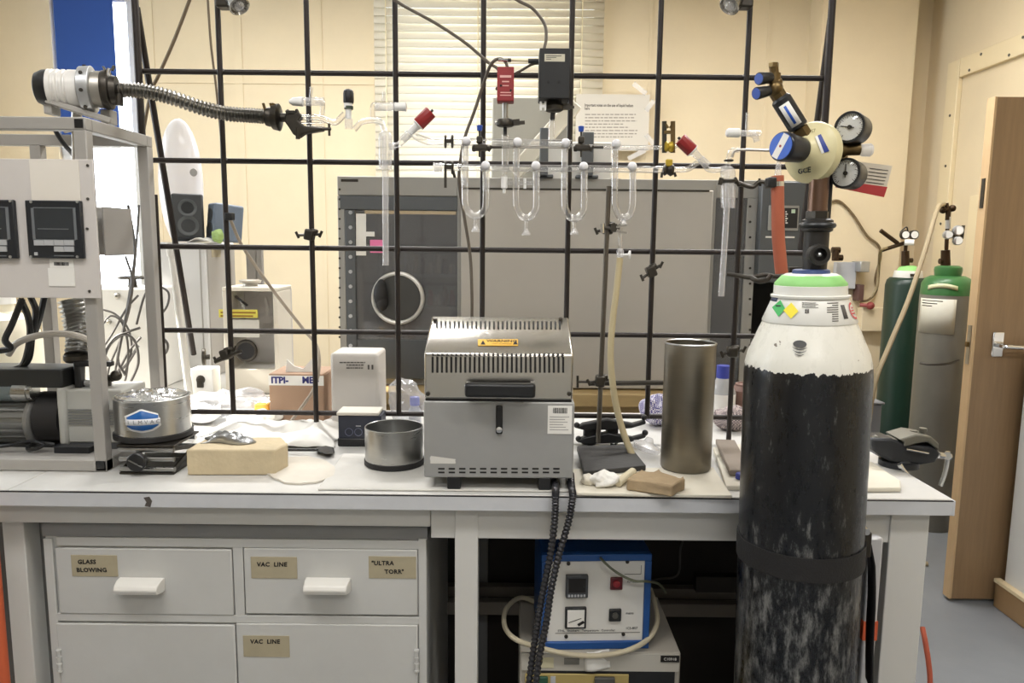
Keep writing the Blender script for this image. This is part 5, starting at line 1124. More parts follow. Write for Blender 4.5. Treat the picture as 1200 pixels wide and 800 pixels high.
# white framed glass-fronted instrument
YT = 2.25; q = lambda x, y, d=0: P(x, y, YT + d)
ti = thing('glass_front_cabinet', 'white wooden framed instrument with glass front and yellow warning label', 'instrument', (q(283, 0).x, YT + .08, ZD))
x0, x1, z0, z1 = q(246, 0).x, q(314, 0).x, ZD + .0005, q(280, 341).z
fr = mat('cream_frame', (226, 220, 206), .5)
mk('back', B().box((x0, YT + .14, z0), (x1, YT + .15, z1)), panelgrey, ti)
for n_, b_ in (('side', B().box((x0, YT, z0), (x0 + .018, YT + .14, z1))), ('side', B().box((x1 - .014, YT, z0), (x1, YT + .14, z1))), ('top', B().box((x0, YT, z1), (x1, YT + .15, z1 + .012))), ('floor_panel', B().box((x0 + .018, YT + .002, z0), (x1 - .014, YT + .14, q(280, 432).z)))): mk(n_, b_, fr, ti, bevel=.003)
mk('glass_front', B().box((x0 + .018, YT + .01, q(280, 432).z), (x1 - .014, YT + .013, z1)), pane, ti)
a, e = q(256, 372), q(301, 363); wl2 = mk('warning_label', B().box((a.x, YT + .004, a.z), (e.x, YT + .008, e.z)), mat('label_pale_yellow', (226, 216, 96), .6), ti)
for i in range(2): a, e = q(258, 367 + i * 4), q(299 - i * 3, 365.6 + i * 4); mk('print_line', B().box((a.x, YT + .0035, a.z), (e.x, YT + .0045, e.z)), mat('brown_print', (150, 110, 40)), wl2)
a, e = q(262, 395), q(303, 375); mk('notice', B().box((a.x, YT + .004, a.z), (e.x, YT + .008, e.z)), mat('notice_pale', (214, 212, 204), .7), ti)
c = q(288, 411); mk('port_ring', B().torus((c.x, YT + .004, c.z), (0, 1, 0), .03, .005, n=24), castiron, ti)
mk('port_flap', B().lathe((c.x, YT + .006, c.z), (0, -1, 0), [(0, .029), (.004, .026)], n=24), darkrub, ti)
c = q(285, 330); mk('top_dial', B().lathe((c.x, YT + .06, z1 + .012), (0, 0, 1), [(0, .022), (.008, .022), (.01, .03), (.018, .034), (.02, .028)], n=20), satin, ti)
mk('inner_lever', B().bar(q(276, 347, .05), q(290, 358, .05), .006, .006), castiron, ti)
mk('side_knob', B().lathe(q(246, 418), (-1, -.3, 0), [(0, .008), (.012, .008), (.013, .026), (.02, .028), (.022, .024)], n=20), castiron, ti)
# white socket block
a, e = q(224, 458, -.03), q(249, 432, -.03)
sk = thing('white_socket_block', 'small white block with a metal clip left of the glass fronted instrument', 'block', ((a.x + e.x) / 2, YT + .01, ZD))
mk('body', B().box((a.x, YT - .03, ZD + .0005), (e.x, YT + .03, e.z)), whiteplas, sk, bevel=.003)
c = q(234.5, 445, -.034); mk('clip', B().lathe((c.x, YT - .03, c.z), (0, -1, 0), [(0, .014), (.003, .013), (.006, .006)], n=12).cbox((c.x, YT - .034, c.z - .012), (.018, .008, .022)), castiron, sk)
# white cupboard and dial behind rack leg
YE = 2.3; q = lambda x, y, d=0: P(x, y, YE + d)
we = thing('white_enclosure', 'white metal enclosure with round feet behind the tangled leads', 'enclosure', (q(140, 0).x, YE + .1, ZD))
mk('body', B().box((q(60, 0).x, YE, ZD + .0005), (q(164, 0).x, YE + .2, q(140, 338).z)), white_paint, we, bevel=.004)
for x, y in ((138, 346), (128, 377), (138, 347)): c = q(x, y); mk('stud', B().lathe((c.x, YE, c.z), (0, -1, 0), [(0, .008), (.006, .008), (.009, .004)], n=10), satin, we)
c = q(140, 336); mk('hand_wheel', B().lathe((c.x, YE + .08, q(140, 338).z), (0, 0, 1), [(0, .014), (.025, .012), (.026, .04), (.032, .043), (.036, .03)], n=24), castiron, we)
cb = thing('carboy', 'cream plastic carboy at the far left behind the black cables', 'carboy', (P(8, 400, 2.0).x, 2.0, ZB))
mk('body', B().lathe((P(5, 400, 2.0).x, 2.0, ZB + .0005), (0, 0, 1), [(0, .085), (.01, .09), (.22, .09), (.27, .07), (.29, .03), (.31, .03)], n=28), mat('carboy_cream', (230, 224, 204), .5), cb)
mk('cap', B().cyl((P(5, 400, 2.0).x, 2.0, ZB + .31), (P(5, 400, 2.0).x, 2.0, ZB + .335), .034, n=20), whiteplas, cb)
# grey upright at the wall side of the desk
o = mk('grey_upright', B().box((P(288, 300, 2.7).x, 2.7, ZD + .0005), (P(299, 300, 2.7).x, 2.73, P(290, 290, 2.7).z)).box((P(301, 300, 2.7).x, 2.7, ZD + .0005), (P(307, 300, 2.7).x, 2.72, P(290, 290, 2.7).z)).box((P(286, 300, 2.7).x, 2.69, ZD + .0005), (P(309, 300, 2.7).x, 2.74, ZD + .02)), mat('upright_grey', (150, 146, 140), .5), None, bevel=.003)
tag(o, 'grey double upright post standing behind the glass fronted instrument', 'post')
# thin cables hung in front of the wall
for pts, r_, lb, m_ in (([P(350, -330, 1.95), P(302, -210, 1.95), P(264, -110, 1.95), P(226, -10, 1.95), P(205, 45, 1.95), P(186, 88, 1.95), P(177, 108, 1.95), P(168, 155, 1.95), P(164, 200, 1.95)], .0042, 'brown cable slanting down from the top towards the turbo pump hose', 'cable_brown'), ([P(228, -300, 1.90), P(233, -200, 1.90), P(238, -100, 1.90), P(243, -10, 1.90), P(247, 50, 1.90), P(253, 100, 1.90), P(259, 160, 1.90), P(263, 215, 1.88)], .003, 'thin brown cord hanging beside the first lattice upright', 'cable_brown'), ([P(269, 255, 1.83), P(285, 290, 1.87), P(320, 340, 1.9), P(355, 385, 1.92), P(371, 405, 1.9), P(374, 430, 1.86), P(368, 455, 1.85), P(355, 475, 1.85), P(342, 492, 1.87), P(335, 498, 1.9)], .0042, 'grey cable slanting across the lattice down to the white sheet', 'cable_grey')):
    o = mk('thin_cable', B().tube(pts, r_, n=6), mat(m_, (108, 92, 70) if 'brown' in m_ else (160, 148, 132), .5)); tag(o, lb, 'cable')
o = mk('cable_tie', B().box(P(263, 258, YL - .012), P(271, 249, YL - .012) + V((0, .024, 0))), dark, None, bevel=.002); tag(o, 'black cable clip on the first lattice upright', 'clip')

o = mk('pale_pole', B().cyl(P(200, 286, 2.2), V((P(221, 440, 2.2).x, 2.2, ZD + .0005)), .011, n=12).cyl(P(200, 284, 2.2), P(202, 300, 2.2), .015, n=12), mat('pole_pale', (214, 212, 206), .5)); tag(o, 'pale plastic pole leaning before the grey equipment cabinet', 'pole')
# ------------------------------------------------------------------ glass vacuum line in front of the lattice
YV_ = 1.715; G = lambda x, y, d=0: P(x, y, YV_ + d); sG = SS(G(600, 200))
gl = thing('glass_manifold', 'double glass vacuum manifold with four hanging U tubes before the lattice', 'glassware', G(640, 275))
def gt(name, pts, rpx, parent=gl, m=None, sub=6, n=14, caps=False): return mk(name, B().tube(pts, rpx * sG, n=n, sub=sub, caps=caps), m or glass, parent, smooth=60)
gt('upper_tube', [G(487, 160), G(494, 163), G(504, 166), G(520, 166), G(600, 167), G(670, 168)], 4.2)
gt('upper_tube', [G(670, 171), G(700, 172), G(763, 173), G(777, 172)], 2.6)
gt('upper_inner_tube', [G(560, 172.5), G(600, 172.5), G(668, 173)], 1.2, m=satin, sub=1)
gt('lower_tube', [G(508, 196), G(560, 196.5), G(680, 197.5), G(790, 199)], 4.0)
gt('tube_end', [G(508, 196), G(514, 196), G(518, 196)], 5.2, m=glassf)
US = [(546.5, 165.5, 569, 194, 253, 270), (606.5, 166.5, 628, 194, 255, 274), (663, 167.5, 684, 195, 256, 273), (722, 168.5, 741, 195, 255, 262)]
blb = mat('bulb_milky_glass', (232, 232, 236), .25)
for i, (xu, yu, xl_, yl_, yb, ye) in enumerate(US):
    bx_ = (xu + xl_) / 2 - .5; x2 = xl_ + .5
    gt('u_tube', [G(xu - 1, yu), G(xu - 1.5, yu + 30), G(xu - 1.5, yb - 18), G(xu + 1, yb - 8), G(bx_ - 5, yb - 1.5), G(bx_, yb), G(bx_ + 5, yb - 1.5), G(x2 - 1.5, yb - 8), G(x2, yb - 18), G(x2, yl_ + 18), G(x2, yl_)], 4.0)
    gt('inner_sleeve', [G(xu - 1, yu + 4), G(xu - 1.2, yu + 52)], 2.6, sub=1, m=glassf); gt('inner_sleeve', [G(x2, yl_ + 4), G(x2, yl_ + 30)], 2.6, sub=1, m=glassf)
    st_ = gt('drain_stem', [G(bx_, yb + 1), G(bx_, ye - 6)], 2.0, sub=1)
    mk('joint_cup', B().lathe(G(bx_, ye - 6), (0, 0, -1), [(0, 2.2 * sG), (3 * sG, 3 * sG), (6 * sG, 5.2 * sG), (7.5 * sG, 5.2 * sG)], n=20, caps=False), glassf, st_, smooth=60)
    for (bx2, by2) in ((xu, yu), (xl_, yl_)):
        v_ = mk('valve_bulb', B().sph(G(bx2, by2, -.004), 5.4 * sG, 20, 14), blb, gl)
gt('cross_stub', [G(590, 214), G(628, 214.5)], 2.4, sub=1)
gt('gauge_stem', [G(592, 158), G(592, 200)], 4.0, sub=1); gt('gauge_stem', [G(591, 200), G(591, 215)], 2.4, sub=1)
mk('white_nozzle', B().lathe(G(591, 207), (0, 0, -1), [(0, 3.6 * sG), (13 * sG, 3.8 * sG), (14 * sG, 2 * sG), (19 * sG, 1.6 * sG)], n=16), whiteplas, gl)
gt('gauge_stem', [G(647, 140), G(646, 166)], 3.6, sub=1)
mk('small_nozzle', B().cyl(G(615, 209), G(615, 221), 1.6 * sG, n=10), whiteplas, gl)
# left part of the line: tap, black-capped valve, white tap, trap head
ll = thing('glass_inlet_line', 'bent glass tubing with two white taps joining the steel hose', 'glassware', G(400, 160))
gt('tube', [G(330, 138), G(345, 138), G(372, 138), G(385, 142), G(394, 143), G(404, 133)], 3.4, ll)
gt('tube', [G(345, 146), G(365, 146), G(380, 146)], 3.0, ll)
gt('tube', [G(415, 152), G(424, 143), G(437, 141), G(446, 143), G(451, 154)], 3.2, ll)
gt('riser', [G(377, 138), G(378, 120), G(370, 118)], 2.8, ll); gt('riser', [G(437, 141), G(437, 124), G(444, 123)], 2.8, ll)
for (a_, e_, k0, k1, tip) in (((356, 119), (380, 119), (339, 119), (355, 119), (365, 102)), ((440, 125), (464, 125), (463, 125), (476, 125), (450, 108))):
    gt('tap_barrel', [G(*a_), G(*e_)], 4.6, ll, sub=1, m=glassf)
    tk = mk('tap_knob', B().lathe(G(*k0), (1, 0, 0), [(0, 2 * sG if k0[0] < 400 else 5 * sG), (4 * sG, 4.6 * sG), ((k1[0] - k0[0]) * sG, 5.4 * sG)], n=18), whiteplas, ll)
    gt('tap_spout', [G(tip[0], tip[1]), G(tip[0] - .5, tip[1] + 12)], 1.9, ll, sub=1)
# black-capped valve
bv = thing('black_capped_valve', 'upright glass valve with a black cap left of the trap', 'valve', G(409, 152))
mk('cap', B().lathe(G(408.5, 121), (0, 0, 1), [(0, 5.8 * sG), (2 * sG, 6.2 * sG), (11 * sG, 6.2 * sG), (14 * sG, 5.4 * sG), (15.5 * sG, 3.5 * sG)], n=10), dark, bv)
mk('sleeve', B().lathe(G(408.5, 139), (0, 0, 1), [(0, 3.4 * sG), (11 * sG, 3.6 * sG), (12 * sG, 5 * sG), (18 * sG, 5 * sG)], n=18), whiteplas, bv)
mk('band', B().cyl(G(408.8, 128), G(408.8, 124.5), 5.2 * sG, n=18), mat('green_band', (60, 74, 62), .5), bv)
gt('bulb', [G(408.8, 151), G(408.7, 146), G(408.6, 139)], 4.6, bv, m=glassf)
# red-capped valves
def redvalve(base, top, lb, tip):
    b0, b1 = G(*base), G(*top); d = (b1 - b0).normalized(); L_ = (b1 - b0).length
    r = thing('red_capped_valve', lb, 'valve', b0)
    rc = mk('cap', B().lathe(b0 + d * L_ * .48, d, [(0, 7.2 * sG), (L_ * .03, 7.8 * sG), (L_ * .50, 7.8 * sG), (L_ * .52, 7 * sG)], n=10), red, r)
    mk('collar', B().lathe(b0 + d * L_ * .45, d, [(0, 5 * sG), (L_ * .03, 8 * sG), (L_ * .05, 8 * sG)], n=20), whiteplas, r)
    mk('pin', B().cyl(b0 + d * L_ * 1.0, b0 + d * (L_ * 1.08), 1.6 * sG, n=8), castiron, r)
    mk('sleeve', B().lathe(b0 + d * L_ * .12, d, [(0, 3.6 * sG), (L_ * .25, 4.4 * sG), (L_ * .36, 5.4 * sG)], n=18), whiteplas if base[0] < 700 else glassf, r)
    gt('glass_body', [b0 - d * .012, b0, b0 + d * L_ * .15], 4.6, r, sub=3, m=glassf)
    return r
rv1 = redvalve((476, 160), (505, 131), 'glass valve with a red cap tilted right beside the trap', None)
gt('side_arm', [G(461, 171), G(468, 169), G(476, 161), G(480, 157)], 3.0, rv1)
gt('side_arm', [G(479, 157), G(484, 158), G(488, 161)], 3.2, rv1)
rv2 = redvalve((825, 190), (797, 163), 'glass valve with a red cap tilted left beside the yellow clamps', None)
gt('side_arm', [G(790, 199), G(806, 198), G(815, 192), G(822, 188)], 3.2, rv2)
gt('side_arm', [G(822, 188), G(830, 198), G(842, 199), G(852, 196)], 3.2, rv2)
gt('hook', [G(776, 173), G(790, 173), G(795, 168), G(796, 163)], 1.6, rv2)
# cold traps
def trap(xc, y0, y1, hw, xt, ytip, lean, lb):
    t = thing('cold_trap', lb, 'glassware', G(xt + lean, ytip))
    mk('head', B().lathe(G(xc, y0), G(xc, y1) - G(xc, y0), [(0, 3 * sG), (2 * sG, hw * .8 * sG), (6 * sG, hw * sG), ((y1 - y0) * .75 * sG, hw * sG), ((y1 - y0) * sG, hw * .92 * sG)], n=24, caps=False), glassf, t, smooth=60)
    gt('inner_tube', [G(xc - 1, y0 + 4), G(xc - 1, y1)], 2.6, t, sub=1)
    gt('long_tube', [G(xt, y1 - 6), G(xt + lean * .5, (y1 + ytip) / 2), G(xt + lean, ytip)], 3.7, t, sub=4, m=glassf)
    return t
tr1 = trap(451.5, 154, 197, 8.0, 451.5, 311, .5, 'glass cold trap with a long narrow tube before the glove box window')
gt('side_neck', [G(456, 172), G(463, 171)], 4, tr1, sub=1, m=glassf)
tr2 = trap(853, 195, 243, 8.5, 852, 347, -7, 'glass cold trap with a long slanting tube beside the black cylinder')
gt('top_bend', [G(853, 197), G(854, 184), G(857, 177), G(866, 175.5)], 2.8, tr2)
mk('top_ring', B().torus(G(854, 188), (0, 0, 1), 4.5 * sG, 1.2 * sG, n=18), castiron, tr2)
rt_ = thing('white_stopcock', 'white knobbed glass tap above the right cold trap', 'tap', G(872, 162))
mk('knob', B().lathe(G(851, 155.5), (1, 0, 0), [(0, 3.5 * sG), (2 * sG, 5 * sG), (15 * sG, 5.2 * sG), (16 * sG, 4 * sG)], n=18), whiteplas, rt_)
gt('barrel', [G(866, 156), G(880, 157), G(885, 160), G(887, 166)], 3.4, rt_, m=glassf); gt('barrel', [G(878, 156), G(892, 156)], 3, rt_, sub=1); gt('spout', [G(876, 132), G(875, 152)], 1.8, rt_, sub=1)
o = mk('glass_side_tube', B().tube([G(858, 184), G(861, 177), G(870, 175.5), G(905, 176.5)], 1.5 * sG, n=8), satin); tag(o, 'thin tube running from the right trap to the regulator knob', 'tube')
# bubbler connector and orange rubber tube
ot = thing('rubber_tube', 'thick orange rubber tube hanging below the regulator', 'tube', P(914, 318, 1.628))
H = lambda x, y: P(x, y, 1.628)
mk('tube', B().tube([H(911, 206), H(911.5, 240), H(912, 275), H(914, 300), H(916, 320)], 7.3 * SS(H(911, 250)), n=20), mat('orange_rubber', (178, 96, 70), .5, var=.12, vs_=12), ot)
mk('hose_clip', B().cyl(H(911, 213), H(911, 218.5), 7.7 * SS(H(911, 215)), n=20), chrome, ot)
mk('glass_nipple', B().tube([H(913, 187), H(912, 197), H(911.5, 207)], lambda t: (2.2 + 2.2 * t) * SS(H(911, 200)), n=12), glassf, ot)
# ------------------------------------------------------------------ gauges with cables
rg = thing('red_gauge_head', 'small red pressure gauge head on the glass manifold', 'gauge', G(592, 150))
a, e = G(582.5, 119.5, -.01), G(602.5, 79.5, -.01)
rb = mk('case', B().box((a.x, YV_ - .022, a.z), (e.x, YV_ + .014, e.z)), mat('gauge_red', (146, 40, 44), .45, var=.08), rg, bevel=.002)
for i, (y, w_, hh) in enumerate(((89.5, 6.5, 1.3), (95.5, 4, .7), (100.3, 3.6, .5), (108.3, 6, .5), (111.5, 6.4, .5))): c = G(592.5, y, -.0225); mk('print_line', B().box((c.x - w_ * sG, YV_ - .0226, c.z - hh * sG), (c.x + w_ * sG, YV_ - .0219, c.z + hh * sG)), mat('pink_print', (226, 176, 170), .6), rb)
for x, y in ((587, 100.3), (598.5, 106)): c = G(x, y, -.022); mk('socket', B().cyl((c.x, YV_ - .0235, c.z), (c.x, YV_ - .021, c.z), .0024, n=10), ink, rb)
mk('neck', B().cyl(G(592, 120), G(592, 140), 3.4 * sG, n=18), steel, rg)
mk('flange_clamp', B().lathe(G(592, 148.5), (0, 0, 1), [(0, 8 * sG), (1 * sG, 10 * sG), (4 * sG, 10.5 * sG), (8 * sG, 9 * sG), (9 * sG, 6 * sG)], n=20).bar(G(599, 144), G(609, 143), .014, .012).bar(G(606, 144), G(615, 143.5), .003, .008), castiron, rg)
mk('clamp_screw', B().cyl(G(580, 143.5), G(583, 143.5), 3 * sG, n=12), chrome, rg)
mk('lower_neck', B().cyl(G(592, 149), G(592, 159), 2.2 * sG, n=12), darkrub, rg)
bg_ = thing('black_gauge_head', 'black box pressure gauge head on the glass manifold', 'gauge', G(649, 140))
a, e = G(631, 117.5, -.01), G(668, 60, -.01)
kb_ = mk('case', B().box((a.x, YV_ - .035, a.z), (e.x, YV_ + .03, e.z)), mat('gauge_black', (22, 23, 24), .5), bg_, bevel=.002)
a, e = P(638, 72, YV_ - .035), P(662, 63.5, YV_ - .035); pl2 = mk('name_plate', B().box((a.x, YV_ - .0358, a.z), (e.x, YV_ - .0348, e.z)), mat('plate_cream', (206, 200, 180), .6), kb_)
for i in range(3): a, e = P(640, 65.6 + i * 2, YV_ - .036), P(658 - i * 6, 65 + i * 2, YV_ - .036); mk('print_line', B().box((a.x, YV_ - .0363, a.z), (e.x, YV_ - .0357, e.z)), inkgrey, pl2)
for x in (642.5, 655): c = P(x, 96, YV_ - .035); mk('screw_hole', B().cyl((c.x, YV_ - .0362, c.z), (c.x, YV_ - .034, c.z), .003, n=10), ink, kb_)
mk('flange_clamp', B().lathe(G(649, 131), (0, 0, 1), [(0, 8 * sG), (2 * sG, 11 * sG), (6 * sG, 11.5 * sG), (10 * sG, 9 * sG), (13 * sG, 8 * sG)], n=20).bar(G(655, 125), G(668, 125), .014, .012).bar(G(664, 126), G(673, 125.5), .003, .006), castiron, bg_)
mk('white_bracket', B().box(G(632.5, 129, -.02), G(635, 119.5, -.012)).box(G(638, 129, -.02), G(640, 119.5, -.012)).box(G(635, 125.5, -.02), G(638, 123.5, -.012)), whiteplas, bg_)
mk('lower_neck', B().cyl(G(648, 132), G(647.5, 141), 2.8 * sG, n=12), darkrub, bg_)
# gauge cables
for pts, r_, lb in (([G(120, -340, .05), G(190, -215, .05), G(270, -140, .05), G(350, -80, .05), G(405, -41, .05), G(446, -12, .05), G(470, 5, .05), G(510, 27, .05), G(545, 50, .04), G(572, 73, .04), G(584, 82, .03), G(586, 100, .03), G(582, 104, .0)], .0036, 'grey cable slanting down from top to the red gauge head'), ([G(480, -330, .03), G(500, -210, .03), G(530, -110, .03), G(562, -45, .03), G(590, -14, .03), G(606, 0, .03), G(624, 10, .03), G(638, 28, .03), G(640, 45, .02), G(637, 60, .01)], .0036, 'grey cable curving down into the black gauge head'), ([G(595, 80, .0), G(592, 72, .0), G(584, 69, .0), G(575, 76, .0), G(566, 100, .04), G(556, 130, .04), G(545, 160, .045), G(540, 185, .045), G(538, 215, .045), G(545, 260, .05), G(551, 300, .05), G(553, 345, .05), G(553, 372, .06)], .0038, 'grey cable falling from the red gauge behind the furnace'), ([G(631, 74, .0), G(622, 76, .0), G(610, 83, .01), G(600, 88, .02), G(596, 92, .025)], .003, 'short black cable between the two gauge heads')):
    o = mk('gauge_cable', B().tube(pts, r_, n=8), mat('cable_dark_grey', (96, 88, 78), .5)); tag(o, lb, 'cable')
cn = thing('inline_connector', 'inline cable connector joining the two gauge heads', 'connector', G(612, 71))
mk('silver_plug', B().cyl(G(584, 70, -.004), G(595, 70.5, -.004), .0035, n=10), chrome, cn); mk('black_plug', B().cyl(G(595, 70.5, -.004), G(599, 70.5, -.004), .004, n=10).cyl(G(619, 71.5, -.004), G(631, 71.5, -.004), .005, n=10), dark, cn); mk('wire', B().cyl(G(599, 70.5, -.004), G(619, 71.5, -.004), .0022, n=8), mat('cream_wire', (214, 204, 170), .5), cn)
# ------------------------------------------------------------------ clamps
def boss(x, y, Y, lb, ang=0, r=.010):
    """boss head: block with jaw and two wing screws"""
    c = P(x, y, Y); b = thing('boss_clamp', lb, 'clamp', c); R = Matrix.Rotation(ang, 3, 'Y')
    mk('block', B().cbox(c, (.022, .03, .026), rot=R).cbox(c + R @ V((.008, 0, .010)), (.018, .02, .012), rot=R), castiron, b, bevel=.004)
    for sg in (-1, 1):
        d = R @ V((sg, -.25, .25 * sg)).normalized()
        s_ = mk('wing_screw', B().cyl(c + d * .008, c + d * .026, .0034, n=8), castiron, b)
        e = c + d * .027; mk('wing', B().bar(e - V((.002 * sg, 0, .007)), e + V((.005 * sg, 0, .008)), .003, .006), castiron, b)
    return b
boss(363, 275, YL - .012, 'boss clamp on the lattice beside the dark glove box window', .2)
boss(763, 318, YL - .012, 'boss clamp on the lattice above the tall steel beaker', -.4)
boss(703, 446, 1.735, 'boss clamp low on the retort stand beside the furnace', .1)
bq_ = [o for o in bpy.data.objects if o.name.startswith('boss_clamp')][-1]; mk('clamp_rod', B().cyl(P(690, 449, 1.75), P(810, 448, 1.765), .0062, n=10), castiron, bq_); mk('tee_handle', B().cyl(P(676, 447, 1.73), P(700, 447.5, 1.735), .0035, n=8).cyl(P(677, 440, 1.73), P(677, 454, 1.73), .003, n=8), castiron, bq_)
boss(712, 268, 1.735, 'boss clamp high on the retort stand under the last U tube', 0)
boss(858, 412, YL - .012, 'boss clamp on the lattice behind the black cylinder', 0)
bx_ = boss(265, 415, YL - .012, 'boss clamp on the lattice in front of the glass fronted instrument', -.3)
mk('clamp_rod', B().cyl(P(252, 424, YL - .02), P(283, 411, YL - .025), .005, n=10), castiron, bx_)
# clamp holding the inlet (left)
ic = thing('chain_clamp', 'dark cast clamp holding the inlet tube beside the steel hose', 'clamp', G(345, 160))
mk('jaw', B().prism([G(x, y, -.012) for x, y in ((334, 133), (350, 131), (353, 136), (349, 141), (356, 147.5), (378, 149.5), (378, 152.5), (356, 156), (349, 161), (343, 157), (338, 149), (333, 142))], (0, .024, 0)), castiron, ic, bevel=.004)
mk('screw', B().cyl(G(372, 151), G(388, 151), .0035, n=10).cyl(G(385.5, 145), G(386, 159), .0028, n=8), castiron, ic)
mk('screw', B().cyl(G(349, 150, -.01), G(349, 163, -.01), .005, n=8), castiron, ic)
mk('upper_jaw', B().cbox(G(342, 132.5), (.02, .028, .008)).cyl(G(336, 129), G(339, 134), .005, n=8).cyl(G(347, 128), G(350, 134), .004, n=8), castiron, ic, bevel=.002)
mk('rod', B().cyl(G(352, 155), P(367, 150, YL + .01), .005, n=8), castiron, ic)
fl = thing('flange_clamp', 'ribbed flange clamp with wing nuts ending the steel hose', 'clamp', G(320, 140))
mk('flange', B().lathe(G(310, 137), (1, .0, -.02), [(0, 5 * sG), (2 * sG, 10 * sG), (6 * sG, 11 * sG), (9 * sG, 10 * sG), (10 * sG, 14 * sG), (17 * sG, 15.5 * sG), (18.5 * sG, 12 * sG), (19 * sG, 5 * sG), (26 * sG, 5 * sG)], n=28), castiron, fl)
for x, y in ((309.5, 125), (318, 124.5)): mk('wing_nut', B().bar(G(x + 2, 131, -.006), G(x - 1, 121, -.006), .006, .005), brass, fl)
mk('wing_nut', B().bar(G(318, 131, -.01), G(321, 121, -.01), .006, .006), brass, fl)
# blue screw clamps on the manifold
for x, lb in ((562, 'blue topped screw clamp on the manifold left of the red gauge stem'), (681, 'blue topped screw clamp on the manifold before the notice')):
    c_ = thing('screw_clamp', lb, 'clamp', G(x, 180)); y0 = 148 if x < 600 else 149
    mk('thumb_screw', B().lathe(G(x, y0 + 5.5, -.012), (0, 0, 1), [(0, 2 * sG), (.5 * sG, 3 * sG), (6 * sG, 3.6 * sG), (6.5 * sG, 3 * sG)], n=8), blueknob, c_)
    mk('spindle', B().cyl(G(x, y0 + 5, -.012), G(x, 184, -.012), 1.1 * sG, n=8), castiron, c_)
    mk('body', B().cbox(G(x, 164, -.012), (7 * sG, .018, 8 * sG)).cbox(G(x + 1, 173, -.010), (17 * sG, .022, 7 * sG)).cyl(G(x - 9, 174, -.012), G(x - 4, 174, -.012), 3.6 * sG, n=10), castiron, c_, bevel=.003)
    mk('arm', B().cyl(G(x + 4, 172.5, -.006), G(x + 26, 172.5, -.006), 1.4 * sG, n=8).cyl(G(x + 10, 177, -.01), G(x + 14, 171, -.01), 2 * sG, n=8), castiron, c_)
# ball joint spring clips at the left manifold ends
for y, lb in ((165.5, 'dark spring clip on the upper manifold joint'), (196, 'dark spring clip on the lower manifold joint')):
    c_ = thing('joint_clip', lb, 'clip', G(528, y + 10))
    for dx in (0, 8): mk('fork', B().torus(G(522 + dx, y), (1, .1, 0), 6 * sG, 1.7 * sG, n=18, m=6).bar(G(522 + dx, y - 5, -.008), G(522 + dx, y + 8, -.010), .004, .006), castiron, c_)
    mk('bridge', B().bar(G(523, y, -.012), G(530, y, -.012), .006, .008), castiron, c_)
    if y > 180: mk('lever', B().bar(G(522, 202, -.01), G(522, 220, -.012), .006, .004).bar(G(531, 200, -.01), G(533, 208, -.012), .006, .004), castiron, c_)
# yellow clips at the right manifold ends
yel = mat('yellow_brass', (196, 168, 60), .35, metal=.5, var=.2)
c_ = thing('joint_clip', 'yellow metal spring clip joining the upper manifold to the red valve', 'clip', G(784, 179))
for x in (778.5, 788.5): mk('side_plate', B().bar(G(x, 142, -.004), G(x, 179, -.004), .004, .010), castiron if x < 780 else brass, c_)
mk('cross_bar', B().bar(G(778, 155, -.004), G(789, 155, -.004), .006, .007).bar(G(779, 144, -.004), G(783, 150, -.004), .004, .005).bar(G(789, 144, -.004), G(785, 150, -.004), .004, .005), brass, c_)
mk('jaw_cup', B().lathe(G(778, 172), (1, 0, 0), [(0, 5 * sG), (2 * sG, 7 * sG), (5 * sG, 5 * sG), (7 * sG, 6 * sG), (9 * sG, 7 * sG), (11 * sG, 5 * sG)], n=18), yel, c_)
c_ = thing('joint_clip', 'yellow and dark clip on the lower manifold beside the right red valve', 'clip', G(783, 208))
mk('jaw_cup', B().lathe(G(777, 199), (1, 0, 0), [(0, 4.5 * sG), (2 * sG, 7 * sG), (5 * sG, 5 * sG), (9 * sG, 7.5 * sG), (12 * sG, 6 * sG)], n=18), castiron, c_)
mk('spring', B().cbox(G(784, 191, -.004), (8 * sG, .012, 9 * sG)), yel, c_, bevel=.003)
mk('wing', B().bar(G(776, 202, -.008), G(775, 208, -.008), .006, .005).bar(G(790, 202, -.008), G(792, 207, -.008), .006, .005), castiron, c_)
for x, y in ((768.5, 171), (767.5, 197)):
    pass
# clamp arms at right holding the trap and the orange tube
ca_ = thing('trap_clamp', 'dark clamp arm gripping the right cold trap', 'clamp', G(870, 218))
mk('jaw', B().torus(G(853, 212), (0, 0, 1), 9.5 * sG, 1.8 * sG, n=20, m=8).bar(G(842, 212, -.01), G(847, 213, -.012), .008, .016), castiron, ca_)
mk('arm', B().tube([G(861, 212), G(870, 216), G(882, 219), G(890, 213), G(903, 215)], 2.6 * sG, n=10), castiron, ca_)
mk('screw', B().cyl(G(861, 208, -.01), G(866, 217, -.01), .004, n=8), castiron, ca_); mk('screw', B().cyl(G(890, 209), G(891, 218), .003, n=8), castiron, ca_)
mk('link', B().cyl(G(866, 216), P(866, 217, YL + .008), .005, n=8), castiron, ca_)
mk('grip', B().cbox(P(903, 214, YV_ - .09), (.018, .03, .022)), dark, ca_, bevel=.004)
cb2 = thing('cylinder_clamp', 'long dark clamp arm behind the foot of the orange tube', 'clamp', P(890, 323, 1.75))
mk('arm', B().tube([P(852, 321, 1.76), P(866, 323, 1.75), P(880, 325, 1.74), P(896, 322, 1.73), P(912, 324, 1.72), P(940, 320, 1.71)], .0055, n=10), castiron, cb2)
mk('jaw', B().tube([P(880, 325, 1.74), P(888, 329, 1.72), P(898, 328, 1.72), P(904, 322, 1.72)], .006, n=10).cbox(P(930, 318, 1.70), (.03, .03, .02)), castiron, cb2)
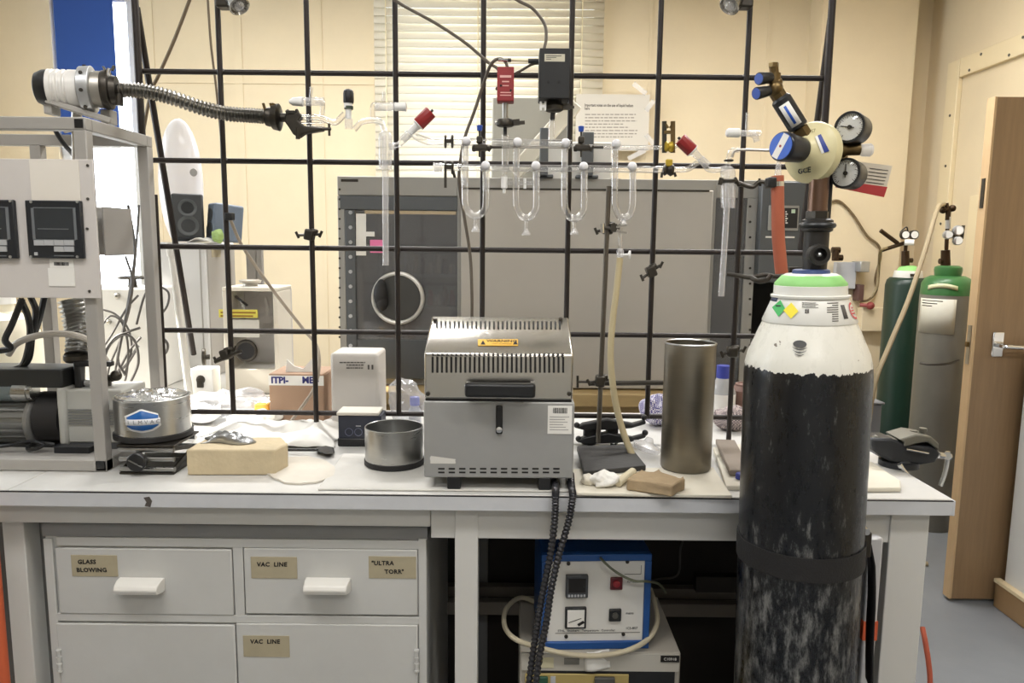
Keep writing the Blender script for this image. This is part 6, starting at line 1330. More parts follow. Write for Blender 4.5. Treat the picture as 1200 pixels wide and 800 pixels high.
# dark clamp behind, left of cylinder
# lamp heads at the top of two uprights
def lamp(x, y, sgn, lb):
    c = P(x, y, YL - .02); l = thing('spot_lamp', lb, 'lamp', c)
    mk('clip', B().cbox(c + V((-.012 * sgn, -.005, .012)), (.03, .034, .036)).bar(c + V((-.01 * sgn, -.02, .02)), c + V((.016 * sgn, -.03, -.006)), .008, .008), castiron, l, bevel=.004)
    mk('head', B().lathe(c + V((.010 * sgn, -.01, .02)), V((sgn * .55, -.35, -.75)), [(0, .010), (.004, .018), (.022, .022), (.034, .024), (.036, .021), (.030, .017)], n=24), mat('lamp_chrome', (170, 166, 158), .25, metal=.9, var=.2, vs_=40), l)
    mk('bulb_glass', B().sph(c + V((.026 * sgn, -.022, -.002)), .013), glassf, l)
lamp(270, 8, 1, 'small chrome spot lamp clipped to the first lattice upright')
lamp(866, 8, -1, 'small chrome spot lamp clipped to the last lattice upright')
# ------------------------------------------------------------------ loose things on the worktop
def lump(b, fn, amp, f):
    for v in b.bm.verts: v.co += (V(v.co) - fn).normalized() * amp * noise.noise(V(v.co) * f)
    return b
def brick(name, px, th, m, lb, z, chip=.002, chamf=None):
    pts = [PZ(x, y, z + th) for x, y in px]; b = B().prism([V((p.x, p.y, z + .0005)) for p in pts], (0, 0, th))
    bmesh.ops.subdivide_edges(b.bm, edges=b.bm.edges[:], cuts=5, use_grid_fill=True)
    for v in b.bm.verts:
        k = noise.noise(V(v.co) * 45) * chip; v.co += V((k, noise.noise(V(v.co) * 40 + V((9, 0, 0))) * chip, (-abs(k) if v.co.z > z + th * .6 else abs(k) * .2)))
    o = mk(name, b, m, None, bevel=.003, smooth=40); return tag(o, lb, 'brick')
brick_m = mat('fire_brick', (204, 188, 156), .85, var=.18, vs_=14, bump=.25, bs=90)
zt1 = .055
brick('fire_brick', ((218, 527), (322, 527), (337, 519), (330, 512), (243, 512)), zt1, brick_m, 'pale yellow fire brick with foil lying on it', ZB)
brick('fire_brick', ((734, 560), (787, 568), (803, 560), (788, 556), (769, 550), (748, 552)), .025, mat('broken_brick', (178, 156, 124), .9, var=.2, vs_=30, bump=.4, bs=90), 'flat broken tan brick in front of the tall steel beaker', ZB + .0075, .0045)
# foil scrap on the brick
zf = ZB + zt1
c = PZ(268, 517, zf)
fb_ = B().grid(lambda u, v: (c.x - .052 + .104 * u + .01 * math.sin(5 * v), c.y - .022 + .05 * v + .008 * math.sin(6 * u), zf + .001 + .022 * max(0, math.sin(math.pi * u) ** .7 * math.sin(math.pi * v) ** .5 * (.75 + .9 * noise.noise(V((u * 5, v * 4, 2)))))), 22, 10)
o = mk('foil_scrap', fb_, mat('dull_foil', (176, 178, 180), .32, metal=.9, bump=.4, bs=80), smooth=15, solid=.001); tag(o, 'crumpled grey foil scrap lying on the fire brick', 'foil')
# thin ceramic sheet
pts = []
random.seed(11)
for i in range(28):
    t = 2 * math.pi * i / 28; r_ = 1 + .06 * random.uniform(-1, 1); pts.append(PZ(352 + 41 * r_ * math.cos(t), 550 + 16 * r_ * math.sin(t), ZB + .004))
o = mk('ceramic_sheet', B().prism([V((p.x, p.y, ZB + .0005)) for p in pts], (0, 0, .004)), mat('ceramic_cream', (212, 206, 194), .85, var=.12, vs_=20)); tag(o, 'thin ragged cream ceramic sheet left of the heat board', 'sheet')
# white crumpled sheet behind the brick
def sheet(u, v):
    x = P(236, 500, 1.8).x + (P(399, 500, 1.8).x - P(236, 500, 1.8).x) * u; y = 1.69 + .26 * v
    e = min(1, 6 * u, 6 * (1 - u), 8 * v + .3, 6 * (1 - v)); n_ = noise.noise(V((u * 4, v * 3, 1))) + .5 * noise.noise(V((u * 9, v * 7, 4)))
    return (x + .012 * noise.noise(V((v * 5, 1, 0))), y + .02 * noise.noise(V((u * 5, 3, 0))), ZB + .002 + max(0, e * (.024 + .026 * n_)))
o = mk('paper_sheet', B().grid(sheet, 44, 18), mat('white_sheet', (238, 236, 230), .7, var=.05), smooth=25, solid=.0012); tag(o, 'large crumpled white sheet lying behind the fire brick', 'sheet')
sp_ = thing('spatula', 'black plastic spatula lying behind the fire brick', 'spatula', PZ(365, 528, ZB))
mk('shaft', B().cyl(PZ(330, 527, ZB + .008), PZ(372, 527, ZB + .012), .0035, n=8), dark, sp_)
mk('blade', B().loft([[PZ(370, 524, ZB + .012), PZ(370, 528, ZB + .010), PZ(370, 528, ZB + .006), PZ(370, 524, ZB + .008)], [PZ(382, 522, ZB + .012), PZ(382, 532, ZB + .012), PZ(382, 532, ZB + .004), PZ(382, 522, ZB + .004)], [PZ(391, 524, ZB + .010), PZ(392, 531, ZB + .010), PZ(392, 531, ZB + .003), PZ(391, 524, ZB + .003)]]), dark, sp_, bevel=.002)
# stirrer hot plate
YH = 1.728; hz0 = ZB + .0005; a = P(397, 531, YH); e = P(447, 487, YH)
hp_ = thing('stirrer_hotplate', 'small dark blue stirrer hotplate behind the round steel dish', 'hotplate', ((a.x + e.x) / 2, YH + .03, ZB))
mk('body', B().box((a.x, YH, hz0 + .008), (e.x, YH + .062, e.z)), mat('navy_face', (44, 48, 62), .45, var=.3, vs_=12), hp_, bevel=.002)
mk('base', B().box((a.x - .002, YH - .003, hz0), (e.x + .002, YH + .062, hz0 + .02)), dark, hp_, bevel=.003)
mk('top_plate', B().box((a.x - .003, YH - .004, e.z), (e.x - .006, YH + .062, e.z + .008)), mat('plate_pale', (206, 200, 188), .5), hp_, bevel=.002)
for x in (409, 420, 436): c = P(x, 506, YH); mk('dial_mark', B().torus((c.x, YH - .0005, c.z), (0, 1, 0), .009, .0006, n=18, m=4), mat('faint_blue_print', (110, 116, 140), .6), hp_)
c = P(420, 499, YH); mk('name_strip', B().box((c.x - .006, YH - .001, c.z - .001), (c.x + .006, YH, c.z + .001)), MATS['key_grey'], hp_)
# round steel dish
YS = PZ(462, 553, ZB + .004).y + .063; sS = SS(P(462, 520, YS)); rS = 33.8 * sS; cS = P(462, 520, YS).x; ztS = P(462, 499, YS).z
sdh = thing('steel_dish', 'round open steel dish with a black base left of the furnace', 'dish', (cS, YS, ZB + .0045))
h_ = ztS - ZB - .005
mk('wall', B().lathe((cS, YS, ZB + .005), (0, 0, 1), [(.012, rS - .001), (.012, rS), (h_, rS), (h_ + .001, rS - .0015), (h_, rS - .003), (.02, rS - .003), (.016, rS - .006), (.016, .001)], n=56, caps=False), steel, sdh)
mk('base_ring', B().lathe((cS, YS, ZB + .0048), (0, 0, 1), [(0, rS), (.002, rS + .002), (.011, rS + .002), (.0125, rS)], n=56), darkrub, sdh)
# tall steel beaker
ZT = ZB + .0075; rb_ = .0535
YT2 = PZ(806, 556, ZT).y + rb_; cT = P(806, 480, YT2).x; rb_ = 29.3 * SS(P(806, 480, YT2)); zT1 = P(806, 401, YT2).z
tb = thing('steel_beaker', 'tall brownish steel cylinder standing right of the furnace', 'beaker', (cT, YT2, ZT))
bs_ = mat('brown_steel_sheet', (132, 126, 114), .42, metal=1.0, var=.12, vs_=5, stretch=(1, 1, 6))
mk('wall', B().lathe((cT, YT2, ZT + .0005), (0, 0, 1), [(0, rb_ - .002), (.003, rb_), (zT1 - ZT - .003, rb_), (zT1 - ZT, rb_ - .001), (zT1 - ZT - .002, rb_ - .003), (zT1 - ZT - .02, rb_ - .003), (.006, rb_ - .003), (.006, .001)], n=56, caps=False), bs_, tb)
mk('rim', B().torus((cT, YT2, zT1 - .001), (0, 0, 1), rb_ - .001, .0022, n=56), steel, tb)
# cotton wool and cork stick
def wool(px, py, r, z, lb, m):
    c = PZ(px, py, z + r * .6); b = B().sph((c.x, c.y, z + r * .62), (r * 1.25, r, r * .72), 28, 18)
    for v in b.bm.verts:
        k = noise.noise(V(v.co) * 55) + .6 * noise.noise(V(v.co) * 130); v.co += (V(v.co) - V((c.x, c.y, z + r * .5))) * .45 * k; v.co.z = max(v.co.z, z + .0006)
    o = mk('cotton_wool', b, m, smooth=60); return tag(o, lb, 'cotton wool', 'tufts of cotton wool before the retort stand')
wm_ = mat('cotton_white', (236, 234, 228), .95, bump=.5, bs=150); wm2 = mat('cotton_cream', (222, 216, 202), .95, bump=.5, bs=150)
wool(707, 562, .021, ZT, 'large white tuft of cotton wool before the retort stand base', wm_); wool(691, 562, .014, ZT, 'small cream tuft of cotton wool nearest the furnace', wm2)
o = mk('cork_stick', B().cyl(PZ(724, 566, ZT + .008) + V((0, 0, 0)), PZ(742, 552, ZT + .013), .0085, n=14), mat('cork_pale', (214, 204, 176), .8, var=.15, vs_=40), bevel=.002); tag(o, 'short pale cork stick leaning on the broken brick', 'stick')
# retort stand
rs = thing('retort_stand', 'tall retort stand with a heavy dark base right of the furnace', 'retort stand', (P(703, 530, 1.735).x, 1.735, ZB))
bp_ = [PZ(x, y, ZB + .012) for x, y in ((676, 526), (737, 524), (757, 549), (684, 556))]
mk('base', B().prism([V((p.x, p.y, ZB + .0076)) for p in bp_], (0, 0, .012)), mat('stand_base', (48, 47, 46), .6, var=.2, vs_=20, bump=.2), rs, bevel=.002)
r0 = V((P(702, 480, 1.735).x, 1.735, ZB + .015)); mk('rod', B().cyl(r0, P(713.5, 218, 1.72), .0058, n=14), mat('stand_rod', (112, 106, 98), .35, metal=.9, var=.2, vs_=20), rs)
# rod clamp at the top with glass stopcock and pale hose
uc = thing('tube_clamp', 'bright clamp holding the glass stopcock on the retort stand', 'clamp', P(725, 268, 1.715))
mk('arm', B().cyl(P(706, 267, 1.715), P(722, 268, 1.713), .004, n=8).cbox(P(719, 267, 1.712), (.014, .016, .018)), castiron, uc)
for dy in (-4, 5): mk('finger', B().bar(P(722, 268 + dy * .5, 1.71), P(735, 268 + dy, 1.705), .012, .004), satin, uc)
mk('screw', B().cyl(P(706, 262, 1.71), P(706, 273, 1.71), .005, n=8), chrome, uc)
gs = thing('glass_stopcock', 'clear glass stopcock hanging below the last U tube', 'stopcock', P(727, 305, 1.715))
gt('tube', [P(727, 262, 1.715), P(727, 280, 1.715), P(726.5, 305, 1.715)], 2.4, gs)
mk('key', B().cyl(P(727, 299, 1.712), P(739, 298, 1.708), 1.6 * sG, n=10).lathe(P(736, 298.5, 1.71), (1, -.1, 0), [(0, 3 * sG), (1 * sG, 5 * sG), (3 * sG, 5 * sG)], n=12), whiteplas, gs)
mk('barrel', B().lathe(P(727, 291, 1.715), (0, 0, -1), [(0, 2.5 * sG), (3 * sG, 4.5 * sG), (9 * sG, 4.5 * sG), (13 * sG, 3 * sG)], n=14, caps=False), glassf, gs)
o = mk('pale_hose', B().tube([P(726.5, 302, 1.715), P(723, 335, 1.713), P(718, 375, 1.705), P(715.5, 410, 1.695), P(717, 440, 1.685), P(722, 475, 1.67), P(731, 508, 1.65), P(742, 535, 1.628), P(752, 549, 1.61)], 4.0 * sG, n=14), mat('pale_tubing', (190, 176, 140), .35, var=.08)); tag(o, 'pale translucent hose curving down from the glass stopcock', 'hose')
# small black adjustable support
YO = 1.775
su = thing('burner_support', 'squat black double plate support behind the retort stand base', 'support', (P(704, 525, YO).x, YO, ZB))
q = lambda x, y, d=0: P(x, y, YO + d)
mk('foot', B().cyl((q(703, 0).x, YO, ZB + .0005), (q(703, 0).x, YO, q(703, 512).z), .017, n=16), darkrub, su)
for y0, y1 in ((503, 496), (519, 512)):
    mk('plate', B().prism([q(x, y, -.03) for x, y in ((676, y0 - 1), (683, y0 - 6), (712, y1 - 5), (742, y0 - 6), (757, y1 - 3), (757, y1 + 1), (740, y0 - 1), (712, y0 + 1), (684, y0 + 1))], (0, .022, 0)), dark, su, bevel=.003)
mk('block', B().cbox(q(691, 507), (.03, .03, .034)), darkrub, su, bevel=.003); mk('block', B().cbox(q(717, 506), (.028, .03, .034)), darkrub, su, bevel=.003)
for x, y in ((676, 498), (678, 514), (755, 489), (756, 507)): mk('end_knob', B().sph(q(x, y, -.02), .0075), dark, su)
o = mk('dark_wire', B().tube([q(716, 520, -.02), q(728, 526, -.04), q(748, 531, -.02), q(766, 529, 0), q(774, 520, .02)], .003, n=6), dark); tag(o, 'thin dark wire curving behind the pale hose', 'wire')
o = mk('dark_wire', B().tube([q(724, 517, -.02), q(718, 526, -.03), q(727, 531, -.05), q(742, 541, -.1), q(750, 550, -.13)], .0028, n=6), dark); tag(o, 'thin dark wire looping under the black support', 'wire')
o = mk('glass_funnel', B().lathe(PZ(757, 528, ZB + .01), (.3, 0, 1), [(0, .03), (.012, .034), (.02, .012), (.03, .008)], n=24), glassf); o.location.z = ZB + .003; tag(o, 'small glass funnel lying behind the retort stand base', 'funnel')
# ------------------------------------------------------------------ right: bottle, cloths, boards
slab('pale_plank', 'cream plank running back beside the tall steel beaker', 'board', ((851, 569), (880, 569), (868, 520), (836, 524)), .010, mat('pale_board', (222, 216, 200)))
o = mk('grey_plank', B().bar(PZ(868, 548, ZB + .03), PZ(850, 512, ZB + .03), .045, .012), mat('grey_wood', (142, 130, 118), .7, var=.2, vs_=6), bevel=.002); o.location.z = ZB + .0125; tag(o, 'weathered grey plank lying on the cream plank', 'plank')
def check_mat(name, c1, c2, sc):
    m = bpy.data.materials.new(name); m.use_nodes = True; nt = m.node_tree; bs = nt.nodes['Principled BSDF']; bs.inputs['Roughness'].default_value = .9
    tc = nt.nodes.new('ShaderNodeTexCoord'); ck = nt.nodes.new('ShaderNodeTexChecker'); ck.inputs['Scale'].default_value = sc; ck.inputs[1].default_value = lin(c1) + (1,); ck.inputs[2].default_value = lin(c2) + (1,)
    nt.links.new(tc.outputs['Generated'], ck.inputs[0]); nt.links.new(ck.outputs[0], bs.inputs['Base Color']); return m
def cloth(name, px0, px1, py0, py1, Y, m, lb, cat='cloth'):
    c = P((px0 + px1) / 2, (py0 + py1) / 2, Y); s = SS(c); rx = (px1 - px0) / 2 * s; h = P((px0 + px1) / 2, py0, Y).z - ZB
    b = B().sph((c.x, Y, ZB + h / 2), (rx, rx * .9, h / 2), 32, 22)
    for v in b.bm.verts:
        k = noise.noise(V(v.co) * 28) + .5 * noise.noise(V(v.co) * 60); v.co += (V(v.co) - V((c.x, Y, ZB + h * .4))) * .32 * k; v.co.z = max(v.co.z, ZB + .001)
    o = mk(name, b, m, smooth=60); return tag(o, lb, cat)
cloth('checked_cloth', 838, 876, 476, 530, 1.93, check_mat('check_brown', (74, 66, 72), (186, 172, 168), 22), 'crumpled brown and white checked cloth beside the black cylinder')
cloth('checked_cloth', 752, 790, 463, 498, 1.97, check_mat('check_blue', (76, 70, 130), (214, 210, 216), 22), 'crumpled blue and white checked cloth behind the tall steel beaker')
bt = thing('wash_bottle', 'clear bottle with a blue screw cap behind the tall steel beaker', 'bottle', (P(847, 470, 2.03).x, 2.03, ZB))
cb_ = P(846, 470, 2.03).x; zc_ = P(846, 440, 2.03).z; ht_ = zc_ - ZB
mk('body', B().lathe((cb_, 2.03, ZB + .0005), (0, 0, 1), [(0, .03), (.005, .036), (ht_ - .045, .036), (ht_ - .012, .02), (ht_ - .004, .016)], n=28), glassmat('bottle_plastic', tint=(.9, .92, .88), refl=.4, rough=.1, haze=.35), bt)
mk('cap', B().cyl((cb_, 2.03, zc_ - .006), (cb_, 2.03, P(846, 428, 2.03).z), .0185, n=20), mat('cap_blue', (54, 64, 150), .4), bt)
mk('paper_label', B().lathe((cb_, 2.03, ZB + .02), (0, 0, 1), [(0, .0365), (.06, .0365)], n=28, caps=False), paper, bt)
bp2 = thing('clay_pot', 'reddish brown ribbed pot half hidden by the black cylinder', 'pot', (P(873, 470, 2.05).x, 2.05, ZB))
cp_ = P(874, 470, 2.05).x; mk('body', B().lathe((cp_, 2.05, ZB + .0005), (0, 0, 1), [(0, .03), (.02, .04), (.035, .042), (.045, .037), (.06, .042), (.085, .042), (.1, .03), (.1, .02)], n=28), mat('clay_brown', (118, 88, 78), .6, var=.15), bp2)
mk('rim', B().torus((cp_, 2.05, ZB + .1), (0, 0, 1), .028, .004, n=24), mat('clay_brown', (150, 104, 92)), bp2)
c = PZ(868, 557, ZB + .018); o = mk('blue_cap', B().lathe((c.x, c.y, ZB + .011), (0, 0, 1), [(0, .009), (.001, .0105), (.010, .0105), (.012, .009), (.012, .004)], n=16), mat('cap_blue', (54, 64, 150))); tag(o, 'small blue screw cap on the cream plank by the cylinder', 'cap')
# ------------------------------------------------------------------ boxes behind the lattice
YX = 1.95
def carton(x0, x1, y0, Y, dep, m, name, lb, zb=ZB, bev=.003):
    a, e = P(x0, 480, Y), P(x1, 480, Y); zt2 = P((x0 + x1) / 2, y0, Y).z; t = thing(name, lb, 'box', ((a.x + e.x) / 2, Y + dep / 2, zb))
    mk('body', B().box((a.x, Y, zb + .0005), (e.x, Y + dep, zt2)), m, t, bevel=bev); return t, a.x, e.x, zt2
card = mat('cardboard', (176, 146, 122), .8, var=.1, vs_=5, bump=.1)
ct, x0, x1, zt3 = carton(316, 380, 438, YX, .13, card, 'cardboard_carton', 'brown cardboard box with white printed tape behind the lattice')
mk('tape', B().box((x0 - .0005, YX - .001, P(348, 451.5, YX).z), (x1 + .0005, YX + .0, P(348, 440, YX).z)), paper, ct)
text('ITPI-', .024, inkblue, ct, (P(328, 446, YX).x, YX - .0016, P(328, 445.5, YX).z), right=(1, 0, 0), up=(0, 0, 1), bold=.001); text('MEI-', .024, inkblue, ct, (P(364, 446, YX).x, YX - .0016, P(364, 445.5, YX).z), bold=.001)
mk('side_face_tape', B().box((x1, YX + .01, P(348, 451.5, YX).z), (x1 + .0012, YX + .12, P(348, 440, YX).z)), card, ct)
mk('inner_flap', B().prism([P(x, y, YX + .03) for x, y in ((334, 442), (336, 421), (345, 429), (355, 432), (366, 419.5), (370, 442))], (0, .004, 0)), paper, ct)
mk('side_flap', B().prism([P(x, y, YX + .06) for x, y in ((328, 440), (330, 434), (338, 433), (340, 440))], (0, .004, 0)), paper, ct)
wb, x0, x1, zt4 = carton(388, 444, 414, 1.90, .12, mat('foam_white', (200, 195, 188), .6, var=.08, vs_=4), 'white_foam_box', 'upright white plastic wrapped box with small print behind the lattice', bev=.008)
for i, (xa, xb, y) in enumerate(((398, 428, 424.5), (406, 426, 427.5), (406, 426, 431))):
    bb = B(); x = xa; random.seed(i + 20)
    while x < xb: w_ = random.uniform(1.5, 4); p, q2 = P(x, y, 1.9), P(min(x + w_, xb), y, 1.9); bb.box((p.x, 1.8985, p.z - .0014), (q2.x, 1.8998, p.z + .0014)); x += w_ + .8
    mk('print_line', bb, inkgrey, wb)
for x in (432, 436.5): p = P(x, 430, 1.9); mk('print_mark', B().box((p.x - .0022, 1.8985, p.z - .006), (p.x + .0022, 1.8998, p.z + .006)), inkgrey, wb)
# clear plastic bag with bottle inside
bgm = glassmat('clear_bag', tint=(.94, .95, .97), refl=.5, rough=.12, blend=.5, haze=.22)
c = P(476, 460, 1.94); b = B().sph((c.x, 1.94, ZB + .062), (.047, .04, .062), 28, 20)
for v in b.bm.verts: v.co += (V(v.co) - V((c.x, 1.94, ZB + .05))) * .35 * noise.noise(V(v.co) * 32); v.co.z = max(v.co.z, ZB + .001)
o = mk('plastic_bag', b, bgm, smooth=30); tag(o, 'clear crumpled plastic bag left of the furnace behind the lattice', 'bag')
sb_ = thing('reagent_jar', 'small jar with a blue lid inside the clear bag', 'jar', (P(486, 470, 1.94).x, 1.94, ZB))
xj = P(486, 470, 1.94).x; mk('body', B().lathe((xj, 1.94, ZB + .002), (0, 0, 1), [(0, .017), (.04, .017), (.05, .011), (.056, .011)], n=20), mat('jar_grey', (176, 180, 190), .3), sb_); mk('lid', B().cyl((xj, 1.94, ZB + .056), (xj, 1.94, ZB + .078), .013, n=18), mat('lid_blue', (86, 98, 190), .4), sb_)
# small packets and tray paper at the left behind the lattice
pk = thing('packet', 'small yellow and navy packet beside the cardboard box', 'packet', (P(306, 480, 1.97).x, 1.97, ZB))
a, e = P(299, 493, 1.97), P(315, 473, 1.97); mk('lower_half', B().box((a.x, 1.965, ZB + .0005), (e.x, 1.99, P(306, 484, 1.97).z)), mat('packet_navy', (70, 76, 72), .5, var=.3, vs_=60), pk, bevel=.003); mk('upper_half', B().box((a.x, 1.965, P(306, 484, 1.97).z), (e.x, 1.988, e.z)), mat('packet_yellow', (222, 170, 70), .5), pk, bevel=.003)
def crump(name, cxp, cyp, Y, rx, ry, h, m, lb, cat, f=24, amp=.4):
    c = P(cxp, cyp, Y); b = B().sph((c.x, Y, ZB + h / 2), (rx, ry, h / 2), 30, 16)
    for v in b.bm.verts: v.co += (V(v.co) - V((c.x, Y, ZB + h * .3))) * amp * noise.noise(V(v.co) * f); v.co.z = max(v.co.z, ZB + .001)
    o = mk(name, b, m, smooth=25); return tag(o, lb, cat)
crump('plastic_bag', 270, 475, 2.02, .115, .06, .075, bgm, 'clear plastic bag lying below the glass fronted instrument', 'bag')
crump('tissue_heap', 300, 480, 1.93, .07, .04, .04, paper, 'bunched white tissue below the glass fronted instrument', 'tissue', 40)
crump('white_towel', 232, 478, 1.95, .06, .05, .05, mat('towel_white', (236, 236, 238), .9, bump=.3), 'folded white towel right of the steel dewar', 'towel')
# ------------------------------------------------------------------ black convoluted hoses over the bench edge
YHs = YB - .016
for pts, lb in (([PZ(651, 561, ZB + .012) + V((0, .03, 0)), PZ(651, 571, ZB + .012), P(651, 583, YHs), P(650, 610, YHs), P(645, 650, YHs), P(637, 690, YHs + .0), P(630, 730, YHs), P(624, 770, YHs), P(618, 820, YHs), P(612, 900, YHs)], 'left black ribbed conduit hanging from under the furnace'), ([PZ(670, 561, ZB + .012) + V((0, .03, 0)), PZ(670, 571, ZB + .012), P(671, 583, YHs), P(666, 612, YHs), P(655, 650, YHs - .004), P(646, 690, YHs - .012), P(640, 730, YHs - .012), P(632, 770, YHs - .010), P(626, 820, YHs - .01), P(620, 900, YHs - .01)], 'right black ribbed conduit hanging from under the furnace')):
    o = mk('ribbed_conduit', bell(pts, .0056, .0020, 70, n=12), mat('conduit_black', (58, 58, 62), .18, metal=.4), smooth=60); tag(o, lb, 'conduit', 'black ribbed conduits from the furnace')
# ------------------------------------------------------------------ power unit and blue controller below the bench
YU = YB + .09; zu = P(700, 765, YU).z
x0, x1 = P(609, 780, YU).x, P(798, 780, YU).x
pu = thing('power_unit', 'beige power unit with a yellow front panel under the bench', 'power unit', ((x0 + x1) / 2, YU + .13, .13))
mk('case', B().box((x0, YU + .004, .1305), (x1, YU + .26, zu)), mat('unit_beige', (176, 170, 158), .5, var=.06), pu, bevel=.004)
fp = mk('front_frame', B().box((x0 + .004, YU, P(700, 786, YU).z), (x1 - .004, YU + .004, zu - .002)), mat('unit_strip', (190, 186, 176), .5), pu)
mk('recess', B().box((x0 + .02, YU + .001, .14), (x1 - .012, YU + .004, P(700, 786, YU).z)), dark, pu)
yp = mk('yellow_panel', B().box((P(626, 0, YU).x, YU - .003, .16), (P(763, 0, YU).x, YU + .001, P(700, 789, YU).z)), mat('panel_yellow', (178, 158, 98), .5), pu, bevel=.006)
a, e = P(631, 801, YU), P(642, 790.5, YU); mk('green_key', B().box((a.x, YU - .010, a.z), (e.x, YU - .003, e.z)), mat('key_green', (40, 84, 62), .4), pu, bevel=.002)
a, e = P(645, 801, YU), P(651, 791, YU); mk('key_legend', B().box((a.x, YU - .0045, a.z), (e.x, YU - .003, e.z)), MATS['key_grey'], pu)
a, e = P(696, 806, YU), P(720, 791, YU); mk('meter', B().box((a.x, YU - .012, a.z), (e.x, YU - .003, e.z)), mat('meter_dark', (82, 80, 74), .4), pu, bevel=.002)
a, e = P(622, 782, YU), P(649, 770, YU); zl = mk('round_label', B().box((a.x, YU - .0015, a.z), (e.x, YU, e.z)), mat('label_cream', (206, 200, 168), .6), pu, bevel=.004)
text('0', .013, ink, zl, (P(634, 775, YU).x, YU - .002, P(634, 775, YU).z), bold=.0005)
a, e = P(661, 778, YU), P(679, 771, YU); mk('maker_plate', B().box((a.x, YU - .0015, a.z), (e.x, YU, e.z)), MATS['cylinder_grey'], pu)
a, e = P(774, 775, YU), P(796, 768, YU); tgp = mk('number_plate', B().box((a.x, YU - .002, a.z), (e.x, YU, e.z)), ink, pu)
text('C10918', .0085, paper, tgp, ((a.x + e.x) / 2, YU - .0025, (a.z + e.z) / 2))
o = mk('folded_paper', B().grid(lambda u, v: (P(684 + 30 * u + 1.5 * v, 780, YU).x, YU - .004 - .004 * math.sin(5 * u) + (.012 * (1 - v) ** 4), P(700, 766 - 2.5 * u + 19 * v, YU).z), 8, 8), paper, solid=.0006); tag(o, 'folded white paper slip hanging from the power unit top edge', 'paper')
# blue temperature controller
YQ = PZ(700, 761, zu).y; rzq = math.radians(2.6)
cq0 = V((P(697, 760, YQ).x, YQ, zu + .0005)); Wq = 129 * SS(P(697, 705, YQ)); Hq = P(697, 650, YQ).z - zu; Dq = .19
Rq = Matrix.Rotation(rzq, 3, 'Z')
def LQ(u, y, z): return cq0 + Rq @ V((u, y, z))
bc_ = thing('temperature_controller', 'blue cased temperature controller with a white front on the power unit', 'controller', cq0)
def lb_box(n, u0, u1, z0, z1, y0, y1, m, parent=bc_, bev=0.0):
    c = LQ((u0 + u1) / 2, (y0 + y1) / 2, (z0 + z1) / 2); return mk(n, B().cbox(c, (abs(u1 - u0), abs(y1 - y0), abs(z1 - z0)), rot=Rq), m, parent, bevel=bev)
bcm = mat('controller_blue', (30, 80, 146), .4, var=.05)
lb_box('case', -Wq / 2, Wq / 2, 0, Hq, .012, Dq, bcm, bev=.003)
for u0, u1, z0, z1 in ((-Wq / 2, Wq / 2, 0, .017), (-Wq / 2, Wq / 2, Hq - .015, Hq), (-Wq / 2, -Wq / 2 + .014, .017, Hq - .015), (Wq / 2 - .014, Wq / 2, .017, Hq - .015)): lb_box('bezel', u0, u1, z0, z1, 0, .012, bcm, bev=.002)
fpn = lb_box('front_panel', -Wq / 2 + .014, Wq / 2 - .014, .017, Hq - .015, .006, .012, mat('front_white', (226, 224, 218), .5))
fu_ = lambda px: (px - 697) / 129 * Wq
fz_ = lambda py: (761 - py) / 111 * Hq
dsp_ = lb_box('display', fu_(661), fu_(687), fz_(699), fz_(673), -.006, .006, mat('display_grey', (66, 68, 70), .35), bev=.002)
lb_box('display_window', fu_(664), fu_(684), fz_(692), fz_(676), -.0068, -.006, ink, dsp_)
for i in range(6): lb_box('display_key', fu_(663.5 + i * 3.6), fu_(665.8 + i * 3.6), fz_(697), fz_(694.5), -.0075, -.006, MATS['key_grey'], dsp_)
mt_ = lb_box('meter', fu_(661), fu_(686), fz_(736), fz_(711), -.002, .006, dark, bev=.002); lb_box('meter_face', fu_(663.5), fu_(683.5), fz_(733.5), fz_(713.5), -.003, -.002, paper, mt_)
p, q2 = LQ(fu_(665), -.0036, fz_(728)), LQ(fu_(680), -.0036, fz_(723)); mk('meter_needle', B().bar(p, q2, .0012, .0006, up=Rq @ V((0, 1, 0))).bar(LQ(fu_(676), -.0036, fz_(731)), LQ(fu_(683), -.0036, fz_(727)), .006, .0006, up=Rq @ V((0, 1, 0))), ink, mt_)
rb2 = lb_box('red_button', fu_(713.5), fu_(728), fz_(691.5), fz_(677), 0, .006, mat('button_dark_red', (96, 26, 32), .4), bev=.002); c = LQ(fu_(720.5), 0, fz_(684)); mk('button_cap', B().lathe(c, Rq @ V((0, -1, 0)), [(0, .008), (.003, .0075), (.004, .005)], n=16), mat('cap_red', (150, 40, 48), .35), rb2)
sb2 = lb_box('rocker_switch', fu_(713), fu_(727.5), fz_(728.5), fz_(714), 0, .006, dark, bev=.002); c = LQ(fu_(720), 0, fz_(721)); mk('rocker', B().lathe(c, Rq @ V((0, -1, 0)), [(0, .007), (.0025, .0065)], n=16), MATS['meter_dark'], sb2)
for x, y in ((664, 661), (733, 659.5), (663, 746.5), (731, 744.5)): c = LQ(fu_(x), .006, fz_(y)); mk('panel_screw', B().lathe(c, Rq @ V((0, -1, 0)), [(0, .004), (.003, .004), (.004, .0025)], n=10), castiron, fpn)
rt = Rq @ V((1, 0, 0))
text('furnace', .0075, ink, fpn, LQ(fu_(740), .0055, fz_(683)), right=rt); text('mains', .0075, ink, fpn, LQ(fu_(738), .0055, fz_(720)), right=rt)
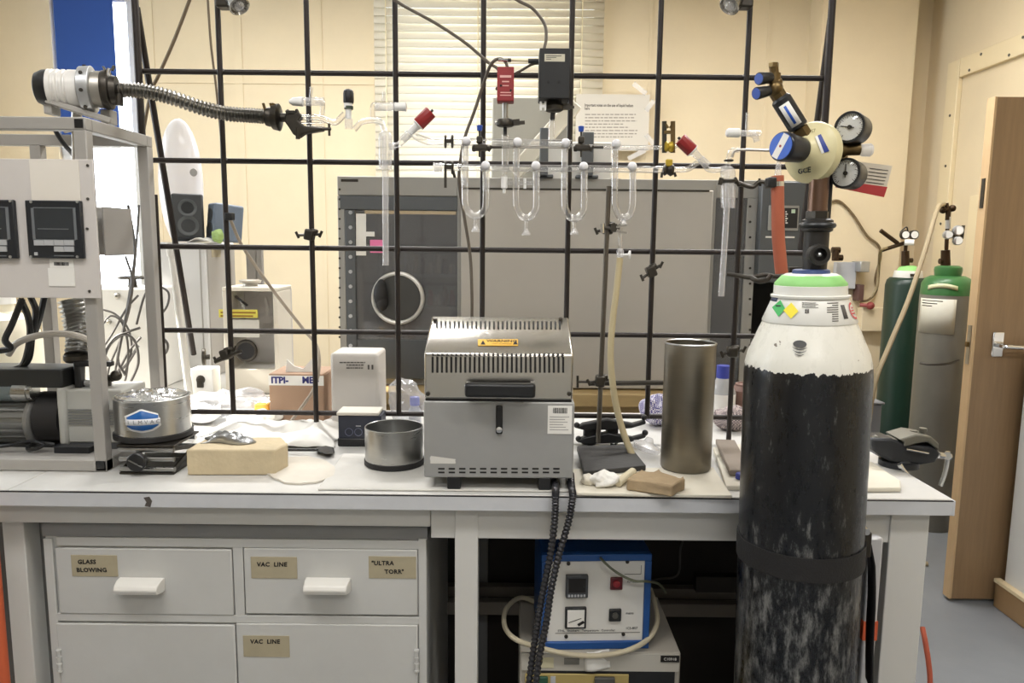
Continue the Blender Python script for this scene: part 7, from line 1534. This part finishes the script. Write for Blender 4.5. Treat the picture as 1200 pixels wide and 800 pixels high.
text('STHL   Southern   Temperature   Controller', .0068, ink, fpn, LQ(fu_(687), .0055, fz_(740)), right=rt); text('ICS-807', .0078, ink, fpn, LQ(fu_(741), .0055, fz_(738)), right=rt)
lb_box('ruled_line', fu_(650), fu_(751), fz_(743.2), fz_(742.6), .0052, .006, inkgrey, fpn)
p, q2 = LQ(fu_(729), .0052, fz_(667)), LQ(fu_(750), .0052, fz_(667)); lb_box('outline_mark', fu_(730), fu_(750), fz_(674.5), fz_(674), .0052, .006, inkgrey, fpn); lb_box('outline_mark', fu_(749.5), fu_(750), fz_(674.5), fz_(664), .0052, .006, inkgrey, fpn)
# cables below the bench
cw = mat('cream_cable', (196, 186, 160), .5)
o = mk('mains_cable', B().tube([P(640, 712, YU + .2), P(612, 700, YU + .2), P(594, 712, YU + .12), P(591, 732, YU + .05), P(603, 748, YU - .01), P(630, 758, YU - .012), P(665, 766, YU - .012), P(700, 768, YU - .012), P(735, 762, YU - .008), P(760, 748, YU + .02), P(770, 728, YU + .06), P(767, 705, YU + .12), P(762, 690, YU + .18)], .0055, n=10), cw); tag(o, 'cream mains cable looping round the blue controller', 'cable')
o = mk('thin_lead', B().tube([P(697, 642, YU + .2), P(705, 655, YU + .0), P(722, 670, YU - .005), P(742, 680, YU - .006), P(758, 681, YU - .0), P(772, 684, YU + .08), P(780, 694, YU + .15)], .0028, n=8), mat('olive_lead', (104, 108, 88), .5)); tag(o, 'thin olive lead hanging across the blue controller front', 'lead')
o = mk('thin_lead', B().tube([P(800, 634, 1.9), P(797, 645, 1.9), P(796, 668, 1.9), P(790, 676, 1.9), P(775, 678, 1.92), P(762, 680, 1.95)], .003, n=8), mat('grey_lead', (124, 120, 116))); tag(o, 'grey wire drooping from under the worktop right of the controller', 'lead')
# orange upright at the left edge
op = P(-3, 700, 1.36); o = mk('orange_post', B().cyl((op.x, 1.36, 0), (op.x, 1.36, P(0, 598, 1.36).z), .010, n=14).cyl((op.x, 1.36, 0), (op.x, 1.36, .01), .03, n=16), mat('orange_paint', (206, 98, 60), .5)); tag(o, 'thin orange post at the far left before the bench', 'post')
finish_texts()
